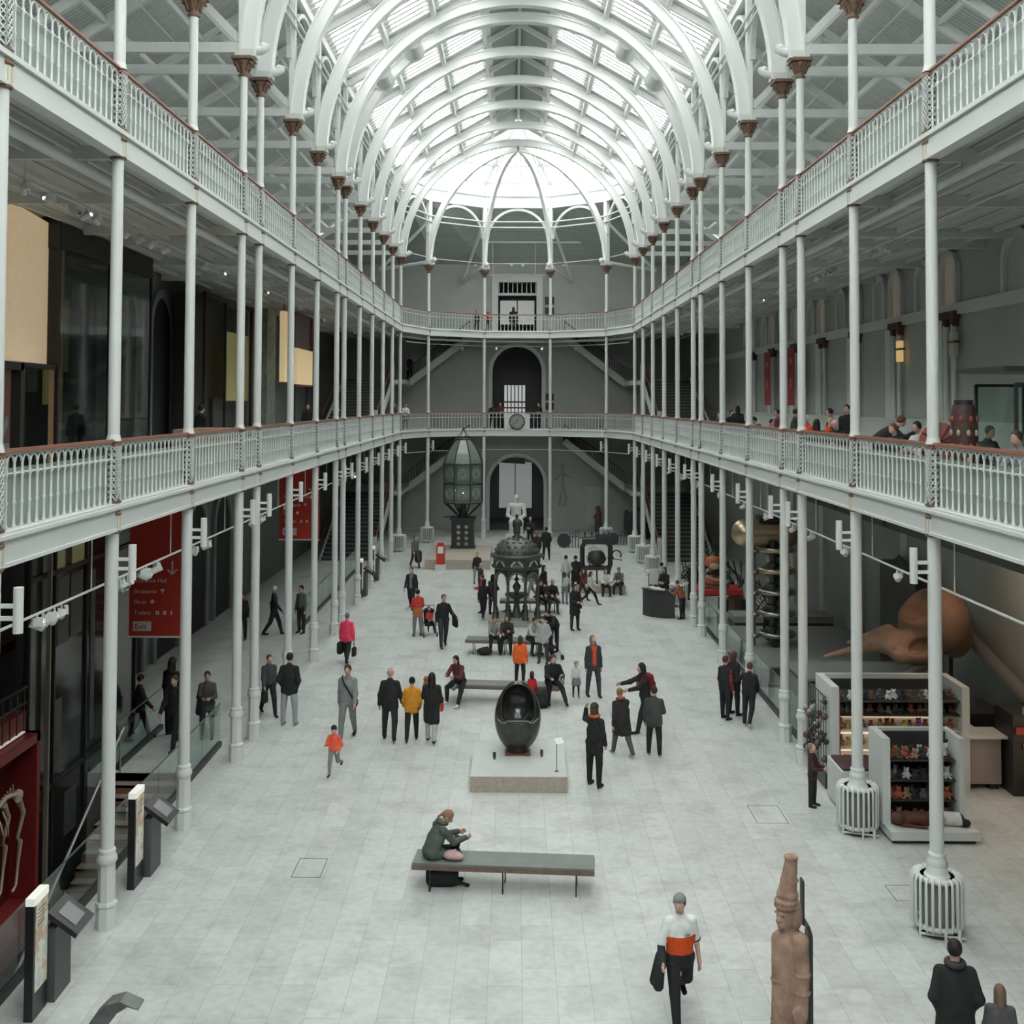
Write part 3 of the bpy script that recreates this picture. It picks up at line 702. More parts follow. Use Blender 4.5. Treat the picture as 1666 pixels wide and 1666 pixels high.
    for sd,s in(('L',1),('R',-1)):
        s0,el,wr,d2=arms[sd]; Q.append(('c',s0,el if sleeve>.5 else s0+(el-s0)*.95,.037*H*bk**.5,.033*H*bk**.5))
        if sleeve>.6: Q.append(('c',el,wr-d2*.005*H,.034*H*bk**.5,.026*H*bk**.5))
        hip,kn,an=J[sd]
        if hem<.5:
            tt=min(1,(.52-hem)/.245); e=hip+(kn-hip)*tt; Q.append(('c',hip,e,.058*H*bk,.056*H*bk)); Q.append(('c',(hip+pel)/2,(e+J['L' if sd=='R' else 'R'][0]+(J['L' if sd=='R' else 'R'][1]-J['L' if sd=='R' else 'R'][0])*tt)/2,.058*H*bk,.056*H*bk))
            if tt>=1: Q.append(('c',kn,kn+(an-kn)*min(.5,(.275-hem)/.24) if hem<.275 else kn,.055*H*bk,.05*H))
    ms=[cloth(top)]; fn=None
    if band:   # a second colour worn across the garment's own front
        ms=[cloth(top)]+[cloth(c) for c in band[0]]; fn=lambda C:band[1](C,H)
    elif shirt:
        ms.append(cloth(shirt)); cc=chest
        fn=lambda C: ((np.abs(C[:,0]-cc[0])<.030*H+.25*np.maximum(C[:,2]-cc[2],0))&(C[:,1]<cc[1]-.02*H)&(C[:,2]>pel[2]-.03*H)).astype(int)
    sdf_obj(topname,Q,res,ms,t,k=.02*H,matfn=fn)
    Q=[('c',J['L'][0],J['R'][0],.066*H,.066*H),('c',pel,waist,.064*H,.06*H)]
    if skirt:
        for sd in'LR':
            hip,kn,an=J[sd]; Q.append(('c',hip,hip+(kn-hip)*skirt,.062*H,.078*H))
        sdf_obj('skirt',Q+[('c',pel,(J['L'][1]+J['R'][1])/2*skirt+pel*(1-skirt),.07*H,.085*H)],res,cloth(bottom),t,k=.03*H)
        Q=[]
        lc=band[0][0] if False else BK
        for sd in'LR':
            hip,kn,an=J[sd]; Q+=[('c',hip,kn,.045*H,.036*H),('c',kn,an,.036*H,.024*H)]
        if not legs_bare: sdf_obj('leggings',Q,res,cloth(lc),t,k=.008*H)
    else:
        for sd in'LR':
            hip,kn,an=J[sd]; Q+=[('c',hip,kn,.058*H,.042*H),('c',kn,an+(kn-an)*.04,.042*H,.030*H)]
        sdf_obj(botname,Q,res,cloth(bottom),t,k=.010*H)
    for sd in'LR':
        hip,kn,an=J[sd]; fw=np.array([0,-1,0]); lift=(an[2]-.038*H); tip=an+np.array([0,-.085*H,-.026*H]) if lift<.06*H else an+np.array([0,-.075*H,-.045*H])
        heel=an+np.array([0,.018*H,-.022*H]); r=max(.0165*H,res*.9)
        tip[2]=max(tip[2],r*.95) if not sit else tip[2]; heel[2]=max(heel[2],r*.95) if not sit else heel[2]
        sdf_obj('shoe',[('c',heel,tip,r,r*1.05),('c',an,an+np.array([0,-.045*H,-.02*H]),.022*H,.016*H),('c',(heel+tip)/2,tip,r*1.25,r*1.15)],max(res*.9,.012),cloth(shoe),t,k=.012*H)
    if hat: 
        hm=cloth(hat[0])
        if hat[1]=='cap': Q=[('e',h([0,.002,.018]),(.049*H*hsc,.058*H*hsc,.052*H*hsc),HR_),('b',h([0,-.02,-.036]),(.1*H,.12*H,.048*H),HR_,.01,'-'),('c',h([0,-.055*hat[2],.016]),h([0,-.088*hat[2],.004]),max(.012,res*.7),max(.009,res*.7))]
        elif hat[1]=='beanie': Q=[('e',h([0,.004,.022]),(.050*H*hsc,.059*H*hsc,.054*H*hsc),HR_),('b',h([0,-.01,-.045]),(.1*H,.12*H,.042*H),HR_,.01,'-')]
        else: Q=[('e',h([0,.012,.005]),(.055*H*hsc,.06*H*hsc,.075*H*hsc),HR_),('e',h([0,-.055,-.01]),(.036*H*hsc,.04*H*hsc,.05*H*hsc),HR_,'-'),('c',h([0,.03,-.04]),neck,.045*H,.05*H)]
        sdf_obj({'cap':'cap','beanie':'knitted_hat'}.get(hat[1],'hood'),Q,res,hm,t,k=.012*H)
    if style and hair is not None and not (hat and hat[1]=='hood'):
        hm=mat('hair_%02x%02x%02x'%tuple(int(c*255) for c in hair),hair,.6,spec=.3)
        Q=[('e',h([0,.008,.012]),(.049*H*hsc,.056*H*hsc,.060*H*hsc),HR_)]
        if style=='long': Q+=[('c',h([0,.03,.0]),h([0,.045,-.095]),.044*H,.036*H),('c',h([.034,.012,0]),h([.038,.01,-.09]),.019*H,.017*H),('c',h([-.034,.012,0]),h([-.038,.01,-.09]),.019*H,.017*H)]
        if style=='verylong': Q+=[('c',h([0,.035,.0]),h([0,.055,-.17]),.048*H,.036*H),('c',h([.036,.012,0]),h([.04,.0,-.15]),.02*H,.018*H),('c',h([-.036,.012,0]),h([-.04,.0,-.15]),.02*H,.018*H)]
        if style=='tail': Q+=[('c',h([0,.05,.02]),h([0,.075,-.07]),.018*H,.012*H)]
        if style=='bun': Q+=[('e',h([0,.05,.045]),(.02*H,.02*H,.02*H),None)]
        Q+=[('e',h([0,-.056,-.016]),(.038*H*hsc,.047*H*hsc,.054*H*hsc),HR_,'-')]
        if hat: Q+=[('b',h([0,0,.07]),(.1*H,.1*H,.055*H),HR_,.01,'-')]
        sdf_obj('hair',Q,res,hm,t,k=.010*H)
    if scarf: 
        m=MB(); pts=[]
        for i in range(14):
            a=2*PI*i/14; v=neck+T@np.array([.052*H*math.cos(a),.052*H*math.sin(a)-.004,.012*H-.012*math.sin(a)*0]); pts.append(tuple(v))
        m.tube(pts,.022*H,7,closed=True); m.build('scarf',cloth(scarf),t)
    if extra: extra(t,dict(J=J,arms=arms,up=up,pel=pel,chest=chest,neck=neck,T=T,H=H,h=h,hc=hc,res=res,sh=sh))
    return t
def ellbag(t,name,c,r,col,res=.02):
    return sdf_obj(name,[('b',tuple(c),r,None,min(r)*.8)],res,cloth(col),t,k=.02)
def backpack(col,col2=None):
    def f(t,j):
        H=j['H']; c=j['up']([0,.092,.17]); m2=MB()
        o=sdf_obj('backpack',[('b',tuple(c),(.088*H,.05*H,.125*H),j['T'],.04*H),('b',tuple(j['up']([0,.13,.13])),(.07*H,.03*H,.06*H),j['T'],.025*H)],max(j['res'],.016),[cloth(col)],t,k=.02)
        for s in(-1,1):
            m2=MB(); m2.tube([tuple(j['up']([s*.06,.07,.26])),tuple(j['up']([s*.068,.0,.312])),tuple(j['up']([s*.066,-.066,.25])),tuple(j['up']([s*.062,-.075,.16])),tuple(j['up']([s*.08,-.02,.07])),tuple(j['up']([s*.07,.07,.08]))],.013*H,5); m2.build('strap',cloth(col),o)
    return f
def crossbody(col,side=1):
    def f(t,j):
        H=j['H']; up=j['up']; m=MB()
        m.tube([tuple(up([-side*.075,.03,.30])),tuple(up([-side*.07,-.035,.29])),tuple(up([-side*.03,-.078,.22])),tuple(up([side*.04,-.082,.11])),tuple(up([side*.1,-.06,.0]))],.012*H,5)
        o=m.build('shoulder_strap',cloth(col),t); c=up([side*.115,-.035,-.03])
        sdf_obj('shoulder_bag',[('b',tuple(c),(.025*H,.05*H,.045*H),None,.02*H)],.018,cloth(col),t,k=.01)
    return f
def handheld(side,col,r=(.05,.13,.16),drop=.2,name='handbag',handle=True):
    def f(t,j):
        wr=j['arms'][side][2]+j['arms'][side][3]*.06*j['H']; c=wr+np.array([0,0,-drop-r[2]*.4])
        o=sdf_obj(name,[('b',tuple(c),r,None,min(r)*.8)],max(j['res'],.018),cloth(col),t,k=.02)
        if handle:
            m=MB(); m.tube([(c[0],c[1]-r[1]*.5,c[2]+r[2]*.8),tuple(wr+np.array([0,-.02,0])),tuple(wr+np.array([0,.02,0])),(c[0],c[1]+r[1]*.5,c[2]+r[2]*.8)],.008,5); m.build('handle',cloth(col),o)
    return f
def armcoat(side,col,L=.42):
    def f(t,j):
        s0,el,wr,d2=j['arms'][side]; c=(el+wr)/2; H=j['H']
        sdf_obj('folded_coat',[('c',tuple(el),tuple(wr),.05,.045),('c',tuple(c+[0,.02,-.03]),tuple(c+[.03 if side=='L' else -.03,.05,-L]),.075,.09),('c',tuple(wr+[0,0,-.03]),tuple(wr+[0,.02,-L*.9]),.05,.07)],max(j['res'],.018),cloth(col),t,k=.04)
    return f
def both(*fs):
    def f(t,j):
        for g in fs: g(t,j)
    return f
# ================================================================== the visitors on the floor
def tee_bands(C,H):
    m=np.zeros(len(C),int); tor=np.abs(C[:,0])<.115*H
    m[tor&(C[:,2]<.655*H)]=1; m[tor&(C[:,2]<.53*H)]=2
    return m
def front_man(t,j):
    H=j['H']; s0,el,wr,d2=j['arms']['R']; c=(el+wr)/2
    sdf_obj('folded_jacket',[('c',tuple(el+[0,0,-.02]),tuple(wr+[0,-.02,-.02]),.055,.05),('c',tuple(c+[-.02,0,-.05]),tuple(c+[-.07,.03,-.36]),.07,.085),('c',tuple(wr+[-.02,0,-.05]),tuple(wr+[-.05,0,-.30]),.06,.07)],.013,cloth((.03,.032,.034)),t,k=.04)
    text('USA',.05,cloth(CH),t,(.02,-.131,.665*H),(PI/2-.05,0,.12))
    for sd in('L',):
        s1,e1,w1,dd=j['arms'][sd]; m=MB(); m.cyl(tuple(s1+(e1-s1)*.90),tuple(s1+(e1-s1)*.96),.0375*H,.0375*H,n=16); m.build('sleeve_cuff',cloth(CH),t)
person('man striding in a white and orange T-shirt and backwards grey cap',2.11,15.30,face=8,H=1.78,pose=dict(L=(-26,30,9),R=(22,3,3),aL=(-8,15,14,0),aR=(8,20,50,-.02)),top=(.74,.76,.75),bottom=BK,shoe=BK,hair=HD,style='short',hem=.47,topname='tee_shirt',sleeve=.5,band=(((.62,.085,.02),BK),tee_bands),hat=((.22,.24,.235),'cap',-1),hy=-26,hp=0,extra=front_man,res=.0105,bulk=1.04)
def reader(t,j):
    wr=j['arms']['L'][2]; m=MB(); c=j['up']([0,-.27,.12])
    m.box(c[0]-.06,c[1],c[2],.13,.015,.18,rx=-.5,ry=.15); m.box(c[0]+.06,c[1],c[2],.13,.015,.18,rx=-.5,ry=-.15); m.build('open_book',mat('book_paper',(.62,.6,.56),.7),t)
person('woman in a grey hooded coat reading at the left end of the front bench',-1.55,19.52,face=116,H=1.66,pose=dict(L=(84,84,4),R=(82,84,4),aL=(26,6,56,.22),aR=(26,6,56,.22),sit=1,lean=24),top=(.085,.10,.092),bottom=BK,shoe=BK,hair=(.30,.165,.09),style='tail',hem=.44,hp=30,hy=-30,seat=.46,res=.0105,bulk=1.22,extra=reader,scarf=(.10,.115,.105),topname='coat')
person('man in a long black coat with cropped dark hair in the bottom right corner',5.24,13.85,face=172,H=1.80,pose=dict(POCK),top=(.028,.029,.03),bottom=BK,hair=HD,hem=.36,bulk=1.2,res=.0125,topname='coat',hy=-12,scarf=(.05,.05,.05))
person('child with long light brown hair and grey coat beside the man in the corner',5.74,13.75,face=165,H=1.30,pose=STAND,top=(.10,.10,.105),bottom=BK,hair=(.17,.11,.075),style='long',bulk=1.1,res=.0125,topname='coat')
P=person
P('young man in a black hooded jacket and pale jeans seen from behind',-5.89,28.95,face=172,H=1.86,pose=POCK,top=BK,bottom=(.30,.33,.35),shoe=(.25,.25,.25),hem=.47,bulk=1.12)
P('man in a grey sweater with a black crossbody bag walking towards the viewer',-4.23,27.87,face=-4,H=1.86,pose=WALK2,top=(.23,.25,.25),bottom=(.20,.215,.215),shoe=BK,hair=HB,hem=.49,extra=crossbody(BK,1),topname='sweater')
P('small child running in a neon orange jacket and black cap',-4.12,25.11,face=-12,H=1.10,pose=dict(L=(-14,58,3),R=(12,8,3),aL=(-10,18,50,.4),aR=(22,14,80,.3)),top=(.80,.13,.07),bottom=(.26,.27,.27),shoe=CH,hair=HD,hat=(BK,'cap',1),res=.016,bulk=1.15)
P('bald man in a dark jacket walking away beside the woman in mustard yellow',-3.17,27.74,face=176,H=1.78,pose=dict(L=(10,6,6),R=(-14,16,6),aL=(-4,14,18,0),aR=(10,14,18,0)),top=BK,bottom=(.03,.03,.03),hair=HG,style=None,hem=.46,bulk=1.12)
P('young woman in a mustard yellow puffer jacket and black leggings, back to the viewer',-2.63,27.7,face=182,H=1.57,pose=dict(L=(-10,14,3),R=(12,5,3),aL=(8,12,30,.2),aR=(4,12,26,.2)),top=(.62,.265,.03),bottom=BK,shoe=CH,hair=HD,style='bun',hem=.48,bulk=1.12,topname='puffer_jacket')
def carrychild(t,j):
    c=j['arms']['L'][2]; sdf_obj('carried_teddy',[('e',(c[0]+.02,c[1]+.0,c[2]+.33),(.07,.07,.08),None),('e',(c[0]+.02,c[1],c[2]+.2),(.08,.08,.1),None)],.02,cloth((.30,.13,.06)),t)
    d=j['arms']['R'][2]; m=MB(); m.box(d[0]-.03,d[1],d[2]-.02,.05,.22,.3); m.build('red_folder',cloth((.55,.06,.04)),t)
P('woman in a long black coat with long black hair and pale leggings, carrying something brown',-2.14,27.61,face=172,H=1.70,pose=dict(L=(12,6,3),R=(-12,18,3),aL=(20,14,80,.3),aR=(8,10,40,.2)),top=BK,bottom=(.42,.43,.42),shoe=BK,hair=HD,style='verylong',hem=.31,bulk=1.15,topname='long_coat',extra=carrychild)
P('person in a bright pink jacket carrying a black bag in each hand',-5.45,35.86,face=168,H=1.62,pose=dict(WALK,aL=(4,12,6,0),aR=(-4,12,6,0)),top=(.78,.06,.13),bottom=BK,hair=(.14,.14,.14),hem=.47,bulk=1.15,extra=both(handheld('L',BK,(.09,.14,.2),.12,'carrier_bag'),handheld('R',BK,(.06,.11,.15),.22)))
P('man in an open black jacket and grey shirt walking this way',-4.26,45.21,face=-8,H=1.72,pose=WALK,top=BK,bottom=BK,hair=HR,shirt=(.18,.19,.19),hem=.46)
P('person in a red and orange top pushing the pushchair, seen from behind',-3.55,39.95,face=200,H=1.66,pose=HOLD,top=(.50,.055,.045),bottom=(.19,.205,.21),shoe=BK,hair=HD,hem=.46,bulk=1.05,band=(((.52,.15,.05),),lambda C,H:(C[:,2]<.60*H).astype(int)))
P('man in black with a jacket slung over his arm walking towards the viewer',-2.53,38.24,face=14,H=1.82,pose=dict(WALK2,aL=(-6,26,62,-.3)),top=BK,bottom=(.045,.05,.055),hair=HR,hem=.48,extra=armcoat('L',BK,.3))
P('man in a grey waistcoat carrying a big black sack near the red info post',-5.10,56.3,face=30,H=1.66,pose=WALK,top=(.11,.12,.115),bottom=(.07,.06,.055),hair=HR,extra=handheld('L',(.03,.028,.025),(.16,.18,.32),.0,'sack',False))
P('boy in a dark jacket and pale trousers standing left of the fountain',-1.83,51.34,face=6,H=1.46,pose=STAND,top=BK,bottom=(.27,.28,.275),hair=HL,hem=.48)
P('woman in a red jacket standing just left of the fountain',-1.38,44.36,face=-100,H=1.52,pose=HOLD,top=(.42,.04,.035),bottom=BK,hair=HR,bulk=1.1)
P('person in a brown patterned coat at the left side of the fountain',-.98,44.0,face=150,H=1.58,pose=HOLD,top=(.06,.055,.05),bottom=CH,hair=HD,style='long',hem=.38)
P('person in black leaning in at the fountain',-1.32,43.2,face=160,H=1.56,pose=dict(WALK,lean=8),top=BK,bottom=BK,shoe=LG,hair=HD,style='long')
P('tall man in black standing with his back to the viewer right of the marble figure',1.55,59.19,face=176,H=1.74,pose=POCK,top=BK,bottom=BK,hair=HD,bulk=1.12,hem=.44)
P('person in a black coat and rust orange hat behind the fountain dome',1.02,58.4,face=178,H=1.60,pose=STAND,top=(.045,.03,.03),bottom=BK,hair=HR,hat=((.40,.09,.05),'beanie',0),bulk=1.2,hem=.42)
P('child in a dark red top with both arms raised behind the fountain dome',-.62,56.2,face=170,H=1.30,pose=dict(STAND,aL=(150,30,80,.2),aR=(150,30,80,.2)),top=(.10,.03,.035),bottom=BK,hair=HD)
P('man in a dark jacket half hidden at the left edge of the fountain',-1.55,47.6,face=120,H=1.50,pose=STAND,top=CH,bottom=CH,hair=HG)
P('pale haired man in dark clothes standing beside the white marble figure',.78,64.6,face=-20,H=1.72,pose=HOLD,top=BK,bottom=BK,hair=HG)
P('man in a white shirt and dark jeans right of the fountain',2.12,48.98,face=205,H=1.66,pose=POCK,top=(.44,.47,.46),bottom=(.07,.08,.085),hair=HD)
P('person in a long dark coat beside the man in the white shirt',2.55,49.2,face=195,H=1.62,pose=POCK,top=BK,bottom=BK,hair=HD,hem=.34,bulk=1.1)
P('girl in a dark red top walking behind the girl in white',2.72,47.2,face=62,H=1.36,pose=WALK,top=(.22,.03,.035),bottom=CH,hair=HR,style='long')
P('girl in a white top and black leggings striding to the right, right of the fountain',3.0,46.2,face=74,H=1.45,pose=dict(L=(30,10,2),R=(-28,20,2),aL=(20,10,50,.3),aR=(0,10,40,.3)),top=(.50,.50,.48),bottom=BK,hair=HR,style='long')
P('bending child in grey between the coat and the girls, near the small plinth',1.95,46.4,face=150,H=1.30,pose=dict(STAND,lean=25),top=LG,bottom=GY,hair=HL)
P('woman in a white cardigan sitting at the corner of the stone plinth',3.78,48.52,face=6,H=1.62,pose=SIT,top=(.62,.63,.61),bottom=BK,hair=HR,style='long',seat=.34,group='people seated in the hall')
P('person in a dark coat and red cap sitting on the stone plinth',4.45,48.95,face=-20,H=1.62,pose=SIT,top=(.12,.12,.115),bottom=(.04,.04,.042),hair=HD,hat=((.35,.08,.06),'cap',1),seat=.34,group='people seated in the hall')
P('woman in a long black coat with a shoulder bag standing right of the fountain',2.08,41.11,face=28,H=1.68,pose=HOLD,top=BK,bottom=(.035,.035,.037),hair=HB,style='long',hem=.37,bulk=1.15,extra=crossbody(BK,1))
P('grey haired man in a black jacket sitting on the bench behind the fountain',1.35,44.6,face=10,H=1.70,pose=SIT,top=BK,bottom=CH,hair=HG,seat=.46,group='people seated in the hall')
P('person in black sitting on the bench beside the grey haired man',.88,44.6,face=15,H=1.60,pose=SIT,top=BK,bottom=BK,hair=HD,seat=.46,group='people seated in the hall')
P('dark haired woman in black standing behind the people on the rear bench',1.08,46.3,face=60,H=1.62,pose=POCK,top=BK,bottom=BK,hair=HD,style='long',bulk=1.1)
P('man in pale grey trousers seen through the right arch of the fountain',.58,47.5,face=-60,H=1.65,pose=WALK,top=(.14,.15,.15),bottom=(.25,.26,.255),hair=HD)
P('boy in a grey striped top sitting on the second bench back',-.80,37.35,face=8,H=1.50,pose=SIT,top=(.22,.235,.225),bottom=BK,hair=HR,seat=.46,group='people seated in the hall')
P('woman in dark brown sitting beside the boy in the striped top',-.36,37.35,face=-4,H=1.60,pose=dict(SIT,aL=(20,10,80,.5)),top=(.06,.045,.04),bottom=BK,hair=HR,style='long',seat=.46,bulk=1.1,group='people seated in the hall')
P('person in a white jacket sitting and reading on the second bench back',.42,37.2,face=30,H=1.58,pose=dict(SIT,lean=24),top=(.42,.43,.42),bottom=BK,hair=HD,seat=.46,extra=reader,group='people seated in the hall')
P('youth in a pale grey hooded top at the second bench back, looking down',.80,35.9,face=-20,H=1.52,pose=POCK,top=(.40,.42,.41),bottom=(.05,.055,.06),hair=HB,hp=20,hem=.46,bulk=1.1)
P('large man in a black jacket bending over the pink pushchair',1.20,37.6,face=-30,H=1.66,pose=dict(HOLD,lean=48),top=BK,bottom=BK,hair=HD,bulk=1.3)
P('woman in a neon orange jacket and wide black trousers behind the middle bench',.05,33.2,face=168,H=1.44,pose=dict(STAND,L=(6,6,6),R=(-8,10,6)),top=(.86,.15,.045),bottom=BK,shoe=LG,hair=HR,style='long',hem=.47,bulk=1.15,topname='neon_jacket')
P('small child in a red dress standing at the middle bench',.36,30.75,face=186,H=.94,pose=STAND,top=(.48,.03,.03),bottom=CH,hair=HB,style='long',hem=.33,res=.018)
P('man in black at the right end of the middle bench, leg stretched out',.92,31.35,face=10,H=1.74,pose=dict(L=(74,28,16),R=(84,90,8),aL=(-20,24,90,.4),aR=(30,8,50,.3),sit=1,lean=18),top=BK,bottom=BK,hair=HR,seat=.46,bulk=1.15,group='people seated in the hall')
P('toddler in a white jumper and grey skirt standing alone right of the middle bench',1.62,31.83,face=4,H=.97,pose=STAND,top=(.60,.62,.60),bottom=(.2,.21,.21),skirt=.55,hair=HL,res=.018)
P('woman in an orange top and dark grey cardigan looking up to the right',2.11,31.9,face=14,H=1.74,pose=dict(L=(8,4,6),R=(-6,4,5),aL=(0,9,8,0),aR=(0,9,8,0)),top=(.055,.06,.062),bottom=(.055,.062,.072),hair=HL,style='long',shirt=(.60,.10,.045),hem=.47,hp=-18,hy=20,topname='cardigan')
P('woman in a maroon top and white trainers at the left end of the middle bench',-1.62,31.25,face=-28,H=1.66,pose=dict(L=(60,20,20),R=(70,80,16),aL=(20,10,70,.5),aR=(30,10,60,.5),sit=1,lean=22),top=(.11,.035,.045),bottom=BK,shoe=(.6,.62,.6),hair=HD,style='long',seat=.50,bulk=1.05,group='people seated in the hall')
P('hooded figure with a red and black backpack reaching out an arm',3.19,28.56,face=-70,H=1.78,pose=dict(WALK,aR=(62,4,16,0),aL=(46,4,30,.1),lean=8),top=BK,bottom=BK,hat=(BK,'hood',0),hair=HD,bulk=1.05,extra=backpack((.16,.02,.025)),hem=.45)
P('fair haired woman in a flared black coat and grey jeans, back to the viewer',2.42,26.6,face=205,H=1.62,pose=dict(WALK,lean=10),top=(.032,.032,.033),bottom=(.085,.095,.10),shoe=(.42,.43,.42),hair=HL,style='bun',hem=.36,bulk=1.22,topname='flared_coat',scarf=(.25,.08,.05))
P('man in a charcoal sweater and black trousers with his back to the viewer',3.17,26.6,face=166,H=1.64,pose=dict(STAND,L=(4,2,5),R=(-2,2,5),aR=(20,10,60,.5)),top=(.062,.068,.068),bottom=BK,shoe=(.3,.3,.3),hair=HB,hem=.47,bulk=1.16,hy=35,topname='sweater')
P('person in a black coat and boots with an orange scarf photographing with raised arms',1.62,24.51,face=148,H=1.80,pose=dict(L=(4,2,5),R=(-4,2,5),aL=(75,38,118,.5),aR=(4,8,22,.1)),top=BK,bottom=BK,shoe=BK,hair=HR,style='long',hem=.42,scarf=(.50,.12,.05),hat=((.05,.045,.04),'beanie',0),hp=-10)
P('person in a maroon cap and red checked shirt sleeves beside the glass railing',5.42,29.69,face=128,H=1.66,pose=dict(STAND,L=(4,2,4),R=(-3,2,4)),top=BK,bottom=BK,hair=(.10,.02,.03),hem=.46,bulk=1.05,band=(((.30,.04,.04),),lambda C,H:((np.abs(C[:,0])>.12*H)&(np.sin(C[:,2]*70)*np.sin(C[:,1]*70)>-.2)).astype(int)))
P('person in a long dark coat between the two others at the glass railing',5.72,30.1,face=120,H=1.70,pose=POCK,top=BK,bottom=BK,hair=HR,style='long',hem=.40,bulk=1.1)
P('person in black with white trainers leaning one arm on the glass railing',5.92,29.1,face=150,H=1.62,pose=dict(L=(0,3,3),R=(-12,26,3),aL=(30,40,20,-.6),aR=(10,8,30,.3),lean=6),top=BK,bottom=BK,shoe=(.62,.63,.62),hair=HR,bulk=1.15)
P('slim boy in a maroon jacket looking up near the nearest radiators',6.03,23.36,face=60,H=1.28,pose=HOLD,top=(.06,.03,.03),bottom=BK,hair=HL,hp=-25,hem=.46)
# behind the left glass railing
P('dark clothed man behind the left glass railing, furthest left of the group',-9.27,27.6,face=120,H=1.66,pose=WALK,top=BK,bottom=BK,hair=HD)
P('very tall person in a long black coat behind the left glass railing',-8.62,28.0,face=150,H=1.95,pose=STAND,top=BK,bottom=BK,hair=HD,style='long',hem=.35,bulk=1.15)
P('person in black facing the viewer behind the left glass railing',-8.25,27.0,face=-10,H=1.80,pose=WALK,top=BK,bottom=BK,hair=HR)
P('woman in a grey coat with folded jacket at the end of the left glass railing',-7.68,27.8,face=10,H=1.66,pose=HOLD,top=(.075,.08,.08),bottom=CH,hair=HB,hem=.44,extra=armcoat('R',BK,.35))
P('person half hidden by a left column with a dark bag',-6.62,29.9,face=30,H=1.64,pose=WALK,top=(.06,.065,.065),bottom=BK,hair=HR,extra=handheld('R',BK,(.08,.1,.16),.1,'bag',True))
P('white haired man in dark clothes in the left aisle',-8.66,40.0,face=100,H=1.80,pose=WALK,top=BK,bottom=BK,hair=(.6,.6,.58))
P('person in a grey green waistcoat in the left aisle',-7.75,40.35,face=-30,H=1.72,pose=STAND,top=(.12,.13,.125),bottom=(.05,.045,.04),hair=HD)
P('person in an orange scarf in the shadow of the left aisle',-9.6,39.2,face=0,H=1.66,pose=STAND,top=BK,bottom=BK,hair=HD,scarf=(.7,.1,.05))
# right aisle
P('person in a rust brown jacket leaning over the black desk',6.32,43.25,face=-120,H=1.52,pose=dict(HOLD,lean=20),top=(.25,.095,.05),bottom=BK,hair=HR,bulk=1.2)
P('dark haired staff member standing behind the black desk',5.95,45.6,face=-30,H=1.66,pose=HOLD,top=BK,bottom=BK,hair=HD,style='long')
P('person in pale clothing behind the black desk',6.1,47.6,face=200,H=1.56,pose=STAND,top=(.35,.35,.34),bottom=CH,hair=HD)
P('person in black by the right aisle steps',7.4,47.4,face=160,H=1.64,pose=STAND,top=BK,bottom=BK,hair=HD,hem=.4)
P('long haired woman in black beside the particle generator',8.3,37.0,face=-10,H=1.72,pose=STAND,top=BK,bottom=BK,hair=HB,style='verylong',hem=.4)
# upper levels
WOODC=mat('chair_dark_wood',(.05,.04,.035),.6)
def cafe(label,X,Y,H=1.66,top=BK,hair=HD,style='short',pose=SIT,face=90,**k):
    if pose.get('sit'):
        sh_=k.get('seat',.46); t=thing('cafe_chair','dark cafe chair under the %s'%' '.join(label.split()[:9]),'chair',(X,Y,Z1),D2(face),'cafe chairs on the right gallery')
        m=MB(); m.box(0,.02,sh_-.06,.42,.42,.04); m.build('seat',WOODC,t); m=MB(); m.box(0,.26,sh_+.22,.40,.03,.26); m.build('backrest',WOODC,t)
        for a_,b_ in((-.18,-.16),(.18,-.16),(-.18,.22),(.18,.22)): m=MB(); m.cyl((a_,b_,0),(a_,b_,sh_-.08 if b_<0 else sh_+.2),.014,n=6); m.build('leg',DARK,t)
    P(label,X,Y,z=Z1,face=face,H=H,pose=pose,top=top,bottom=CH,hair=hair,style=style,group='people at the gallery cafe',seat=k.pop('seat',.46),res=k.pop('res',.024),**k)
cafe('cafe visitor in dark clothes with pale hair, furthest along the right gallery',7.4,41.8,hair=HG,top=BK,face=30)
cafe('cafe visitor with black hair facing the hall beside the furthest column',7.5,39.9,hair=HD,face=20,seat=.6)
cafe('cafe visitor in a long black coat standing, seen from behind',7.7,39.4,hair=HD,style='long',pose=STAND,H=1.62,face=170)
cafe('cafe visitor in black turned away beside the one in the long coat',7.4,36.8,hair=HD,face=120,H=1.7)
cafe('cafe visitor stooping with white collar among the far tables',7.4,34.5,hair=HD,face=-60,hp=30,scarf=(.5,.5,.48))
cafe('cafe child in pink among the far tables',7.3,32.9,top=(.45,.12,.12),H=1.3,face=40,seat=.55)
cafe('cafe visitor in maroon standing beside the child in pink',7.8,33.8,top=(.12,.03,.035),pose=STAND,H=1.52,face=-80)
cafe('cafe visitor in a dark green coat between the middle columns',7.4,30.1,top=(.03,.045,.035),pose=STAND,H=1.56,face=80,bulk=1.3)
cafe('cafe visitor in vermilion with white hair behind the middle column',7.6,29.3,top=(.60,.07,.03),hair=(.7,.7,.68),face=-70,bulk=1.25,seat=.55)
cafe('cafe visitor in an orange red jumper bending to the table',7.6,28.0,top=(.68,.08,.03),hair=(.45,.3,.2),face=60,bulk=1.2,seat=.5)
cafe('cafe visitor with long black hair seated near the rail',7.2,27.2,hair=HD,style='long',face=170)
cafe('cafe visitor in black sitting tall behind the orange jumper',8.2,29.6,hair=HD,pose=STAND,H=1.58,face=-100)
cafe('cafe visitor with pink and grey hair facing down',7.3,25.7,hair=(.55,.35,.36),top=BK,face=-40,hp=30,seat=.5)
cafe('cafe visitor in black standing by the wall column',8.4,28.8,hair=HD,pose=STAND,H=1.68,face=-30)
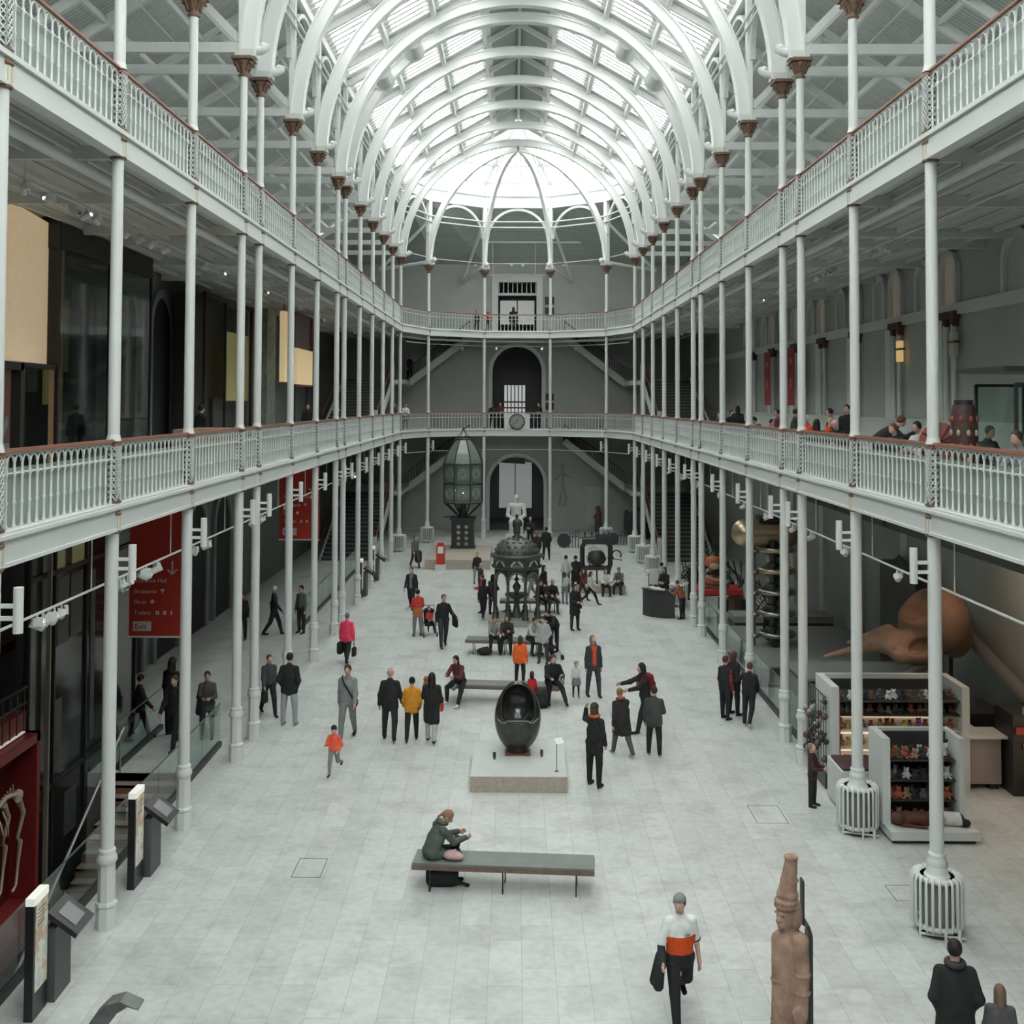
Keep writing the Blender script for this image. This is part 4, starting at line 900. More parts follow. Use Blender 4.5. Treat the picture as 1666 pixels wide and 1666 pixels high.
cafe('auburn haired person in black bending far over a cafe table',7.25,22.9,hair=(.13,.045,.03),pose=dict(HOLD,lean=50),H=1.68,face=70,bulk=1.3,res=.018)
cafe('person with reddish brown hair sitting at the table opposite the bending one',7.5,22.3,hair=(.16,.07,.045),face=-60,top=(.03,.045,.045),res=.018,bulk=1.1)
cafe('young man in a white shirt seated near the nearest right column',7.9,22.1,hair=HD,top=(.5,.52,.52),face=-60,res=.018,seat=.5)
cafe('person in a pale grey top with a bald crown close to the rail',7.2,20.3,hair=None,style=None,top=(.45,.45,.45),face=100,res=.018)
cafe('person in dark clothes seated behind the glass case at the right',8.3,20.2,hair=HD,top=CH,face=20,res=.018)
cafe('person in grey seated at the right edge of the gallery',7.35,16.5,hair=HB,top=(.2,.22,.24),face=-60,res=.018)
P('person in white at the far end of the lower gallery rail, left',-6.35,63.6,z=Z1,face=20,H=1.62,pose=HOLD,top=(.55,.56,.55),bottom=CH,hair=HR,group='people on the far galleries')
P('person in a dark waistcoat beside the one in white on the far lower gallery',-7.0,63.4,z=Z1,face=60,H=1.66,pose=HOLD,top=CH,bottom=BK,hair=HD,group='people on the far galleries')
P('person in black at the far lower gallery rail left of the clock',-1.55,69.5,z=Z1,face=0,H=1.6,pose=HOLD,top=BK,bottom=BK,hair=HD,group='people on the far galleries')
P('person in maroon at the far lower gallery rail left of the clock',-1.05,69.6,z=Z1,face=10,H=1.68,pose=HOLD,top=(.08,.025,.03),bottom=BK,hair=HR,group='people on the far galleries')
P('person in black with a white paper right of the clock on the lower gallery',1.35,69.6,z=Z1,face=-10,H=1.66,pose=HOLD,top=BK,bottom=BK,hair=HD,group='people on the far galleries')
P('person in black at the left of the far upper gallery doorway',-2.55,69.7,z=Z2,face=30,H=1.45,pose=STAND,top=BK,bottom=BK,hair=HD,group='people on the far galleries')
P('person in a red top on the far upper gallery',-1.85,69.9,z=Z2,face=0,H=1.5,pose=STAND,top=(.5,.04,.04),bottom=BK,hair=HD,style='long',group='people on the far galleries')
P('person in a black cape in front of the far upper doorway',-.25,71.0,z=Z2,face=170,H=1.75,pose=STAND,top=BK,bottom=BK,hair=HD,style='long',bulk=1.3,group='people on the far galleries')
# ================================================================== furniture and exhibits on the floor
LEATHER=mat('grey_green_leather',(.16,.175,.165),.42,noise=.12,nscale=3)
WOODB=mat('bench_wood',(.16,.105,.085),.5,noise=.2,nscale=8)
def bench(label,x,y,rz,L=3.1,D=.62):
    t=thing('bench',label,'bench',(x,y,0),rz,'long padded benches in the hall')
    m=MB(); m.box(0,0,.40,L,D,.075); m.build('frame',WOODB,t)
    m=MB(); m.box(0,0,.455,L-.02,D-.02,.04); 
    for i in range(1,4): m.box(-L/2+L*i/4,0,.476,.012,D-.04,.006)
    m.build('seat_pad',LEATHER,t)
    for sx in(-.40,0,.40):
        m=MB(); m.tube([(sx*L,-.27,.37),(sx*L,-.22,.2),(sx*L,-.30,.012),(sx*L,-.16,.012)],.013,6); m.tube([(sx*L,.27,.37),(sx*L,.22,.2),(sx*L,.30,.012),(sx*L,.16,.012)],.013,6); m.tube([(sx*L,-.24,.36),(sx*L,0,.30),(sx*L,.24,.36)],.013,6); m.build('leg',BLACK,t)
    return t
bench('padded bench nearest the viewer with the woman reading on it',-.29,19.45,-.075)
bench('padded bench in the middle behind the black egg sculpture',-.40,31.45,-.09)
bench('padded bench with a bag under its left end, just in front of the fountain',-.42,37.3,-.1,2.6)
bench('padded bench seen through the arches behind the fountain',.5,44.65,0,2.4)
def softbag(label,name,cat,prims,col,res=.02,group=None):
    o=sdf_obj(name,prims,res,cloth(col),None,k=.04); return tag(o,label,cat,group)
softbag('black rucksack standing under the front bench','backpack','bag',[('b',(-1.35,19.5,.17),(.28,.13,.16),None,.1),('c',(-1.1,19.45,.1),(-.9,19.4,.05),.03,.02),('c',(-.9,19.4,.05),(-.95,19.5,.02),.02,.02)],BK,.014)
softbag('pink and white plastic bag lying on the front bench beside the reader','carrier_bag','bag',[('e',(-1.18,19.42,.55),(.15,.12,.08),None),('e',(-1.07,19.4,.53),(.1,.1,.05),None),('c',(-1.2,19.4,.58),(-1.12,19.4,.64),.04,.02)],(.50,.34,.34),.014)
softbag('black bag on the front bench held upright by the reader','handbag','bag',[('b',(-1.12,19.62,.66),(.07,.05,.15),Ry(.3),.04)],BK,.014)
softbag('dark bag lying on the floor under the second bench back','backpack','bag',[('e',(-1.1,37.0,.13),(.26,.15,.12),None),('c',(-1.2,37,.2),(-1.0,37,.26),.03,.03)],BK)
softbag('black rucksack with a pale ring set down before the man on the middle bench','backpack','bag',[('b',(.62,30.7,.24),(.2,.15,.24),None,.12),('e',(.62,30.6,.16),(.15,.1,.1),None)],BK)
softbag('light grey coat thrown over the left end of the middle bench','folded_coat','coat',[('e',(-1.75,31.4,.56),(.14,.2,.1),None),('e',(-1.8,31.2,.48),(.1,.1,.16),None)],(.3,.32,.32))
softbag('grey bag beside the man at the right end of the middle bench','handbag','bag',[('b',(1.2,31.3,.62),(.07,.14,.16),None,.06)],LG)
softbag('pink cushion like bag beside the bending man','handbag','bag',[('e',(1.0,37.1,.62),(.18,.13,.09),None)],(.62,.06,.16))
# the egg on its plinth
t=thing('stone_plinth','low pale stone plinth carrying the black egg sculpture','plinth',(-.02,25.35,0))
m=MB(); m.box2(-1.035,1.035,-1.27,-1.25,0,.33,1); m.box2(-1.03,1.03,-1.25,1.27,0,.33,0); m.build('block',[mat('plinth_top_stone',(.52,.55,.53),.6,noise=.05,nscale=3),BRICKY],t)
EGG=mat('bronze_black_polished',(.022,.024,.022),.22,metal=.0,spec=.8,noise=.25,nscale=5); EGGR=mat('egg_pale_rim',(.17,.19,.175),.35)
t=thing('egg_sculpture','black hollowed egg sculpture standing upright on the low plinth','sculpture',(-.04,25.85,.33)); t.scale=(1,1,1.12)
Rt=Rx(-.16)
E=[('e',(0,0,.68),(.53,.44,.69),None),('e',(0,0,.98),(.40,.34,.44),None),('c',(0,0,.2),(0,0,-.02),.26,.25),
   ('e',(0,-.20,.98),(.37,.36,.40),None,'-'),('b',(0,-.38,.86),(.36,.30,.16),None,.08,'-'),('e',(0,-.36,1.1),(.30,.3,.34),None,'-')]
def eggm(C): return ((C[:,1]>-.2)&(C[:,1]<-.02)&(np.abs(C[:,0])>.40)).astype(int)
sdf_obj('shell',E,.02,[EGG,EGGR],t,k=.03)
m=MB(); m.box(0,-.12,.005,.58,.5,.01); m.build('base_plate',mat('rust_base',(.22,.085,.05),.6),t)
m=MB(); m.tube([(-.46,-.22,.70),(-.36,-.36,.66),(-.28,-.40,.66),(-.24,-.41,.70),(0,-.44,.71),(.24,-.41,.70),(.28,-.40,.67),(.36,-.36,.67),(.46,-.22,.71)],.018,6); m.build('lip',EGGR,t)
for sx,sy,nm in((-.56,25.25,'left'),(.50,25.45,'right')):
    t=thing('floor_spotlight','small black spotlight on the plinth %s of the egg'%nm,'spotlight',(sx,sy,.33),0,'spotlights on the egg plinth'); m=MB(); m.cyl((0,0,.04),(0,.05,.14),.035,n=10); m.build('head',BLACK,t); m=MB(); m.cyl((0,0,0),(0,0,.05),.025,n=10); m.build('foot',DARK,t)
t=thing('label_stand','slim metal label stand on the right of the egg plinth','label stand',(.80,24.45,.33)); m=MB(); m.cyl((0,0,0),(0,0,.62),.009,n=6); m.cyl((0,0,0),(0,0,.01),.05,n=10); m.build('post',DARK,t); m=MB(); m.box(.05,-.02,.66,.2,.16,.008,rx=.6,rz=.5); m.build('label_panel',mat('label_white',(.75,.78,.77),.4),t)
# pushchairs
def pushchair(label,x,y,rz,col,kid=None):
    t=thing('pushchair',label,'pushchair',(x,y,0),rz); m=MB()
    for s in(-.22,.22): m.tube([(s,-.35,.1),(s,.05,.45),(s,.42,.98)],.013,6); m.tube([(s,.3,.1),(s,-.05,.5)],.012,6)
    m.tube([(-.22,.42,.98),(.22,.42,.98)],.016,6); m.build('frame',DARK,t)
    for s in(-.24,.24):
        for yy,r in((-.35,.085),(.3,.12)):
            m=MB(); m.cyl((s-.02,yy,r),(s+.02,yy,r),r,n=16); m.build('wheel',BLACK,t)
    sdf_obj('seat',[('b',(0,0,.38),(.18,.2,.04),None,.04),('b',(0,.2,.6),(.18,.04,.24),Rx(-.3),.04),('e',(0,.2,.82),(.2,.2,.12),None),('e',(0,.1,.74),(.17,.2,.12),None,'-')],.02,cloth(col),t)
    return t
pushchair('dark pushchair with a child in red, pushed by the person in red and orange',-3.15,40.1,.2,BK)
person('child in a red top sitting in the dark pushchair',-3.15,40.15,z=.05,face=20,H=1.0,pose=dict(SIT,lean=-10),top=(.42,.05,.06),bottom=BK,hair=HD,seat=.40,res=.02)
pushchair('black pushchair in front of the bending man by the bench',1.05,36.55,.5,BK)
# ---- fountain
IRON=mat('fountain_iron',(.045,.052,.048),.4,noise=.35,nscale=18); IRONG=mat('fountain_gold_trim',(.26,.19,.085),.45,noise=.2,nscale=20); IRONW=mat('fountain_cream_trim',(.46,.47,.42),.5)
FX,FY=-.04,42.6
t=thing('iron_fountain','ornate dark cast iron fountain with arches and a domed canopy','fountain',(FX,FY,0))
m=MB(); m.lathe([(1.15,0),(1.15,.1),(1.0,.1),(1.0,.2)],8,ph=PI/8,smooth=False); m.build('step',mat('fountain_step',(.34,.33,.30),.7),t)
N=8; RR=.86
for i in range(N):
    a=2*PI*(i+.5)/N; x,y=RR*math.cos(a),RR*math.sin(a)
    m=MB(); m.lathe([(.13,.2),(.13,.3),(.09,.34),(.11,.42),(.07,.5),(.055,.56),(.05,1.5),(.075,1.54),(.055,1.58),(.08,1.66)],10,c=(x,y,0)); m.build('column',IRON,t)
for i in range(N):
    a=2*PI*i/N; ca,sa=math.cos(a),math.sin(a); rr=RR*math.cos(PI/N); hw=RR*math.sin(PI/N)
    fn=lambda x,y,z,ca=ca,sa=sa,rr=rr:(ca*(rr+y)-sa*x, sa*(rr+y)+ca*x, z)
    m=MB(); m.arch(0,1.66,hw-.09,hw+.01,0,PI,14,-.03,.03,fn=fn); m.arch(0,1.66,hw-.075,hw-.03,0,PI,14,-.045,.045,1,fn=fn)
    m.add([fn(-hw,-.02,1.66),fn(hw,-.02,1.66),fn(hw,-.02,2.35),fn(-hw,-.02,2.35)],[]) 
    # spandrel plate with rounded cut, lunette hood above
    n=12; pts=[(-hw*math.cos(PI*k/n),1.66+hw*.97*math.sin(PI*k/n)) for k in range(n+1)]
    for k in range(n):
        (xa,za),(xb,zb)=pts[k],pts[k+1]; q=[fn(xa,0,za),fn(xb,0,zb),fn(xb,0,2.08),fn(xa,0,2.08)]; m.add(q,[(0,1,2,3)])
    m.arch(0,2.16,.17,.24,-.1,PI+.1,12,.0,.1,2,fn=fn); m.arch(0,2.16,.03,.17,0,2*PI,12,.0,.05,fn=fn)
    for k in range(8): 
        b=2*PI*k/8; m.cyl(fn(0,.06,2.16),fn(.15*math.cos(b),.06,2.16+.15*math.sin(b)),.012,n=4,mi=0)
    m.build('arch_panel',[IRON,IRONG,IRONW],t)
m=MB(); m.lathe([(.92,2.05),(.98,2.12),(.90,2.2),(.90,2.42),(1.02,2.48),(1.02,2.54),(.86,2.58)],24); m.build('cornice',IRON,t)
m=MB(); pr=[(.84*math.cos(b),2.56+.62*math.sin(b)) for b in[PI/2*k/9*.93 for k in range(10)]]; m.lathe(pr,24)
for k in range(4):
    rr_,zz=.84*math.cos(.25+.3*k),2.56+.62*math.sin(.25+.3*k)
    for i in range(20-3*k): 
        a=2*PI*(i+.5*(k%2))/(20-3*k); m.sphere((rr_*math.cos(a),rr_*math.sin(a),zz),.05,6,4)
m.build('dome',mat('fountain_dome',(.075,.08,.075),.35,noise=.5,nscale=14),t)
m=MB(); m.lathe([(.17,3.12),(.2,3.2),(.1,3.26),(.14,3.36),(.13,3.44)],12); m.build('finial_base',IRON,t)
sdf_obj('finial_figure',[('c',(0,0,3.46),(0,0,3.72),.14,.12),('e',(.04,0,3.74),(.15,.1,.14),None),('c',(.1,0,3.8),(.16,0,3.62),.06,.04),('c',(-.1,0,3.8),(-.14,.02,3.6),.055,.04),('e',(0,-.02,3.98),(.065,.07,.085),None),('c',(0,0,3.85),(0,0,3.95),.05,.04)],.02,IRON,t,k=.03)
m=MB(); m.lathe([(.32,.2),(.3,.3),(.14,.38),(.10,.7),(.13,.78),(.1,.84),(.42,.98),(.46,1.04),(.44,1.06),(.12,1.0),(.07,1.1),(.16,1.3),(.15,1.36),(.05,1.5),(.09,1.6),(.03,1.7),(.045,1.8),(.005,2.0)],18)
m.tube([(0,0,1.55),(.18,0,1.62),(.26,0,1.56)],.015,5); m.tube([(0,0,1.55),(-.18,0,1.62),(-.26,0,1.56)],.015,5); m.build('basin_pillar',IRON,t)
# ---- lighthouse lens
LX,LY=-2.9,60.9
t=thing('stone_plinth','wide pale stone plinth under the lighthouse lens','plinth',(-2.95,58.6,0)); m=MB(); m.box2(-1.6,1.6,-2.95,2.9,0,.47); m.build('block',BRICKY,t)
t=thing('lighthouse_lens','giant bird cage shaped glass lighthouse lens on a black iron base','lighthouse lens',(LX,LY-.3,.47))
m=MB(); m.box2(-.60,.60,-.60,.60,0,1.55); m.box2(-.70,.70,-.70,.70,1.50,1.62); m.box2(-.66,.66,-.66,.66,0,.06); m.build('base',BLACK,t)
m=MB()
for i in range(2):
    for j in range(4): m.cyl((-.22+.42*i,-.61,.25+.3*j),(-.22+.42*i,-.63,.25+.3*j),.1,n=12,mi=0)
m.build('dials',mat('dial_glass',(.30,.32,.31),.2),t)
m=MB(); m.lathe([(.42,1.6),(.3,1.7),(.16,1.9),(.16,2.75)],12); m.box(-.75,0,1.62,.55,.1,.06)
for i in range(8):
    a=2*PI*(i+.5)/8; m.cyl((.35*math.cos(a),.35*math.sin(a),1.75),(1.08*math.cos(a),1.08*math.sin(a),2.42),.045,n=6)
m.build('struts',BLACK,t)
LG_=glassmat('lens_glass',.70,1.7,tint=(.88,1,.94),rough=.08,diff=.20); LGG=glassmat('lens_glass_green',.42,1.8,tint=(.7,.95,.85),rough=.12,diff=.34)
def lensr(z): return 1.1 if z<4.5 else 1.1*(1-.62*((z-4.5)/1.3)**1.5)
zs=[2.42,3.45,4.5,4.75,5.05,5.3,5.55,5.8]
m=MB()
for i in range(8):
    a=2*PI*(i+.5)/8; m.tube([(lensr(z)*math.cos(a),lensr(z)*math.sin(a),z) for z in zs],.035,5)
for z in(2.42,3.45,4.5): m.tube([(1.1*math.cos(2*PI*(i+.5)/8),1.1*math.sin(2*PI*(i+.5)/8),z) for i in range(8)],.04,5,closed=True)
m.tube([(.42*math.cos(2*PI*i/12),.42*math.sin(2*PI*i/12),5.82) for i in range(12)],.04,5,closed=True)
for i in range(6):
    a=2*PI*i/6; m.cyl((.4*math.cos(a),.4*math.sin(a),5.82),(0,0,6.35),.016,n=4)
m.sphere((0,0,6.36),.07,8,6); m.build('frame',BLACK,t)
m=MB()
for k in range(2): m.lathe([(1.08,zs[k]+.02),(1.08,zs[k+1]-.02)],8,ph=PI/8,smooth=False)
m.v and m.build('lens_panes',LG_,t)
m=MB(); m.lathe([(lensr(z)*.98,z) for z in zs[2:]],8,ph=PI/8,smooth=False); m.build('lens_crown',LGG,t)
PRG=mat('prism_glass',(.30,.36,.33),.08,spec=1)
for i in range(8):
    a=2*PI*i/8
    for z in(2.93,3.98):
        m=MB()
        for r in(.12,.2,.28): m.tube([(1.0*math.cos(a)-r*math.cos(b)*math.sin(a),1.0*math.sin(a)+r*math.cos(b)*math.cos(a),z+r*math.sin(b)) for b in[2*PI*q/14 for q in range(14)]],.014,4,closed=True)
        m.build('prism_ring',PRG,t)
for x,z in((-.55,3.1),(.02,2.95)):
    m=MB(); m.sphere((x*.8,-.5,z),.045,8,6); m.build('lamp',mat('lens_lamp',(1,1,1),emit=(1,.97,.9),es=4),t)
# ---- red info post
t=thing('info_post','red information post with a white panel beside the lens plinth','sign',(-3.77,55.5,0)); RED=mat('sign_red',(.50,.032,.022),.5)
m=MB(); m.box(0,0,.14,.52,.4,.28); m.build('foot',WHITE,t); m=MB(); m.box(0,0,.72,.42,.22,.88); m.prism([(-.2,1.16),(.2,1.16),(.14,1.34),(-.14,1.34)],-.08,.08,'y'); m.build('panel',RED,t); m=MB(); m.box(0,-.115,1.0,.28,.01,.34); m.build('notice',mat('label_white',(.75,.78,.77)),t)
# ---- small plinth and black machine (old printing press like engine)
t=thing('stone_plinth','small pale stone plinth the two people sit on','plinth',(3.75,49.6,0)); m=MB(); m.box2(-1.15,.95,-.7,.7,0,.34); m.build('block',BRICKY,t)
t=thing('iron_printing_press','tall black iron hand press with an eagle topped crossbar','printing press',(3.5,49.9,.34))
m=MB()
for s in(-1,1): m.tube([(s*.5,0,0),(s*.52,0,.45),(s*.62,0,.8),(s*.62,0,1.55),(s*.5,0,1.75)],.11,8); m.tube([(s*.5,-.5,0),(s*.45,-.2,.3),(s*.5,0,.6)],.06,6)
m.box(0,0,.62,1.15,.35,.16); m.cyl((0,-.5,0),(0,-.3,.62),.04,n=6); m.build('legs_and_frame',BLACK,t)
m=MB(); m.lathe([(.30,.7),(.42,.9),(.44,1.1),(.34,1.3),(.2,1.38)],16,sy=.5); m.build('bed',BLACK,t)
m=MB(); m.tube([(-.36,-.24,1.25),(-.44,-.26,1.05),(-.34,-.28,.85),(-.2,-.28,.78)],.03,6); m.tube([(.36,-.24,1.25),(.44,-.26,1.05),(.34,-.28,.85),(.2,-.28,.78)],.03,6); m.tube([(-.35,-.2,1.45),(-.1,-.2,1.62),(.1,-.2,1.5),(.3,-.2,1.42)],.04,6); m.build('pale_ornaments',mat('press_pale_paint',(.42,.43,.40),.4),t)
m=MB(); m.box(0,0,1.78,1.25,.2,.22); m.box(.3,0,2.0,.7,.16,.2); m.cyl((-.75,0,1.95),(.7,0,2.02),.035,n=6); 
for x in(-.5,-.2,.1,.35,.55): m.lathe([(.05,0),(.02,.08),(.045,.14),(.005,.26)],8,c=(x,0,1.98))
m.build('crossbar',BLACK,t)
m=MB(); m.tube([(.9+.2*math.cos(a),0,1.2+.2*math.sin(a)) for a in[PI*1.3-PI*1.5*q/10 for q in range(11)]],.035,6); m.cyl((.5,0,1.05),(1.15,-.1,.98),.02,n=6); m.build('lever',BLACK,t)
# ---- small dark exhibits near the far wall
for x,y,nm,h in((3.0,64.2,'low dark machine with spokes near the far wall, left one',.8),(5.9,65.6,'low dark machine with spokes near the far wall, right one',.7)):
    t=thing('spoked_machine',nm,'machine',(x,y,0)); m=MB(); m.cyl((-.3,-.1,h*.5),(-.3,.1,h*.5),h*.5,n=14); m.build('drum',BLACK,t); m=MB()
    for k in range(5): m.cyl((-.2+.18*k,0,0),(-.1+.16*k,0,h+.06*k),.03,n=5)
    m.cyl((-.4,0,h*.7),(.5,0,h*.8),.03,n=5); m.build('spokes',DARK,t)
# carved totem on the far wall with pale panel
t=thing('wall_panel','pale upright panel on the far wall behind a right hand column','panel',(5.1,72.6,0)); m=MB(); m.box2(-.55,.35,-.06,0,.3,2.9); m.build('board',mat('pale_board',(.42,.46,.44),.6),t)
t=thing('carved_wood_figure','reddish brown carved wood figure before the pale far wall panel','sculpture',(5.2,71.9,0)); m=MB(); m.cyl((0,0,0),(0,0,.7),.2,n=10); m.build('pedestal',DARK,t)
sdf_obj('figure',[('c',(0,0,.75),(.05,0,1.2),.2,.17),('e',(0,0,1.5),(.16,.13,.2),None),('c',(-.1,0,1.1),(-.25,-.1,.95),.08,.06)],.03,mat('carved_red_wood',(.17,.075,.045),.6),t)
t=thing('black_cloaked_exhibit','tall rounded black exhibit under the right far stairs','exhibit',(7.6,68.6,0)); sdf_obj('shape',[('e',(0,0,.9),(.95,.5,1.0),None),('c',(-.9,0,.3),(-.9,0,1.6),.18,.14)],.04,BLACK,t)
# pale outline figure on end wall
t=thing('wall_figure','faint pale human outline on the far wall right of the doorway','wall drawing',(2.95,72.72,0)); M_=mat('faint_pale_paint',(.36,.38,.365),.8); m=MB()
m.tube([(0,0,4.0),(.12,0,4.15),(0,0,4.3),(-.12,0,4.15)],.05,5,closed=True); m.tube([(0,0,3.95),(0,0,3.0),(-.2,0,1.6)],.07,5); m.tube([(0,0,3.0),(.25,0,2.2),(.1,0,1.6)],.06,5); m.tube([(-.5,0,3.2),(0,0,3.7),(.5,0,3.4)],.05,5); m.build('outline',M_,t)
# ---- marble seated figure
MARB=mat('white_marble',(.62,.63,.60),.45,noise=.05,nscale=4)
t=thing('marble_statue','white marble statue of a seated man in front of the far doorway','statue',(-.03,66.6,0)); m=MB(); m.box2(-.62,.62,-.65,.65,0,.55); m.build('pedestal',MARB,t)
sdf_obj('seated_figure',[('c',(0,.1,1.2),(0,.05,2.05),.34,.30),('c',(-.36,.05,2.15),(.36,.05,2.15),.17,.17),('e',(0,-.02,2.62),(.15,.17,.21),None),('c',(0,.03,2.2),(0,0,2.5),.11,.1),('c',(-.45,.05,2.1),(-.5,-.15,1.6),.13,.11),('c',(-.5,-.15,1.6),(-.22,-.5,1.45),.11,.09),('c',(.45,.05,2.1),(.5,-.15,1.6),.13,.11),('c',(.5,-.15,1.6),(.22,-.5,1.45),.11,.09),
 ('c',(-.2,0,1.2),(-.25,-.55,1.25),.22,.18),('c',(.2,0,1.2),(.25,-.55,1.25),.22,.18),('c',(-.25,-.55,1.25),(-.25,-.5,.62),.19,.15),('c',(.25,-.55,1.25),(.25,-.5,.62),.19,.15),('b',(0,.35,1.0),(.42,.3,.5),None,.05),('c',(0,-.5,1.1),(0,-.45,.7),.2,.22)],.03,MARB,t,k=.06)
# ---- glass doorway scenery at the end of the ground floor
t=thing('glazed_entrance','pale lit glazed screen seen through the ground floor end arch','glazed screen',(0,78.5,0)); m=MB(); m.box2(-1.25,1.1,0,.05,0.9,4.2); m.build('pane',mat('dim_lit_screen',(.4,.42,.41),.5,emit=(.75,.8,.78),es=.22),t); m=MB()
for x in(-1.25,1.1,-.1): m.box2(x-.03,x+.03,-.06,0,.9,4.2)
m.box2(-1.25,1.1,-.06,0,4.2,4.3); m.build('frame',DARK,t)
t=thing('hanging_aircraft_panel','angular dark and white hanging wing shapes under the end arch','hanging exhibit',(0,76,0)); A=mat('panel_grey',(.34,.36,.35),.6); m=MB()
for pl,mi in(([(-1.6,5.3),(1.2,4.9),(1.4,4.7),(-1.5,4.85)],0),([(-1.5,4.85),(.6,4.65),(.55,4.45),(-1.5,4.5)],1),([(.5,4.7),(1.7,4.95),(1.9,4.1),(.5,4.25)],1),([(-1.5,4.5),(.5,4.4),(.6,4.1),(-1.4,4.2)],2),([(-1.2,5.4),(0,5.65),(1,5.3)],1)): m.prism(pl,0,.1,'y',mi)
m.build('panels',[BLACK,mat('panel_pale',(.5,.53,.52),.6),A],t)
t=thing('glazed_doors','bright paned double doors beyond the lower gallery arch','doors',(-.15,77,Z1)); m=MB(); m.box2(-.75,.75,0,.04,.3,2.9); m.build('panes',mat('door_daylight',(.6,.6,.6),emit=(.85,.9,.88),es=.45),t); m=MB()
for i in range(7): m.box2(-.75+.25*i-.035,-.75+.25*i+.035,-.06,0,.3,2.9)
for z in(.3,1.3,1.7,2.9): m.box2(-.78,.78,-.07,0,z-.05,z+.05)
m.build('frame',DARK,t)
t=thing('gallery_window','pale window glass inside the upper gallery doorway','window',(0,75,Z2)); m=MB(); m.box2(-1.15,1.15,0,.04,.9,2.5); m.build('pane',mat('upper_pane',(.5,.5,.5),emit=(.8,.86,.83),es=.30),t); m=MB(); m.box2(-1.2,1.2,-.05,0,2.5,2.65); m.box2(-.04,.04,-.05,0,.9,2.5); m.build('frame',DARK,t)
# ---- clock on the lower end gallery
t=thing('gallery_clock','round clock with a grey face in the middle of the lower end balustrade','clock',(0,YA+6.12,Z1+.5))
m=MB(); m.box2(-.78,.78,0,.06,-.46,.46); m.build('backboard',WHITE,t)
m=MB(); m.cyl((0,-.06,0),(0,0,0),.47,n=36); m.tube([(.45*math.cos(2*PI*i/36),-.07,.45*math.sin(2*PI*i/36)) for i in range(36)],.035,6,closed=True); m.build('bezel',BLACK,t)
m=MB(); m.cyl((0,-.075,0),(0,-.06,0),.42,n=36); m.build('dial',mat('clock_dial',(.30,.31,.30),.5),t)
m=MB()
for k in range(12):
    a=2*PI*k/12; m.box(.33*math.sin(a),-.082,.33*math.cos(a),.028,.008,.11,ry=a)
m.build('hour_marks',BLACK,t)
for nm,a,L,w_ in(('hour_hand',2*PI*(12.67/12),.2,.035),('minute_hand',2*PI*40/60,.31,.025)):
    m=MB(); m.box(L/2*math.sin(a)*.9,-.09,L/2*math.cos(a)*.9,w_,.008,L,ry=a); m.build(nm,BLACK,t)
# ---- radiators round the columns
def radiator():
    t=thing('column_radiator','','radiator',(0,0,0),0,'ribbed white radiators wrapped round columns'); R_=.385
    for i in range(24):
        a=2*PI*i/24; c,s=math.cos(a),math.sin(a); m=MB()
        m.tube([(c*(R_-.10),s*(R_-.10),.16),(c*(R_-.02),s*(R_-.02),.13),(c*R_,s*R_,.18),(c*R_,s*R_,.84),(c*(R_-.02),s*(R_-.02),.9),(c*(R_-.07),s*(R_-.07),.915),(c*(R_-.12),s*(R_-.12),.86)],.024,6); m.build('tube',WHITE,t)
    m=MB(); m.tube([(.31*math.cos(2*PI*i/30),.31*math.sin(2*PI*i/30),.875) for i in range(30)],.045,6,closed=True); m.lathe([(.27,.88),(.2,.88),(.165,.93),(.15,1.06),(.12,1.1),(.10,1.11)],20); m.build('top_ring',WHITE,t)
    m=MB(); m.tube([(.33*math.cos(2*PI*i/30),.33*math.sin(2*PI*i/30),.15) for i in range(30)],.04,6,closed=True); m.build('bottom_ring',WHITE,t)
    m=MB(); m.lathe([(.27,.1),(.27,.86)],20); m.build('inner_core',mat('radiator_core',(.20,.21,.205),.7),t)
    m=MB(); m.cyl((-.34,-.18,.06),(.30,-.36,.05),.022,n=6); m.build('pipe',WHITE,t)
    for fx,fy,fr_ in((-.02,-.4,.022),(.2,-.38,.028),(-.34,-.18,.02),(.3,.25,.02)): m=MB(); m.cyl((fx,fy,0),(fx,fy,.19),fr_,n=6); m.build('foot',WHITE,t)
    m=MB(); m.cyl((0,0,0),(0,0,.02),.30,n=20); m.build('foot_plate',DARK,t)
    return t
spots=[(W,KY[1],'ribbed white radiator nearest the viewer, behind the man in the corner'),(W,KY[2],'ribbed white radiator beside the toy shelves'),(W,KY[9],'ribbed white radiator behind the black desk'),(W,KY[11],'ribbed white radiator in the far right row, nearest of four'),(W,KY[12],'ribbed white radiator in the far right row, second of four'),(W,KY[13],'ribbed white radiator in the far right row, third of four'),(5.28,YA+3.85,'ribbed white radiator at the right column of the curved end'),(-W,KY[13],'ribbed white radiator at the last column of the left row'),(-5.28,YA+3.85,'ribbed white radiator at the left column of the curved end')]
r0=radiator(); r0.location=(*spots[0][:2],0); r0['label']=spots[0][2]
for x,y,l in spots[1:]: dup(r0,(x,y,0),label=l)
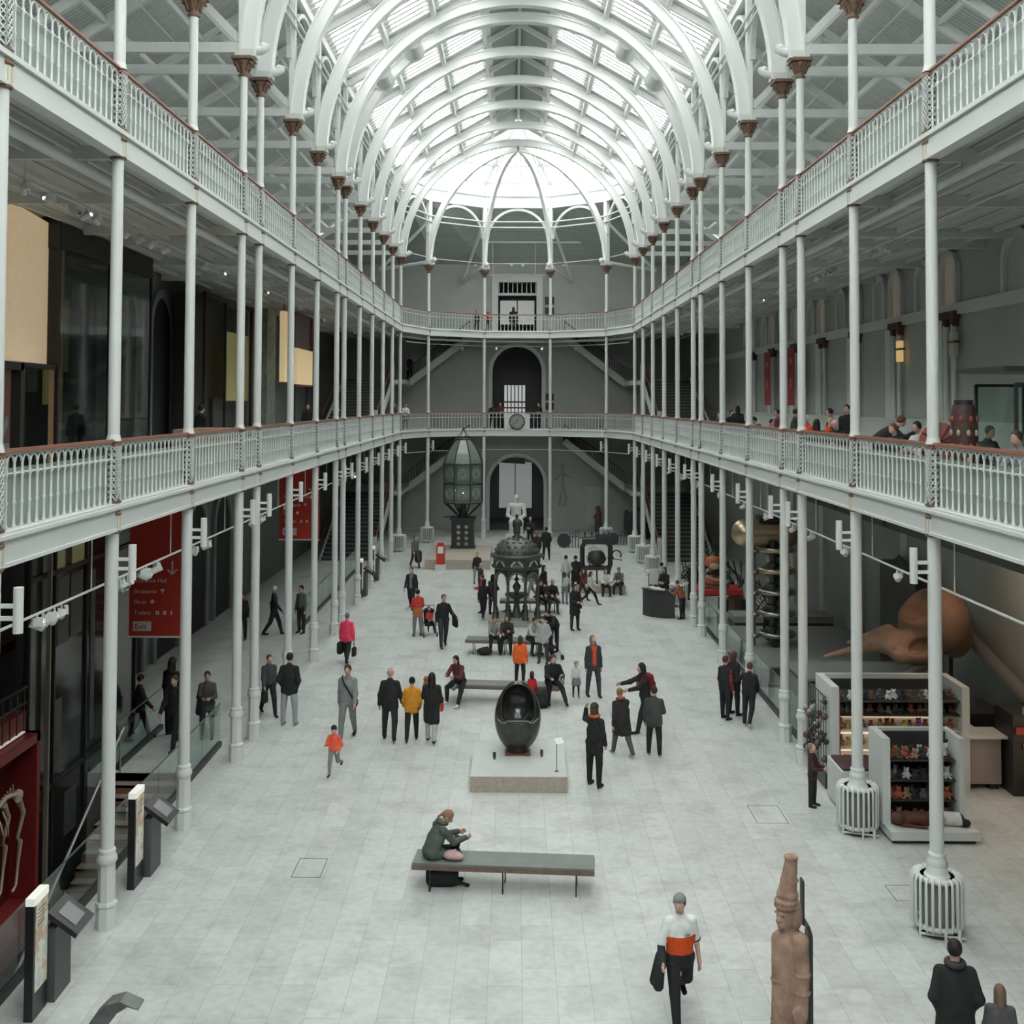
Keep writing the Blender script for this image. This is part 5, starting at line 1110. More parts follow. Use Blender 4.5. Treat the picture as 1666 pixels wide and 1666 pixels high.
# ---- cylinder lamps on the columns
def wlamp():
    t=thing('column_lamp','','lamp',(0,0,0),0,'white cylinder lamps on the columns'); m=MB(); m.cyl((0,0,-.28),(0,0,.28),.062,n=14); m.build('cylinder',WHITE,t); m=MB(); m.box(-.16,0,.05,.22,.05,.05); m.box(-.16,0,-.1,.22,.05,.05); m.build('bracket',WHITE,t); return t
l0=wlamp(); fl=True
for s in(-1,1):
    for k in range(0 if s<0 else 0,14):
        loc=(s*(W-.33),KY[k]+.0,5.72); lb='white cylinder lamp on the %s column of the %s row, under the lower gallery'%(ORD[k],'left' if s<0 else 'right')
        if fl: l0.location=loc; l0.rotation_euler=(0,0,0 if s<0 else PI); l0['label']=lb; fl=False
        else: dup(l0,loc,0 if s<0 else PI,label=lb)
for i in(1,4): dup(l0,(APS[i][0]*.94,APS[i][1]-.05,5.72),0 if i==1 else PI,label='white cylinder lamp on the %s column of the curved end'%('left' if i==1 else 'right'))
# ---- lighting tracks with spotlights, big pipes
def track(label,x,y0,y1,z,r=.02,name='lighting_track',cat='lighting track',mt=None,hang=0):
    t=thing(name,label,cat,(x,y0,z)); m=MB(); m.cyl((0,0,0),(0,y1-y0,0),r,n=8); m.build('rail',mt or WHITE,t)
    if hang:
        m=MB()
        for k in KY[1:]:
            if y0<k<y1: m.cyl((0,k-y0,0),(0,k-y0,hang),.012,n=5)
        m.build('hangers',WHITE,t)
    return t
for s,nm in((-1,'left'),(1,'right')):
    track('thin white lighting track under the lower gallery on the %s'%nm,s*(W+.32),9,YA,5.28,.022,hang=1.1)
    track('thin white lighting track under the upper gallery on the %s'%nm,s*8.05,9,YA,11.85,.022,hang=.5)
    track('fat white pipe under the upper gallery on the %s'%nm,s*7.05,2,YA,12.0,.085,'service_pipe','pipe',hang=.3)
    track('thin cable rail below the roof boards of the %s top gallery'%nm,s*9.0,9,YA-8,17.6,.015)

for z,nm in((5.35,'lower'),(11.75,'upper'),(16.9,'roof')):
    t=thing('lighting_track','thin white lighting track across the curved end, %s level'%nm,'lighting track',(0,YA+7.2,z)); m=MB(); m.tube([(-6.4,-5.5,0),(-5.1,-2.6,0),(-2.0,-.2,0),(2.0,-.2,0),(5.1,-2.6,0),(6.4,-5.5,0)],.025,6); m.build('rail',WHITE,t)
t=thing('service_pipe','fat white pipe following the curved end under the upper gallery','pipe',(0,YA+7.0,12.05)); m=MB(); m.tube([(-6.9,-6.5,0),(-5.6,-2.6,0),(-2.2,-.2,0),(2.2,-.2,0),(5.6,-2.6,0),(6.9,-6.5,0)],.08,8); m.build('pipe_run',WHITE,t)
SPOTW=mat('spot_lens',(1,1,1),emit=(1,.96,.88),es=4)
def spot0():
    t=thing('spotlight','','spotlight',(0,0,0),0,'white track spotlights'); m=MB(); m.cyl((0,0,-.02),(0,0,-.1),.02,n=6); m.cyl((0,-.09,-.12),(0,.09,-.2),.06,n=12); m.box(.07,0,-.1,.05,.14,.12); m.build('housing',WHITE,t); m=MB(); m.cyl((0,.088,-.197),(0,.096,-.203),.045,n=12); m.build('reflector',DARK,t); return t
s0=spot0(); fl=True; si=0
random.seed(3)
def putspot(x,y,z,rz,lb,lit=False):
    global fl
    if fl: s0.location=(x,y,z); s0.rotation_euler=(0,0,rz); s0['label']=lb; fl=False; o=s0
    else: o=dup(s0,(x,y,z),rz,label=lb)
    if lit: m=MB(); m.sphere((0,-.1,-.13),.03,8,6); m.build('bulb',SPOTW,o)
def bay(y):
    for k in range(13):
        if y<KY[k+1]: return ORD[k]
    return ORD[13]
specs=[('left',-1,'lower gallery',W+.32,5.28,[15.9,16.1,16.3,16.5,16.75,19.2,19.4,19.6,20.4,20.6,21.2,23.6,24.6,28.8,29.9,33.2,33.6,37.5,42.5,46.9,51]),('left',-1,'upper gallery',8.05,11.85,[16.6,16.8,17.9,18.9,20.0,20.5,21.0,22.7,23.5,24.3,25.2,28.3,30.1,32.3,34.6,35.3,37.8,38.4,41,45,46.2,50,51,55]),
       ('right',1,'lower gallery',W+.32,5.28,[20.6,23.9,26.6,28.3,31.2,34.4,38.3,42.8,46.8,51.0]),('right',1,'upper gallery',8.05,11.85,[24.6,25.4,28.7,29.1,30.3,33.0,34.6,37.3,39.5,40.4,43.0,45.5,48.2,50.2,52.6,55.0,57.1])]
for nm,s,lv,x,z,ys in specs:
    cnt={}
    for y in ys:
        b=bay(y); cnt[b]=cnt.get(b,0)+1
        tot=sum(1 for q in ys if bay(q)==b)
        which='' if tot==1 else ', %s from the viewer'%ORD[cnt[b]-1]
        putspot(s*x,y,z,random.uniform(-2,2),'white spotlight under the %s %s, %s column bay%s'%(nm,lv,b,which),lit=int(y*10)%4==1)
for x in(-3.4,-1.3,1.5,3.6): putspot(x,YA+6.4,11.7,0,'white spotlight across the curved end under the upper gallery, at %s'%{-3.4:'far left',-1.3:'left centre',1.5:'right centre',3.6:'far right'}[x],lit=x==1.5)
for x in(-.35,.35,-2.6,2.9): putspot(x,YA+7.0,16.9,PI,'white spotlight hanging before the end roof, %s'%{-.35:'left of the middle pair',.35:'right of the middle pair',-2.6:'leftmost',2.9:'rightmost'}[x])

for i,(x,z,w_,h_) in enumerate(((2.05,Z1+1.2,.45,.45),(2.05,Z1+1.8,.45,.45),(2.05,Z2+1.35,.5,.5),(2.05,Z2+2.05,.5,.5))):
    t=thing('framed_notice','dark square notice right of the far doorway, %s gallery, %s one'%(('lower','upper')[i//2],('lower','upper')[i%2]),'notice',(x+.25,YE-.03,z),0,'dark notices beside the far doorways'); m=MB(); m.box2(-w_,w_*.2,-.02,.02,0,h_); m.build('board',BLACK,t)
# ================================================================== left aisle
RAILC=mat('rail_cap',(.11,.12,.115),.4)
def glassrail(label,x,y0,y1,z=0,h=1.02,pan=1.5,group='glass railings'):
    t=thing('glass_railing',label,'railing',(x,y0,z),0,group); L=y1-y0; n=max(1,round(L/pan)); p=L/n
    for i in range(n):
        m=MB(); m.box2(-.008,.008,i*p+.012,(i+1)*p-.012,.1,h); m.build('glass_pane',GLASS,t)
    m=MB(); m.box2(-.05,.05,0,L,0,.12); m.build('base_channel',BLACK,t)
    m=MB(); m.box2(-.012,.012,0,L,h,h+.02); m.build('cap',RAILC,t)
    return t
glassrail('long glass railing beside the stairwell on the left, behind the lit screens',-7.2,10.0,27.2)
glassrail('short glass railing on the far side of the left stairs',-9.05,25.4,28.6)
glassrail('glass railing further back in the left aisle',-7.9,40.9,56.5)
glassrail('glass railing in front of the particle generator on the right',6.9,27.4,41.6)
glassrail('glass railing beside the toy shop on the right',6.95,25.6,27.3)
# stairs down
t=thing('stairwell_steps','brown and pale steps going down inside the left stairwell','stairs',(0,HY1,0)); C1=mat('step_pale_stone',(.28,.235,.20),.6); C2=mat('step_brown',(.24,.11,.07),.7)
for i in range(16):
    m=MB(); z=-.17*(i+1); y=-.32*(i+1); m.box2(-9.0,-7.4,y,y+.36,z-.05,z,0); m.box2(-9.0,-7.4,y+.32,y+.36,z,z+.17,1); m.build('step',[C1,C2],t)
m=MB()
m.tube([(-8.9,.2,.95),(-8.9,-5.2,-1.85)],.035,8); m.tube([(-8.9,-.0,0),(-8.9,-.0,.95)],.02,6); m.build('handrail',mat('steel_rail',(.45,.45,.43),.35,metal=.6),t)
# lit totems and touch screens
BKP=mat('black_panel',(.012,.013,.013),.35); GRP=mat('graphite_panel',(.075,.08,.08),.5)
def litmap(name,es):
    m=bpy.data.materials.new(name); m.use_nodes=True; nt=m.node_tree; b=nt.nodes['Principled BSDF']; tc=nt.nodes.new('ShaderNodeTexCoord'); n=nt.nodes.new('ShaderNodeTexNoise'); n.inputs['Scale'].default_value=3.2; n.inputs['Detail'].default_value=3
    r=nt.nodes.new('ShaderNodeValToRGB'); E=r.color_ramp.elements; E[0].position=.32; E[0].color=(.45,.5,.47,1); E[1].position=.62; E[1].color=(.50,.46,.30,1); e=E.new(.54); e.color=(.50,.33,.22,1); e=E.new(.42); e.color=(.66,.68,.62,1)
    nt.links.new(tc.outputs['Object'],n.inputs['Vector']); nt.links.new(n.outputs['Fac'],r.inputs['Fac']); nt.links.new(r.outputs['Color'],b.inputs['Base Color']); nt.links.new(r.outputs['Color'],b.inputs['Emission Color']); b.inputs['Emission Strength'].default_value=es; return m
MAPM=litmap('lit_map_panel',.12); EDGE=mat('lit_white_edge',(.8,.8,.76),.4,emit=(1,.98,.9),es=.35)
def totem(label,x,y,L=.46,h=1.62):
    t=thing('lit_map_panel',label,'display panel',(x,y,0),0,'slim lit map panels'); m=MB(); m.box2(-.06,.06,0,L,0,h-.10); m.build('casing',BKP,t)
    m=MB(); m.box2(-.06,.065,0,L,h-.10,h); m.build('lit_top',EDGE,t); m=MB(); m.box2(.055,.068,.05,L-.03,.36,h-.1); m.build('map_sheet',MAPM,t)
    m=MB()
    for k in range(5): m.box2(.068,.072,.1,.1+[.26,.2,.28,.16,.22][k],h-.2-.05*k,h-.185-.05*k)
    m.build('printed_lines',mat('print_grey',(.2,.2,.19)),t)
def touch(label,x,y):
    t=thing('touch_screen_kiosk',label,'touch screen',(x,y,0),0,'touch screen kiosks'); m=MB(); m.box2(-.07,.07,-.28,.28,0,1.0); m.build('pedestal',GRP,t)
    t2=bpy.data.objects.new('screen_head',None) ; 
    bpy.data.objects.remove(t2)
    R_=Ry(.62)@Rx(-.05)
    m=MB(); m.box(.16,0,1.06,.52,.62,.07,ry=.62); o=m.build('screen_head',BKP,t); m=MB(); m.box(.16+.04*math.sin(.62),0,1.06+.04*math.cos(.62),.30,.36,.006,ry=.62); m.build('screen',mat('screen_dim',(.10,.11,.11),.25,emit=(.5,.52,.52),es=.10),o)  # screen face given a faint emission
totem('slim lit map panel nearest the viewer at the lower left',-6.6,15.2); touch('black touch screen kiosk nearest the viewer at the lower left',-6.52,15.98)
totem('slim lit map panel behind the nearest left column',-6.62,19.25); touch('black touch screen kiosk behind the nearest left column',-6.52,20.05)
totem('distant slim lit map panel in the left aisle, nearer one',-6.62,47.4); touch('distant touch screen kiosk in the left aisle, nearer one',-6.5,48.2)
totem('distant slim lit map panel in the left aisle, farther one',-6.62,51.5); touch('distant touch screen kiosk in the left aisle, farther one',-6.5,52.3)
# red skeleton case
RC_=mat('case_dark_red',(.11,.012,.014),.45); RC2=mat('case_red_edge',(.22,.025,.025),.45); BONE=mat('bone',(.50,.42,.34),.6)
t=thing('skeleton_case','tall dark red case with an animal skeleton at the left edge','display case',(-9.3,16.0,-1.6))
m=MB(); m.box2(-1.2,-.5,0,5.9,0,3.5); m.box2(-.5,0,0,5.9,0,.35,1); m.build('back_wall',[RC_,RC2],t)
m=MB(); m.box2(-.5,0,0,5.9,3.32,3.5); m.box2(-.5,0,5.75,5.9,0,3.5); m.build('red_frame',RC2,t)
m=MB(); m.box2(0,.02,.0,5.75,-.35,.0); m.build('plinth_front',RC_,t)
t=thing('animal_skeleton','pale four legged animal skeleton with curved ribs in the red case','skeleton',(-9.5,20.3,-.9))
m=MB(); sp=[(0,-2.2,1.15),(0,-1.5,1.35),(0,-.6,1.62),(0,.1,1.78),(0,.6,1.86),(0,.95,1.8),(0,1.15,1.6)]; m.tube(sp,.05,6)
for i in range(24):
    q=Vector((0,-1.6,1.36)).lerp(Vector((0,.9,1.86)),i/23); m.cyl(q,q+Vector((0,-.03,.14)),.018,n=4)
m.build('spine',BONE,t)
for i in range(11):
    y=-1.5+i*.19; z0=1.36+.035*i*.9; rl=.85-.03*i; m=MB(); m.tube([(.03,y,z0),(.14,y-.1,z0-.2*rl),(.18,y-.1,z0-.5*rl),(.13,y+.02,z0-.8*rl),(.04,y+.12,z0-.95*rl)],.016,5); m.build('rib',BONE,t)
for y0,x_ in((.9,.1),(.62,-.05),(-1.6,.1)):
    m=MB(); m.tube([(x_,y0,1.72),(x_,y0+.22,1.42),(x_,y0-.02,1.02),(x_,y0+.1,.92),(x_,y0+.02,.52),(x_,y0-.05,.16),(x_,y0-.2,.1)],.035,6,rs=[.07,.045,.035,.05,.028,.025,.03]); m.sphere((x_,y0+.2,1.44),.055,6,5); m.build('leg_bone',BONE,t)
m=MB(); m.sphere((.02,1.05,1.75),.12,8,6,sc=(.8,1.1,.9)); m.build('pelvis',BONE,t)
# warm cabinets above it
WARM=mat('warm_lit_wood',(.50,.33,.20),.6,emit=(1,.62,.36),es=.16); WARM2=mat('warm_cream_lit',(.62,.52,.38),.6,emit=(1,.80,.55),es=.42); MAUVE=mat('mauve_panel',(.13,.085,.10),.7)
t=thing('lit_cabinet','warm lit cabinet with mauve top and black railing above the red case','cabinet',(-10.6,19.2,1.95))
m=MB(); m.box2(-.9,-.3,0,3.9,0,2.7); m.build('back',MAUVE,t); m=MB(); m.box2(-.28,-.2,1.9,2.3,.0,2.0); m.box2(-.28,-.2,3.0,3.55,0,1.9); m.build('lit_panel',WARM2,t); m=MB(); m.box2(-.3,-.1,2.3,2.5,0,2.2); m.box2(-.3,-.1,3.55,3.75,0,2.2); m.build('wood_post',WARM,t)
m=MB(); m.box2(-.2,.25,1.6,3.9,1.25,1.45); m.build('dark_shelf',mat('rust_shelf',(.05,.02,.015),.7),t)
t=thing('iron_railing','black iron railing with thin bars and a bright strip above the red case','railing',(-9.5,18.0,1.95)); m=MB()
for k in range(13): m.cyl((0,.3*k,0),(0,.3*k,.85),.016,n=5)
m.cyl((0,0,.85),(0,3.7,.85),.022,n=6); m.cyl((0,0,.55),(0,3.7,.55),.016,n=6); m.build('bars',BLACK,t); m=MB(); m.box2(-.02,.03,0,3.6,.0,.025); m.build('light_strip',EDGE,t); m=MB(); m.box2(-.3,-.05,0,3.8,0,.35); m.build('red_board',RC2,t)
# dark glazed walls of the left side
DG=mat('dark_glass_wall',(.022,.025,.024),.15,spec=.6); DGP=mat('dim_grey_panel',(.075,.08,.075),.5); YL=mat('dim_yellow_panel',(.22,.20,.09),.6,emit=(.8,.75,.35),es=.05); POST=mat('pale_wood_post',(.22,.19,.14),.6); FR=mat('case_frame_black',(.02,.02,.02),.5)
t=thing('glazed_partition','tall dark glazed partition with dim grey panels in the left aisle','partition',(-9.62,22.0,-4.5))
m=MB(); m.box2(-.1,0,0,6.2,0,10.6); m.build('glass_wall',DG,t)
m=MB()
for y,z0,z1,w_ in((1.35,7.7,9.1,.6),(2.05,7.75,9.1,.65),(1.3,5.6,6.6,.35),(3.2,5.2,9.0,.25),(4.4,5.0,9.3,.35),(1.9,3.6,4.5,.6),(3.3,3.2,4.6,.4)): m.box2(0,.02,y,y+w_,z0,z1)
m.build('grey_panel',DGP,t)
m=MB(); m.box2(0,.02,1.2,1.7,9.3,9.75); m.box2(0,.02,2.1,2.75,9.3,9.75); m.build('yellow_panel',YL,t)
m=MB(); m.box2(.06,.14,.7,.78,2,10.5); m.build('wood_post',POST,t)
m=MB()
for z in(4.9,9.25,2.6): m.box2(0,.05,0,6.2,z-.05,z+.05)
for y in(0,1.2,2.9,4.3,6.15): m.box2(0,.05,y-.03,y+.03,0,10.6)
m.build('mullion',FR,t)
# arches on the left wall, both floors
ARCHG=mat('arch_grey_stone',(.24,.26,.25),.75,noise=.08,nscale=1)
def wallarch(label,s,y,w_,z0,zt,inner=RECSHADE,sur=ARCHG,dep=.12,sw=.28,name='wall_arch',extra=None):
    t=thing(name,label,'arch',(s*(WX-.006),y,0),0,'arches along the side walls'); r=w_/2; sp=zt-r
    fn=lambda x,yy,z:(-s*yy,x,z)
    m=MB(); m.arch(0,sp,r,r+sw,0,PI,18,0,dep,fn=fn); m.box2(-s*0,-s*dep,-r-sw,-r,z0,sp); m.box2(0,-s*dep,r,r+sw,z0,sp); m.build('surround',sur,t)
    m=MB(); P_=[(-r,z0),(r,z0)]+[(r*math.cos(PI*k/16),sp+r*math.sin(PI*k/16)) for k in range(17)]
    m.prism([(a,b) for a,b in P_[:2]]+[(a,b) for a,b in P_[2:]],0,-s*.03,'x'); m.build('recess',inner,t)
    return t
for i,y in enumerate((33.4,36.9,40.4,43.9)):
    wallarch('grey wall arch with opening painted dark as shade, left ground floor, %s from the viewer'%ORD[i],-1,y,2.2,0,4.6)
for i,y in enumerate((32.4,36.0,39.2)):
    wallarch('grey wall arch with opening painted dark as shade, left gallery floor, %s from the viewer'%ORD[i],-1,y,2.0,Z1,11.6)
# red directory banners
def banner(label,x,y,w_,z0,z1,lines=True):
    t=thing('red_banner',label,'banner',(x,y,0),0,'red directory banners')
    for q_ in(-.4,.4): m=MB(); m.cyl((q_*w_,.01,z1),(q_*w_,.01,6.4),.006,n=4); m.build('cord',DARK,t)
    m=MB(); m.box2(-w_/2,w_/2,0,.02,z0,z1); m.build('cloth',mat('banner_red',(.43,.030,.018),.7),t)
    m=MB(); m.box2(-w_/2-.03,w_/2+.03,-.02,.03,z1-.02,z1+.03); m.box2(-w_/2-.02,w_/2+.02,-.015,.03,z0-.04,z0); m.build('batten',WHITE2,t)
    WT=mat('banner_lettering',(.62,.55,.5),.7); k=w_/1.25; zz=z0+(z1-z0)*0
    for i,(s_,dz) in enumerate((('Entrance Hall',1.28),('Brasserie',1.02),('Shop',.77),('Toilets',.51))): text(s_,.145*k,WT,t,(-w_/2+.12*k,-.012,z0+dz*k),(PI/2,0,0))
    m=MB(); m.box2(-w_/2+.10*k,-w_/2+.54*k,-.012,-.004,z0+.12*k,z0+.35*k); m.build('exit_plate',mat('exit_plate',(.62,.52,.46),.7),t); text('Exit',.18*k,mat('banner_dark',(.10,.03,.025)),t,(-w_/2+.15*k,-.018,z0+.17*k),(PI/2,0,0))
    m=MB(); cx=w_/2-.22*k; cz=z0+1.62*k; m.box2(cx-.02*k,cx+.02*k,-.012,-.003,cz-.14*k,cz+.17*k); m.box(cx-.055*k,-.008,cz-.09*k,.035*k,.008,.17*k,ry=-.75); m.box(cx+.055*k,-.008,cz-.09*k,.035*k,.008,.17*k,ry=.75)
    m.build('arrow',WT,t)
    m=MB()   # small pictograms: cup, bag, people
    def ic(x_,z_,h_=.09,w2=.05): m.box2(-w_/2+x_*k-w2*k/2,-w_/2+x_*k+w2*k/2,-.012,-.003,z0+z_*k,z0+(z_+h_)*k)
    ic(.80,1.08,.04,.09); ic(.80,1.02,.06,.02); ic(.56,.78,.07,.09); ic(.56,.85,.02,.04)
    for x_ in(.66,.71,.84,.88,1.02): ic(x_,.51,.09,.03)
    m.build('pictograms',WT,t)
banner('big red directory banner with white lettering left of the second left column',-8.84,27.3,1.26,2.6,6.05)
banner('smaller looking red directory banner farther back in the left aisle',-7.98,41.0,1.45,3.27,6.1)
# left gallery floor exhibits
t=thing('lit_textile_panel','tall folded cream panel glowing warmly on the left gallery','exhibit',(-10.6,21.2,9.1)); LINEN=mat('lit_linen',(.58,.48,.34),.8,emit=(1,.74,.46),es=.30,noise=.05)
m=MB(); m.prism([(0,0),(.35,1.6),(.05,3.65),(0,3.65)],0,3.15,'z'); m.build('cloth',LINEN,t); m=MB(); m.box2(-.1,.3,3.66,3.76,-.1,3.3); m.box2(-.1,.3,0,3.76,-.12,-.02); m.build('frame',FR,t); m=MB(); m.box2(0,.25,3.9,4.05,-2.4,3.2); m.build('wood_upright',mat('wood_upright',(.33,.22,.13),.6,emit=(1,.6,.3),es=.06),t)
t=thing('dark_display_case','black framed display case with a reddish inside on the left gallery','display case',(-10.2,19.0,Z1)); m=MB(); m.box2(-.5,-.1,0,3.6,0,2.3); m.build('inside',mat('case_red_glow',(.10,.055,.045),.6,emit=(1,.5,.35),es=.03),t); m=MB(); m.box2(-.12,.1,3.55,3.75,0,2.45); m.box2(-.12,.1,0,3.7,2.3,2.45); m.box2(-.12,.1,0,3.7,0,.3); m.build('frame',FR,t); m=MB(); m.prism([(2.7,.9),(3.2,1.4),(3.25,1.2),(2.8,.7)],-.05,0,'x'); m.box2(-.08,0,1.6,3.3,.35,.85); m.build('pale_objects',mat('pale_case_items',(.17,.18,.17)),t)
t=thing('tall_glass_case','very tall dark glass case with long dim strips on the left gallery','display case',(-10.3,24.8,Z1))
m=MB(); m.box2(-1.2,-1.1,0,6.3,0,5.6); m.build('back',FR,t)
m=MB()
for y,w_,z0,z1 in((.5,.5,1.9,4.9),(2.9,.55,.4,4.6),(4.6,.3,.6,4.3)): m.box2(-.95,-.85,y,y+w_,z0,z1)
m.build('grey_strips',mat('case_grey_strip',(.10,.115,.105),.5),t)
m=MB()
for y,w_,z0,z1 in((1.5,.75,3.4,4.9),(1.5,.75,1.6,2.6),(2.6,.3,2.4,4.2)): m.box2(-.95,-.9,y,y+w_,z0,z1)
m.build('yellow_strips',mat('case_yellow_strip',(.17,.16,.075),.5,emit=(.8,.7,.3),es=.04),t)
m=MB(); m.box2(-.3,-.25,.8,1.4,1.0,1.9); m.box2(-.3,-.25,1.7,2.4,1.1,1.5); m.box2(-.3,-.25,2.4,2.6,1.0,1.9); m.build('text_panels',mat('case_text_panel',(.13,.135,.13),.6),t)
m=MB(); m.box2(-.01,.01,.05,3.1,0,5.5); m.box2(-.01,.01,3.15,6.25,0,5.5); m.build('glass_front',GLASSD,t); m=MB()
for y in(0,3.12,6.3): m.box2(-.04,.04,y-.03,y+.03,0,5.6)
m.box2(-1.1,.05,0,6.3,5.1,5.65); m.build('frame',FR,t)
t=thing('dark_display_case','black cased exhibit with a glowing yellow panel on the left gallery','display case',(-10.2,36.2,Z1)); m=MB(); m.box2(-1.0,-.6,0,8.3,0,5.2); m.build('back',FR,t); m=MB(); m.box2(-.15,-.1,3.2,6.4,1.7,4.15); m.build('yellow_panel',mat('glow_yellow_panel',(.36,.32,.14),.6,emit=(1,.85,.35),es=.07),t); m=MB(); m.box2(-.58,-.5,3.0,6.1,.2,1.8); m.build('dark_panel',DGP,t)
m=MB()
for y in(0,2.6,6.4,8.2): m.box2(-.06,.03,y,y+.08,0,5.2)
m.box2(-.06,.03,0,8.3,5.1,5.25); m.build('frame',FR,t)
t=thing('grey_green_pillar','mottled grey green glass pillar beside the cream lamp panels','exhibit',(-9.6,42.2,Z1)); m=MB(); m.box2(-.2,.1,0,1.5,0,5.2); m.build('panel',mat('mottled_green',(.16,.18,.155),.5,noise=.4,nscale=3),t)
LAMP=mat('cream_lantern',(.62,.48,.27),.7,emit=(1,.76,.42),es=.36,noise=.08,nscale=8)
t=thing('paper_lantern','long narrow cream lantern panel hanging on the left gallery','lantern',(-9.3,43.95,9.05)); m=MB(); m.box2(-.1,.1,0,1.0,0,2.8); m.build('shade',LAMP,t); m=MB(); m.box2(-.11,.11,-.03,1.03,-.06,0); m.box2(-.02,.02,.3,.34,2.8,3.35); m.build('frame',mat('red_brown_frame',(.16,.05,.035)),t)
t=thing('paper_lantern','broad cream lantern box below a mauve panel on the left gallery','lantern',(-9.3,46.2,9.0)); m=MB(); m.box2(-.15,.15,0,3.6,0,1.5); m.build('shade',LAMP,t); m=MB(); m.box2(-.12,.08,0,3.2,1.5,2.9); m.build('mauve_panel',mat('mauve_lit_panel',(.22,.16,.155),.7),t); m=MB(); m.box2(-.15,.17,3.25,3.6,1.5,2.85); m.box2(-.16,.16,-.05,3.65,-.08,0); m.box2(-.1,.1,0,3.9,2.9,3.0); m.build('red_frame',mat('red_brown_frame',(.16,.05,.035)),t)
m=MB(); m.box2(-.05,.05,.2,.35,-2.4,0); m.box2(-.05,.05,3.0,3.12,-2.4,0); m.build('stand',FR,t)
t=thing('small_white_post','small white post with a round top by the left gallery stairs','post',(-9.0,55.5,Z1)); m=MB(); m.box2(-.08,.08,-.1,.1,0,1.2); m.box2(-.14,.14,-.2,.2,1.2,1.32); m.build('post',WHITE,t)
t=thing('carton','pale brown carton standing on the left gallery near the rail','box',(-7.7,27.4,Z1)); m=MB(); m.box2(-.5,.5,-1.0,1.2,0,1.02); m.build('box_body',mat('brown_card',(.30,.20,.15),.8),t)
person('dark haired person seen between the left columns on the gallery',-8.6,30.2,z=Z1,face=150,H=1.6,pose=STAND,top=BK,bottom=BK,hair=HD,group='people on the left gallery')
person('person in black looking down beside the cream lanterns',-8.4,44.6,z=Z1,face=30,H=1.62,pose=STAND,top=BK,bottom=BK,hair=HD,group='people on the left gallery')
person('person leaning on the far left upper stair',-6.9,71.9,z=9.7,face=40,H=1.6,pose=STAND,top=BK,bottom=BK,hair=HD,group='people on the far galleries')
# framed notices on walls
def notice(label,s,y,z,h=.7,w_=.45,inset=.02):
    t=thing('framed_notice',label,'notice',(s*(WX-inset),y,z),0,'dark notices on the side walls'); m=MB(); m.box2(-s*.03,0,-w_/2,w_/2,0,h); m.build('board',BLACK,t)
notice('dark upright notice beside the first grey arch of the left gallery',-1,34.2,8.0,.8,.5); notice('dark tall notice on the left ground floor wall between arches',-1,35.1,1.8,1.6,.5)
# ---- staircases at the end of both aisles
STR=mat('stair_stringer',(.52,.55,.53),.55); TREAD=mat('stair_tread_dark',(.05,.052,.05),.6); TREADE=mat('stair_nosing',(.20,.21,.20),.6)
for s,nm in((-1,'left'),(1,'right')):
    for z,lv in((0,'ground'),(Z1,'gallery')):
        t=thing('staircase','dark stepped staircase in the %s aisle rising from the %s floor at the far end'%(nm,lv),'staircase',(0,0,z),0,'staircases at the far end')
        y0,y1,h=58.6,66.4,3.0; n=17
        m=MB()
        for i in range(n):
            yy=y0+(y1-y0)*i/n; zz=h*(i+1)/n; m.box2(s*7.5,s*10.2,yy,yy+(y1-y0)/n+.03,zz-.2,zz,0); m.box2(s*7.5,s*10.2,yy-.01,yy+.03,zz-.03,zz+.005,1)
        m.build('flight',[TREAD,TREADE],t)
        m=MB(); m.box2(s*6.8,s*10.4,y1,72.7,h-.25,h); m.build('landing',STR,t)
        m=MB(); a=math.atan2(h,y1-y0); L=math.hypot(h,y1-y0)
        for x in(7.42,10.25): m.box(s*x,(y0+y1)/2,h/2-.05,.1,L,.5,rx=a)
        m.build('stringer',STR,t)
        m=MB()
        for x in(7.42,10.25):
            for i in range(26):
                q=i/25; m.cyl((s*x,y0+(y1-y0)*q,h*q+.15),(s*x,y0+(y1-y0)*q,h*q+.95),.014,n=4)
        m.build('balusters',BLACK,t)
        m=MB()
        for x in(7.42,10.25): m.cyl((s*x,y0-.1,.95),(s*x,y1,h+.97),.04,n=6)
        m.build('handrail',mat('stair_rail_red',(.20,.045,.035),.5),t)
        # second flight across the end wall
        xa,xb=6.85,3.0; n=20; z0,z1=h,5.95
        m=MB()
        for i in range(n):
            x=xa+(xb-xa)*i/n; x2=xa+(xb-xa)*(i+1)/n; zz=z0+(z1-z0)*(i+1)/n; m.box2(s*x,s*x2,71.1,72.7,zz-.2,zz)
        m.build('upper_flight',TREAD,t)
        m=MB(); a=math.atan2(z1-z0,xb-xa)
        L=math.hypot(z1-z0,xa-xb)
        m.box(s*(xa+xb)/2,71.05,(z0+z1)/2-.12,L,.12,.42,ry=(math.atan2(z1-z0,xa-xb))*s); m.box(s*7.1,71.05,h-.15,.6,.12,.5); m.build('upper_stringer',STR,t)
        m=MB()
        for i in range(24):
            q=i/23; m.cyl((s*(xa+(xb-xa)*q),71.05,z0+(z1-z0)*q+.05),(s*(xa+(xb-xa)*q),71.05,z0+(z1-z0)*q+.85),.016,n=4)
        m.cyl((s*xa,71.05,z0+.88),(s*xb,71.05,z1+.88),.035,n=6)
        for i in range(5): m.cyl((s*(6.85+.15*i),71.05,h),(s*(6.85+.15*i),71.05,h+.9),.014,n=4)
        m.build('upper_railing',BLACK,t)
        m=MB(); m.box2(s*7.3,s*7.5,66.3,66.5,0,h+1.0); m.box2(s*7.3,s*7.5,58.4,58.6,0,1.25); m.build('newel',STR,t)
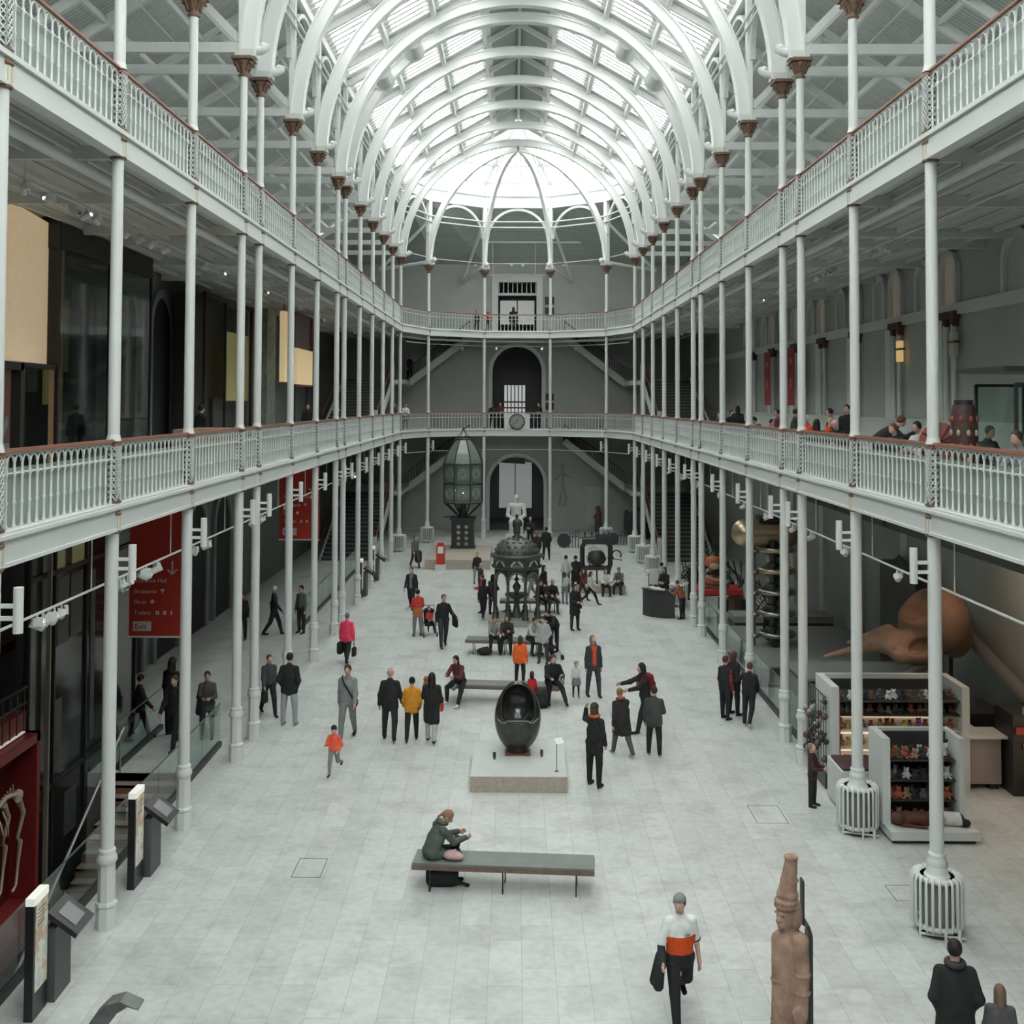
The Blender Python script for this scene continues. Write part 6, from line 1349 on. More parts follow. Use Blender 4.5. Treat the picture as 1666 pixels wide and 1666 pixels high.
# ================================================================== right aisle, ground floor
SHELF=mat('shop_white_shelf',(.60,.63,.61),.5); SHELF_SHADE=mat('shop_shelf_shade',(.035,.037,.035),.6); LITW=mat('shop_warm_backlight',(.75,.6,.45),.6,emit=(1,.74,.50),es=.8)  # dark copy of the shelf colour holds the shade of unlit shelves
random.seed(11)
TOYC=[(.22,.08,.05),(.35,.10,.06),(.04,.04,.04),(.5,.5,.48),(.30,.20,.12),(.12,.13,.12),(.45,.16,.08),(.6,.42,.1),(.3,.1,.3),(.05,.06,.08),(.6,.62,.6),(.16,.09,.06)]
toyp=[]
for i,c in enumerate(TOYC):
    toyp.append(sdf_obj('soft_toy',[('e',(0,0,.055),(.055,.05,.06),None),('e',(0,-.015,.135),(.042,.042,.04),None),('c',(.03,0,.165),(.035,0,.175),.014,.012),('c',(-.03,0,.165),(-.035,0,.175),.014,.012),('c',(.04,-.01,.08),(.07,-.04,.05),.016,.014),('c',(-.04,-.01,.08),(-.07,-.04,.05),.016,.014),('c',(.03,-.03,.02),(.045,-.08,.018),.02,.018),('c',(-.03,-.03,.02),(-.045,-.08,.018),.02,.018)],.011,cloth(c),None,k=.012))
NMC=['reddish brown','rust red','black','pale grey','tan','dark grey','orange','yellow','purple','blue black','white','dark brown']
used=set(); cnt={}
def toy(i,x,y,z,sc,where):
    o=toyp[i]
    if i in used: o=o.copy(); COL.objects.link(o)
    used.add(i); o.location=(x,y,z); o.scale=(sc,sc,sc); o.rotation_euler=(0,0,random.uniform(-.6,.6))
    cnt[where]=cnt.get(where,0)+1
    tag(o,'%s soft toy, %s in line on %s'%(NMC[i],ORD[(cnt[where]-1)%8+(8 if 'row' not in where and cnt[where]>8 else 0)],where),'toy','soft toys on the shop shelves')
# shelf unit with warm lit shelves
t=thing('toy_shelf_unit','large white shop shelf unit with warm lit middle shelves','shelf unit',(0,0,0))
m=MB(); m.box2(6.7,6.86,24.3,25.6,0,2.2); m.box2(9.5,9.66,24.3,25.6,0,2.2); m.box2(6.86,9.5,25.5,25.6,0,2.2); m.box2(6.86,9.5,24.27,24.4,0,.45); m.box2(6.86,9.5,24.4,25.5,.36,.44); m.build('carcass',SHELF,t)
for k,(z,lit) in enumerate(((.85,1),(1.22,1),(1.55,0),(1.85,0))):
    m=MB(); m.box2(6.86,9.5,24.4,25.5,z,z+.03); m.build('shelf',SHELF if lit else SHELF_SHADE,t)
m=MB(); m.box2(6.87,9.49,25.42,25.49,.5,1.5); m.build('lit_back',LITW,t); m=MB(); m.box2(6.87,9.49,25.42,25.49,1.52,2.1); m.build('dark_back',SHELF_SHADE,t)
m=MB(); m.box2(6.87,6.9,24.35,25.4,.5,2.1); m.build('red_side',mat('shelf_side_red',(.22,.06,.03),.6),t)
for z,wh,cs in((.88,'the lower lit shelf',[6,7,0,6,8,4,1]),(1.25,'the upper lit shelf',[6,7,4,8,1,7,0]),(.45,'the bottom ledge',[1,11,2,0,5]),(1.58,'the upper dark shelf',[11,5,2,9,0]),(1.88,'the topmost dark shelf',[5,10,10,2,11])):
    for j in range(15):
        toy(cs[j%len(cs)],6.98+.17*j+random.uniform(-.03,.03),24.62+random.uniform(-.08,.12),z+(.0 if z>.5 else .0),random.uniform(.85,1.25),wh)
t=thing('hanging_souvenirs','strings of dark souvenirs hanging on the left side of the large unit','souvenirs',(6.6,24.9,0)); m=MB(); random.seed(5)
m.cyl((0,-.5,1.95),(0,.9,1.95),.015,n=6); m.box2(-.02,.06,-.5,.95,.0,.3) 
for k in range(46): m.sphere((random.uniform(-.1,.04),random.uniform(-.5,.9),random.uniform(.5,1.85)),random.uniform(.04,.08),6,5,mi=random.choice((0,0,1,2)))
for k in range(8): m.cyl((0,-.5+.2*k,.45),(0,-.5+.2*k,1.95),.008,n=4)
m.build('charms',[BLACK,mat('charm_grey',(.3,.31,.3),.4),mat('charm_brown',(.12,.06,.05),.6)],t)
t=thing('display_bin','low white display bin with dark goods behind the second radiator','display bin',(6.95,23.35,0)); m=MB(); m.box2(-.45,.5,-.45,.6,.04,.85); m.build('body',SHELF,t); m=MB(); m.box2(-.4,.45,-.4,.5,.85,.9); m.build('dark_goods',mat('maroon_goods',(.07,.03,.035),.8,noise=.5,nscale=25),t)
# front toy shelf
t=thing('toy_shelf_unit','white fronted toy shelf nearest the viewer with plush animals','shelf unit',(0,0,0))
m=MB(); m.box2(6.95,7.1,21.75,22.6,.24,1.86); m.box2(8.42,8.52,21.75,22.6,.24,1.86); m.box2(7.1,8.42,22.5,22.6,.24,1.86); m.box2(6.98,8.66,21.35,22.6,.08,.24); m.build('carcass',SHELF,t)
m=MB(); m.box2(7.1,8.42,22.44,22.5,.24,1.8); m.box2(7.05,8.6,21.45,22.5,0,.08); m.build('dark_back',SHELF_SHADE,t)
for z in(.62,1.0,1.38): m=MB(); m.box2(7.1,8.42,21.9,22.5,z,z+.025); m.build('shelf',SHELF_SHADE,t)
for z,wh,cs in((.24,'the front unit tray',[11,4,11,0]),(.645,'the front unit lower shelf',[1,1,4,2,5,9]),(1.025,'the front unit middle shelf',[5,2,3,9,2]),(1.405,'the front unit top shelf',[0,11,1,4,2,3])):
    for r in range(2 if z>.3 else 1):
        for j in range(8): toy(cs[(j+r)%len(cs)],7.2+.155*j+random.uniform(-.02,.02),22.05+.2*r,z,random.uniform(.9,1.3),wh+(', back row' if r else ', front row'))
o=sdf_obj('plush_animal',[('c',(7.25,21.75,.36),(7.95,21.7,.36),.13,.12),('e',(7.2,21.65,.40),(.13,.12,.12),None),('c',(7.3,21.6,.28),(7.7,21.5,.27),.035,.03)],.02,cloth((.11,.05,.035)),None,k=.04); tag(o,'big dark brown plush animal lying in the front tray','toy')
o=sdf_obj('plush_animal',[('c',(8.1,21.75,.36),(8.35,21.7,.36),.13,.13),('e',(8.02,21.68,.38),(.10,.11,.12),None),('e',(8.48,21.62,.32),(.1,.09,.07),None)],.02,[cloth((.62,.63,.62)),cloth(BK)],None,k=.03,matfn=lambda C:((C[:,0]>8.40)|(C[:,0]<8.06)).astype(int)); tag(o,'big black and white plush animal lying in the front tray','toy')
o=sdf_obj('plush_animal',[('e',(8.22,22.05,1.52),(.09,.09,.11),None),('e',(8.22,22.0,1.68),(.08,.08,.08),None),('e',(8.16,22.0,1.76),(.03,.02,.03),None),('e',(8.28,22.0,1.76),(.03,.02,.03),None)],.015,[cloth((.6,.62,.6)),cloth(BK)],None,k=.02,matfn=lambda C:((C[:,2]>1.73)|(C[:,2]<1.47)).astype(int)); tag(o,'black and white plush bear on the top right of the front shelf','toy')
# checkout
t=thing('checkout_counter','pinkish cream shop counter cabinet on small feet with a white tray','counter',(9.95,24.7,0)); m=MB(); m.box2(-.42,.42,-.3,.35,.12,1.1); m.build('cabinet',mat('counter_cream',(.36,.29,.25),.7),t); m=MB(); m.box2(-.5,.5,-.45,.3,1.12,1.17); m.box2(-.4,-.1,-.3,.1,1.17,1.3); m.build('tray',SHELF,t); m=MB(); m.box2(-.36,-.2,-.25,.3,0,.12); m.box2(.2,.36,-.25,.3,0,.12); m.build('foot',BLACK,t)
t=thing('cash_desk','black cash desk block with small lamp behind the toy shelves','counter',(9.9,26.0,0)); m=MB(); m.box2(-.6,1.0,-.6,.6,0,1.35); m.build('block',BLACK,t); m=MB(); m.sphere((-.4,-.4,1.42),.035,8,6); m.build('lamp',SPOTW,t); m=MB(); m.box(.25,-.3,1.5,.4,.05,.3,rx=-.2); m.build('till_screen',DARK,t)
t=thing('magazine_rack','tall black rack with a few colourful covers right of the counter','rack',(10.75,24.3,0)); m=MB(); m.box2(-.3,.25,-.3,.6,0,1.7); m.build('rack',BLACK,t); m=MB(); m.box2(-.25,.0,-.34,-.3,1.3,1.45); m.box2(-.1,.1,-.34,-.3,1.0,1.12); m.build('covers',cloth((.4,.09,.05)),t)
t=thing('lit_shop_cabinet','warm lit shop cabinet with goods at the right edge','cabinet',(10.7,21.6,0)); m=MB(); m.box2(0,.8,0,2.5,0,.35); m.box2(0,.8,2.42,2.5,0,1.95); m.box2(.7,.8,0,2.5,0,1.95); m.box2(0,.8,0,2.5,1.87,1.95); m.build('carcass',SHELF,t); m=MB(); m.box2(.66,.70,.05,2.4,.4,1.85); m.build('lit_back',LITW,t)
for k in range(6): toy([6,4,0,7,1,11][k],10.95,21.9+.33*k,.35,1.2,'the lit cabinet at the right edge')
# warm shop lamp (ceiling downlights of the shop)
for y in(20.5,23.5,26.0):
    t=thing('shop_downlight','round warm downlight in the shop ceiling, %s from the viewer'%{20.5:'first',23.5:'second',26.0:'third'}[y],'lamp',(9.9,y,6.33),0,'warm shop downlights'); m=MB(); m.cyl((0,0,0),(0,0,.06),.1,n=16); m.build('housing',DARK,t)
    d=bpy.data.lights.new('shop_light','AREA'); d.shape='DISK'; d.size=.18; d.energy=30; d.color=(1,.70,.50); lo=bpy.data.objects.new('shop_light',d); COL.objects.link(lo); lo.parent=t; lo.location=(0,0,-.02)
# whale skull
SK=mat('whale_bone',(.27,.165,.11),.7,noise=.35,nscale=1.6,bump=.1)
t=thing('whale_skull','huge brown sperm whale skull with a long pointed snout above the shop','skull',(0,27,0))
S=[('e',(10.0,.2,3.05),(.85,.7,.80),None),('c',(9.95,.1,3.3),(10.35,.3,3.45),.5,.42),('e',(10.6,.6,2.75),(.45,.6,.65),None),('c',(9.5,0,2.55),(8.75,0,2.55),.38,.24),('c',(8.9,-.05,2.62),(7.2,-.25,2.30),.20,.035),('c',(8.9,.25,2.75),(7.9,.1,2.55),.22,.06),('e',(9.4,-.25,2.35),(.62,.3,.22),None),('c',(8.75,-.3,2.5),(9.0,-.35,2.30),.13,.12),
   ('e',(9.45,-.42,2.58),(.30,.24,.17),Ry(-.4),'-'),('e',(8.85,-.46,2.5),(.07,.12,.06),None,'-'),('e',(9.4,-.05,3.6),(.45,.6,.5),None,'-')]
sdf_obj('cranium',S,.04,SK,t,k=.12)
sdf_obj('lower_jaw',[('c',(9.9,-.1,2.25),(9.0,-.5,1.9),.14,.12),('c',(9.0,-.5,1.9),(8.35,-.6,1.72),.12,.05)],.03,mat('jaw_grey_bone',(.10,.11,.10),.6),t,k=.05)
m=MB()
for k in range(11): m.cyl((7.5+.1*k,-.6,1.62+.02*k),(7.46+.1*k,-.62,1.76+.025*k),.018,.008,n=5)
m.tube([(7.4,-.6,1.58),(8.0,-.6,1.64),(8.5,-.58,1.74)],.05,6); m.build('tooth_row',mat('tooth_bone',(.36,.25,.17),.6),t)
m=MB(); m.cyl((9.9,.2,0),(9.9,.2,2.4),.06,n=8); m.cyl((10.5,.5,0),(10.5,.5,2.3),.05,n=8); m.build('support',BLACK,t)
t=thing('display_platform','white edged platform block behind the large toy unit','platform',(8.6,28.4,0)); m=MB(); m.box2(-1.6,2.2,-.5,1.4,0,1.5); m.build('block',mat('platform_grey',(.22,.23,.225),.7),t); m=MB(); m.box2(-1.62,2.22,-.52,1.42,1.38,1.44); m.build('edge_line',BLACK,t)
# generator tower
BR=mat('generator_brass',(.46,.37,.25),.32,metal=.8); BR2=mat('generator_steel',(.34,.33,.29),.25,metal=.8)
t=thing('display_platform','long dark platform under the particle generator','platform',(9.0,35.6,0)); m=MB(); m.box2(-1.9,2.3,-2.6,3.4,0,.55); m.build('block',mat('platform_dark',(.045,.047,.045),.6),t); m=MB(); m.box2(-1.92,2.3,-2.62,3.4,.55,.60); m.build('top_edge',mat('platform_edge',(.20,.21,.205),.6),t)
t=thing('particle_generator','tall stacked ring generator with a golden horizontal tank on top','machine',(8.25,36,.6))
sdf_obj('tank',[('c',(-1.0,0,3.55),(.35,0,3.55),.44,.44)],.04,BR,t,k=.02)
m=MB(); m.box2(-.6,.45,-.35,.35,3.92,4.08); m.build('tank_hatch',BLACK,t)
for k in range(5):
    z=.35+.67*k; m=MB(); m.tube([(.52*math.cos(2*PI*i/28),.52*math.sin(2*PI*i/28),z) for i in range(28)],.085,8,closed=True); m.build('ring',BR2 if k<3 else BR,t)
    m=MB(); m.lathe([(.30,z-.22),(.36,z-.18),(.36,z+.18),(.30,z+.22)],16); m.lathe([(.09,z-.3),(.12,z-.1),(.09,z+.1),(.12,z+.3)],10,c=(-.2,-.4,0)); m.build('insulator',BLACK,t)
    m=MB(); m.sphere((-.72,-.1,z-.05),.13,12,8,sc=(1.2,1,.7)); m.build('corona_ball',BR2,t)
m=MB(); m.cyl((-.72,-.1,0),(-.72,-.1,3.2),.035,n=8); m.cyl((0,0,0),(0,0,3.3),.22,n=14); m.build('column',DARK,t)
# dark dangling exhibits behind
t=thing('display_case','dim tall glass case between the generator and the shop','display case',(10.9,31.0,0)); m=MB(); m.box2(0,.5,0,3.0,0,3.6); m.build('case_body',mat('dim_case',(.06,.063,.06),.4),t); m=MB(); m.box2(-.02,0,.3,2.7,.9,2.6); m.build('inner_panel',mat('dim_case_panel',(.10,.11,.105),.6),t)
t=thing('sloped_white_truss','pale sloping beam behind the shop on the right wall','beam',(0,0,0)); m=MB(); m.cyl((11.3,24.5,1.6),(11.3,33.5,3.6),.22,n=4); m.build('beam',mat('pale_truss',(.19,.20,.19),.7),t)
t=thing('orange_lamp_exhibit','small rusty orange exhibit on the right wall above the glass railing','exhibit',(11.2,31.3,2.75)); m=MB(); m.sphere((0,0,0),.2,10,8); m.build('globe',mat('rusty_orange',(.25,.11,.06),.7,noise=.4,nscale=8),t)
# festival figure on the red table
t=thing('red_table','red edged display table in the right aisle','table',(7.6,43.0,0)); m=MB(); m.box2(-.85,.9,-.5,.9,1.05,1.22); m.build('tabletop',mat('table_red',(.50,.03,.025),.5),t); m=MB(); m.box2(-.8,-.55,-.4,.8,0,1.05); m.box2(.6,.85,-.4,.8,0,1.05); m.build('trestle',mat('trestle_brown',(.10,.05,.04)),t)
t=thing('festival_figure','colourful carved beast figure in orange, cream and green on the red table','sculpture',(7.55,43.2,1.12)); OR=mat('figure_orange',(.42,.13,.05),.6,noise=.3,nscale=9)
sdf_obj('orange_body',[('e',(0,0,.35),(.45,.3,.24),None),('e',(-.05,-.05,1.05),(.33,.28,.26),None),('c',(0,.1,.4),(0,.05,.9),.2,.2),('c',(.22,0,1.25),(.28,0,1.36),.06,.04),('c',(-.3,0,1.25),(-.36,0,1.36),.06,.04)],.03,OR,t,k=.06)
m=MB(); m.sphere((-.05,-.3,.95),.17,10,8,sc=(1.2,.5,.8)); m.tube([(-.4,-.2,.55),(0,-.3,.42),(.4,-.2,.5)],.06,6); m.build('cream_jaw',mat('figure_cream',(.45,.42,.30),.6),t)
m=MB(); m.tube([(-.5,-.1,.2),(0,-.28,.12),(.5,-.1,.2)],.06,6); m.sphere((.5,0,.5),.12,8,6); m.build('green_trim',mat('figure_green',(.05,.16,.10),.6),t); m=MB(); m.box2(-.35,.35,-.32,-.2,.62,.74); m.build('dark_band',BLACK,t)
for i,(x,y,h_) in enumerate(((9.0,41.5,1.3),(8.6,45.2,1.5),(7.2,47.8,1.2),(8.2,48.8,1.4))):
    t=thing('tangled_exhibit','dark tangled metal exhibit in the right aisle, %s from the viewer'%ORD[i],'exhibit',(x,y,0),0,'dark tangled exhibits'); m=MB(); random.seed(20+i)
    m.box2(-.5,.5,-.4,.4,0,.45); 
    for k in range(9): m.tube([(random.uniform(-.5,.5),random.uniform(-.3,.3),.45),(random.uniform(-.5,.5),random.uniform(-.3,.3),.45+h_*.5),(random.uniform(-.5,.5),random.uniform(-.3,.3),.45+h_)],.03,5,mi=k%3==0)
    for k in range(4): m.sphere((random.uniform(-.4,.4),random.uniform(-.3,.3),.6+random.random()*h_*.7),.11,8,6,mi=k%2)
    m.build('tangle',[BLACK,mat('tangle_grey',(.25,.26,.25),.4)],t)
t=thing('long_low_bench','long dark bench block with a pale top along the right aisle','platform',(9.3,40.6,0)); m=MB(); m.box2(-1.6,1.9,-.6,.6,0,.5); m.build('block',BLACK,t); m=MB(); m.box2(-1.6,1.9,-.6,.6,.5,.72); m.build('pale_top',mat('bench_pale',(.26,.27,.26),.6),t)
# black desk with papers
t=thing('information_desk','black boat shaped information desk on the right','desk',(5.75,43.9,0)); m=MB()
m.prism([(-.85,.2),(-.6,-.25),(-.1,-.5),(.3,-.53),(.35,.0),(.0,.05),(-.45,.35)],.0,1.0,'z'); m.build('body',BLACK,t); m=MB(); m.prism([(-.9,.25),(-.62,-.3),(-.1,-.56),(.36,-.58),(.4,.05),(.0,.1),(-.45,.4)],1.0,1.04,'z'); m.build('top',BKP,t)
m=MB(); m.box(-.35,-.1,1.07,.35,.3,.05,rz=.3); m.box(-.2,-.25,1.06,.3,.22,.04,rz=-.2); m.box(-.5,.1,1.08,.2,.28,.06,rz=.5); m.build('papers',mat('paper_white',(.62,.64,.63)),t)
t=thing('monitor','pale backed monitor standing on the black desk','monitor',(5.35,44.3,1.04)); m=MB(); m.box(0,0,.42,.34,.05,.62); m.cyl((0,0,0),(0,0,.2),.03,n=6); m.build('screen_back',mat('pale_monitor',(.48,.5,.49),.5),t)
t=thing('round_table','small white round table behind the black desk','table',(5.9,49.0,0)); m=MB(); m.cyl((0,0,.9),(0,0,1.0),.32,n=20); m.build('top',WHITE,t); m=MB(); m.cyl((0,0,0),(0,0,.9),.2,n=14); m.build('pedestal',DARK,t)
# sandstone figure at the lower right with black backing
SAND=mat('weathered_sandstone',(.33,.215,.16),.9,noise=.42,nscale=5,bump=.5)
t=thing('sandstone_statue','weathered pink sandstone standing figure with a tall headdress at the lower right','statue',(3.36,14.35,0)); t.scale=(.93,.93,1.165)
F_=np.array([-.82,-.57,0]); S_=np.array([.57,-.82,0]); hd=np.array([-.055,-.02,1.60]); V3=lambda a,b,z: tuple(hd+F_*a+S_*b+np.array([0,0,z]))
RF=np.array([[F_[0],S_[0],0],[F_[1],S_[1],0],[0,0,1]])
sdf_obj('figure',[('c',(-.07,.02,.1),(-.07,.0,1.28),.19,.165),('c',(.05,0,.1),(.03,0,1.30),.17,.16),('c',(.10,-.13,1.33),(.12,-.15,.98),.115,.105),('c',(.12,-.15,.98),(.10,-.17,.60),.10,.095),('e',(.10,-.13,1.36),(.12,.11,.085),None),
  ('c',(-.17,-.02,1.30),(-.19,-.05,.70),.085,.07),('e',(-.14,-.01,1.34),(.11,.1,.08),None),('c',(.03,-.26,.66),(.07,-.25,.56),.055,.05),('c',(-.02,-.27,.67),(.0,-.28,.57),.022,.02),('c',(-.17,-.11,.68),(-.15,-.13,.60),.05,.045),
  ('e',(.12,-.155,.83),(.118,.118,.016),None),('e',(.12,-.155,1.02),(.122,.122,.014),None),('e',(-.19,-.05,.92),(.092,.092,.016),None),('e',(-.03,0,.46),(.235,.215,.02),None),('e',(-.03,0,.40),(.24,.22,.03),None),('c',(-.15,-.17,.38),(-.13,-.19,.12),.045,.05),('c',(.05,-.2,.38),(.05,-.2,.12),.05,.05),
  ('c',(0,0,1.36),V3(0,0,-.05),.11,.10),('e',V3(0,0,0),(.135,.125,.135),RF),('e',V3(.05,0,-.07),(.085,.075,.07),RF),
  ('c',V3(.125,0,.03),V3(.165,0,-.035),.018,.03),('e',V3(.13,.05,.035),(.03,.035,.016),RF),('e',V3(.13,-.05,.035),(.03,.035,.016),RF),('e',V3(.137,.045,.012),(.022,.03,.016),RF,'-'),('e',V3(.137,-.045,.012),(.022,.03,.016),RF,'-'),('e',V3(.13,0,-.078),(.03,.045,.012),RF),('e',V3(.135,0,-.062),(.03,.04,.006),RF,'-'),('e',V3(.115,0,-.11),(.035,.04,.022),RF),
  ('e',V3(.0,.135,-.01),(.03,.022,.055),RF),('e',V3(-.01,.135,-.07),(.025,.022,.03),RF),('e',V3(0,-.135,-.01),(.03,.022,.055),RF),
  ('e',V3(-.02,0,.10),(.185,.165,.055),RF),('e',V3(-.01,0,.145),(.175,.16,.04),RF),('e',V3(-.08,.09,.0),(.10,.09,.16),RF),
  ('e',V3(-.03,0,.21),(.15,.145,.07),None),('c',V3(-.03,0,.23),V3(-.08,.02,.55),.125,.085),('e',V3(-.06,.01,.36),(.125,.12,.02),None),('e',V3(-.08,.02,.60),(.10,.10,.03),None),('e',V3(-.08,.02,.64),(.075,.075,.02),None,'-')],.0115,SAND,t,k=.022)
m=MB(); m.box2(-.28,.28,-.26,.24,0,.14); m.build('footing',SAND,t)
m=MB(); m.box2(.235,.285,-.1,.14,0,1.40); m.prism([(.235,1.40),(.285,1.40),(.245,1.5),(.195,1.5)],-.1,.14,'y'); m.box2(.165,.195,-.02,.12,1.48,1.95); m.build('backing_plate',BLACK,t)
t=thing('slate_sculpture','dark curved slate blade tip rising at the bottom left','sculpture',(-4.25,11.5,0))
m=MB(); K_=[(-.55,0,1.0),(-.35,0,1.40),(-.16,0,1.84),(.0,0,2.10),(.13,0,2.25),(.26,0,2.31),(.40,0,2.27)]
P_=[tuple(Vector(K_[i//4]).lerp(Vector(K_[i//4+1]),(i%4)/4)) if i<24 else K_[6] for i in range(25)]
vs=[];fs=[]
for k,p_ in enumerate(P_):
    w_=.21*(1-(k/24)**3*.85)
    for dx,dy in((-w_*.4,-.10),(w_*.4,-.10),(w_*.4,.10),(-w_*.4,.10)): vs.append((p_[0]+dx*.9,dy-(k*.005),p_[2]-dx*.6))
for k in range(24):
    for c in range(4): fs.append((4*k+c,4*k+(c+1)%4,4*k+4+(c+1)%4,4*k+4+c))
fs+=[(3,2,1,0),(96,97,98,99)]
m.add(vs,fs,0,False); m.build('blade',mat('slate_stone',(.13,.14,.135),.55,noise=.3,nscale=6),t); m=MB(); m.box2(-.12,.1,.0,.12,0,1.85); m.build('support',BLACK,t)

# floor hatches
for i,(x,y,w_,l_) in enumerate(((5.0,22.9,.62,.95),(6.75,19.3,.95,.6),(-3.75,20.2,.5,.8))):
    t=thing('floor_hatch','thin outlined access hatch in the floor, %s'%['left of the boy at the radiators','right of the nearest radiators','left of the front bench'][i],'hatch',(x,y,0),0,'access hatches in the floor'); m=MB()
    for a,b,c,d in((-w_/2,-l_/2,w_/2,-l_/2),(w_/2,-l_/2,w_/2,l_/2),(w_/2,l_/2,-w_/2,l_/2),(-w_/2,l_/2,-w_/2,-l_/2)): m.box2(min(a,c)-.006,max(a,c)+.006,min(b,d)-.006,max(b,d)+.006,.0,.003)
    m.build('outline',DARK,t)
# ================================================================== right wall, gallery floor
CREAMP=mat('niche_cream_lit',(.58,.51,.43),.8,emit=(1,.8,.6),es=.04); NGREY=mat('niche_grey_lit',(.52,.54,.53),.8); CAPR=mat('corbel_red_brown',(.12,.055,.04),.7,noise=.3,nscale=14)  # niche backs lightened, cream ones glowing: light in the niches painted in
def niche(label,y,w_=.85,cream=False,zt=12.25):
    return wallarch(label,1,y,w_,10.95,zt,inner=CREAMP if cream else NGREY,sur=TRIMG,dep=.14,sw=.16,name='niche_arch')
ny=[25.9,30.0,31.9,34.2,35.7,38.3,39.9,42.4,44.0,46.5,48.1,50.6,52.2,54.7,56.3]
for i,y in enumerate(ny): niche('pale blind arch high on the right gallery wall, %s from the viewer'%ORD[i],y,1.3 if i==0 else .85,i%2==1)
for z0,z1,dp,nn in((10.65,10.95,.12,301),(Z1,7.75,.08,302),(7.75,7.85,.12,303)):
    m=MB(); m.box2(WX-dp,WX,-4,YE,z0,z1); struct(m.build('trim_%d'%nn,TRIMG))
for i,y in enumerate([30.0,34.2,38.3,42.4,46.5,50.6,54.7]):
    t=thing('wall_corbel','red brown corbel over slim white shafts, right gallery wall, %s from the viewer'%ORD[i],'corbel',(WX-.12,y-.1,0),0,'corbels on the right gallery wall'); m=MB(); m.box2(-.1,.1,-.5,.5,10.55,10.75); m.box2(-.06,.1,-.38,-.14,10.36,10.55); m.box2(-.06,.1,.14,.38,10.36,10.55); m.build('capital',CAPR,t)
    m=MB()
    for dy in(-.26,.26): m.cyl((0,dy,7.8),(0,dy,10.4),.07,n=10)
    m.box2(.02,.12,.6,1.1,7.8,10.6); m.build('shaft',WHITE2,t)
for i,(y,es) in enumerate(((33.5,.45),(29.4,.2))):
    t=thing('wall_lamp','glowing amber wall lamp on the right gallery, %s'%['brighter one left of the nearest column','dimmer one right of the nearest column'][i],'lamp',(WX-.22,y,9.55),0,'amber wall lamps'); m=MB(); m.box2(-.06,.06,-.15,.15,0,.34); m.box2(-.06,.06,-.15,.15,.40,.62); m.build('shade',mat('amber_glow%d'%i,((.7,.45,.2),(.30,.30,.27))[i],.6,emit=((1,.66,.28),(1,.9,.6))[i],es=(es,.03)[i]),t); m=MB(); m.box2(-.07,.09,-.25,.25,.35,.4); m.build('bracket',DARK,t)
for i,y in enumerate((49.4,45.2)):
    t=thing('red_banner','narrow red wall banner on the right gallery, %s'%['farther one','nearer one'][i],'banner',(WX-.6,y,8.2),0,'narrow red banners on the right gallery'); m=MB(); m.box2(-.01,.01,-.55,.55,0,2.3); m.build('cloth',mat('wall_banner_red',(.36,.035,.035),.7),t); m=MB(); m.box2(-.02,-.01,-.15,.15,.7,1.1); m.box2(-.02,-.01,-.2,.2,1.7,1.9); m.build('emblem',mat('banner_emblem',(.45,.2,.18),.7),t)
    m=MB(); m.cyl((-.0,-.6,2.32),(0,.6,2.32),.02,n=6); m.cyl((0,0,2.32),(.58,0,2.32),.02,n=6); m.build('pole',DARK,t)
for i,(x,y) in enumerate(((7.95,38.4),(7.9,35.2),(8.0,31.6),(8.1,28.2),(7.85,24.6),(7.95,23.2),(7.95,21.0),(8.1,16.0))):
    t=thing('cafe_table','round white cafe table on the right gallery, %s from the far end'%ORD[i],'table',(x,y,Z1),0,'cafe tables on the right gallery'); m=MB(); m.cyl((0,0,.72),(0,0,.75),.36,n=20); m.build('tabletop',WHITE,t); m=MB(); m.cyl((0,0,0),(0,0,.72),.03,n=8); m.cyl((0,0,0),(0,0,.02),.22,n=14); m.build('leg',DARK,t)
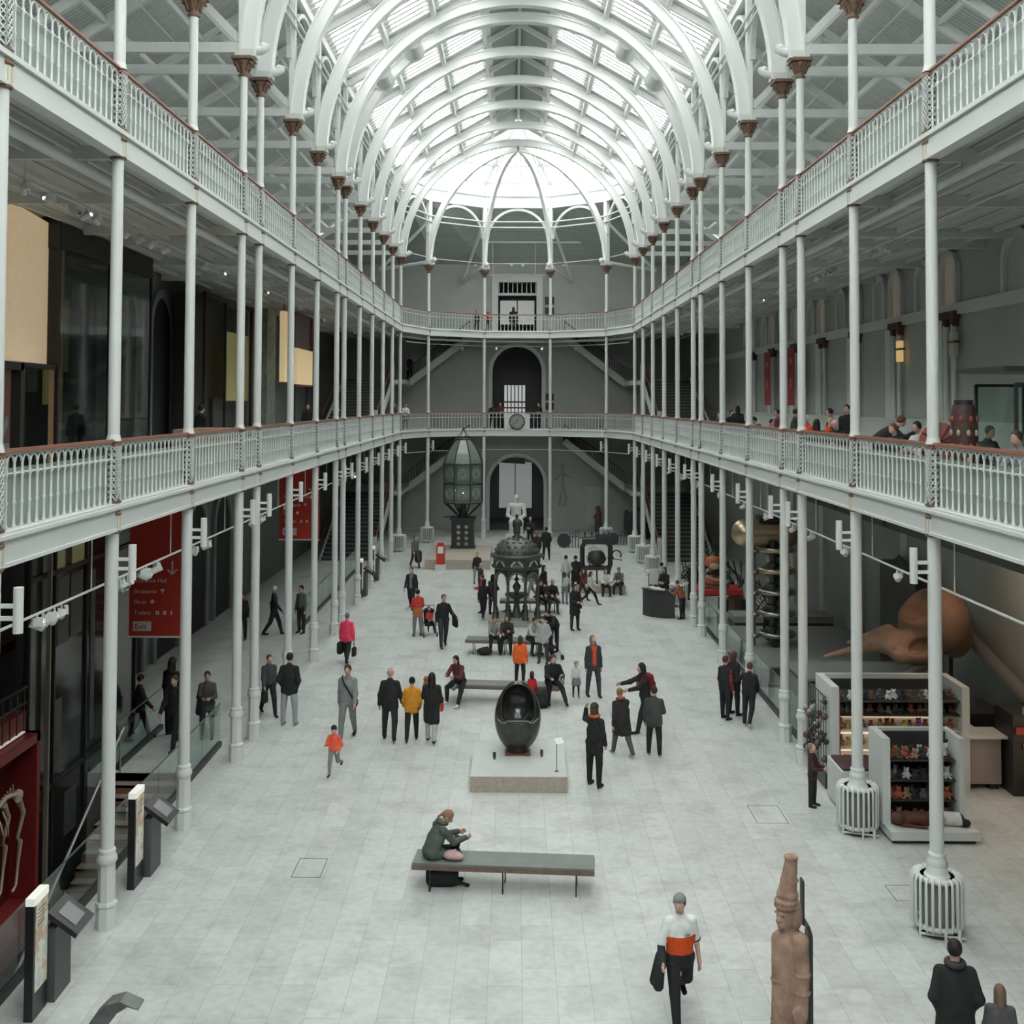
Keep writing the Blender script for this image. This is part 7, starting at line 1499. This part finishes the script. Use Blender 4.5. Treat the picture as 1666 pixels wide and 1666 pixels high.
# black framed glass case and carved drum
t=thing('framed_glass_case','large black framed glass case with a flat top on the right gallery','display case',(8.95,17.9,Z1))
m=MB()
for x in(-1.35,-.55,.7):
    for y in(-.6,.9): m.box2(x-.025,x+.025,y-.025,y+.025,0,2.02)
for y in(-.6,.9): m.box2(-1.35,.7,y-.02,y+.02,1.98,2.03); m.box2(-1.35,.7,y-.02,y+.02,.7,.74)
m.box2(-1.6,1.2,-.8,1.1,2.20,2.28); m.build('frame',BLACK,t)
m=MB(); m.box2(-1.33,.68,-.61,-.6,0,1.98); m.box2(-1.36,-1.35,-.6,.9,0,1.98); m.build('glass',GLASS,t)
m=MB(); m.box2(-.9,.4,.2,.5,.4,1.1); m.box2(-.6,-.2,.18,.2,.7,.95,1); m.cyl((-1.0,0,.4),(-1.0,0,1.2),.08,n=10); m.build('instrument',[mat('case_pale_instrument',(.30,.32,.31),.5),DARK],t)
t=thing('carved_drum','tall patterned drum in red, brown and cream on the right gallery','sculpture',(7.15,18.2,Z1)); m=MB(); m.lathe([(.17,0),(.19,.3),(.2,1.5),(.17,1.68)],20); m.build('drum_body',mat('drum_brown',(.07,.035,.03),.6,noise=.4,nscale=20),t)
m=MB()
for k in range(8):
    for j in range(6):
        a=2*PI*k/8+.2*(j%2); m.sphere((.20*math.cos(a),.20*math.sin(a),.35+.22*j),.035,6,5,mi=j%2,sc=(1,1,1.6))
m.build('cream_studs',[mat('drum_cream',(.42,.33,.24),.6),mat('drum_red',(.30,.07,.05),.6)],t); m=MB(); m.cyl((0,0,1.68),(0,0,1.76),.15,n=16); m.build('lid',BLACK,t)
t=thing('fan_ornament','pink and red fan shaped ornament left of the patterned drum','ornament',(6.95,18.75,Z1)); m=MB(); m.cyl((0,-.02,1.05),(0,.02,1.05),.34,n=24); m.build('fan',mat('fan_pink',(.42,.16,.14),.7),t); m=MB()
for k in range(12):
    a=2*PI*k/12; m.cyl((0,-.03,1.05),(.33*math.cos(a),-.03,1.05+.33*math.sin(a)),.012,n=4)
m.cyl((0,0,0),(0,0,.72),.02,n=6); m.build('ribs',mat('fan_rib',(.16,.03,.03),.6),t)
# big dark ducts and pale boxes under the lower gallery on the right
for i,y in enumerate((22,26.4,30.8,35.2)):
    t=thing('ceiling_exhibit_rail','dark suspended beam under the right lower gallery, %s from the viewer'%ORD[i],'beam',(9.4,y,5.15),0,'dark suspended beams'); m=MB(); m.box2(-.12,.12,-2.1,2.1,0,.35); m.build('beam',DARK,t); m=MB(); m.cyl((0,-1.5,.35),(0,-1.5,1.2),.015,n=5); m.cyl((0,1.5,.35),(0,1.5,1.2),.015,n=5); m.build('hanger',DARK,t)

for i,y in enumerate((33.5,38.0,42.5,47.0,51.5,56.0)):
    m=MB(); m.box2(WX-.16,WX,y-.28,y+.28,0,6.38); struct(m.build('trim_%d'%(320+i),TRIMG))
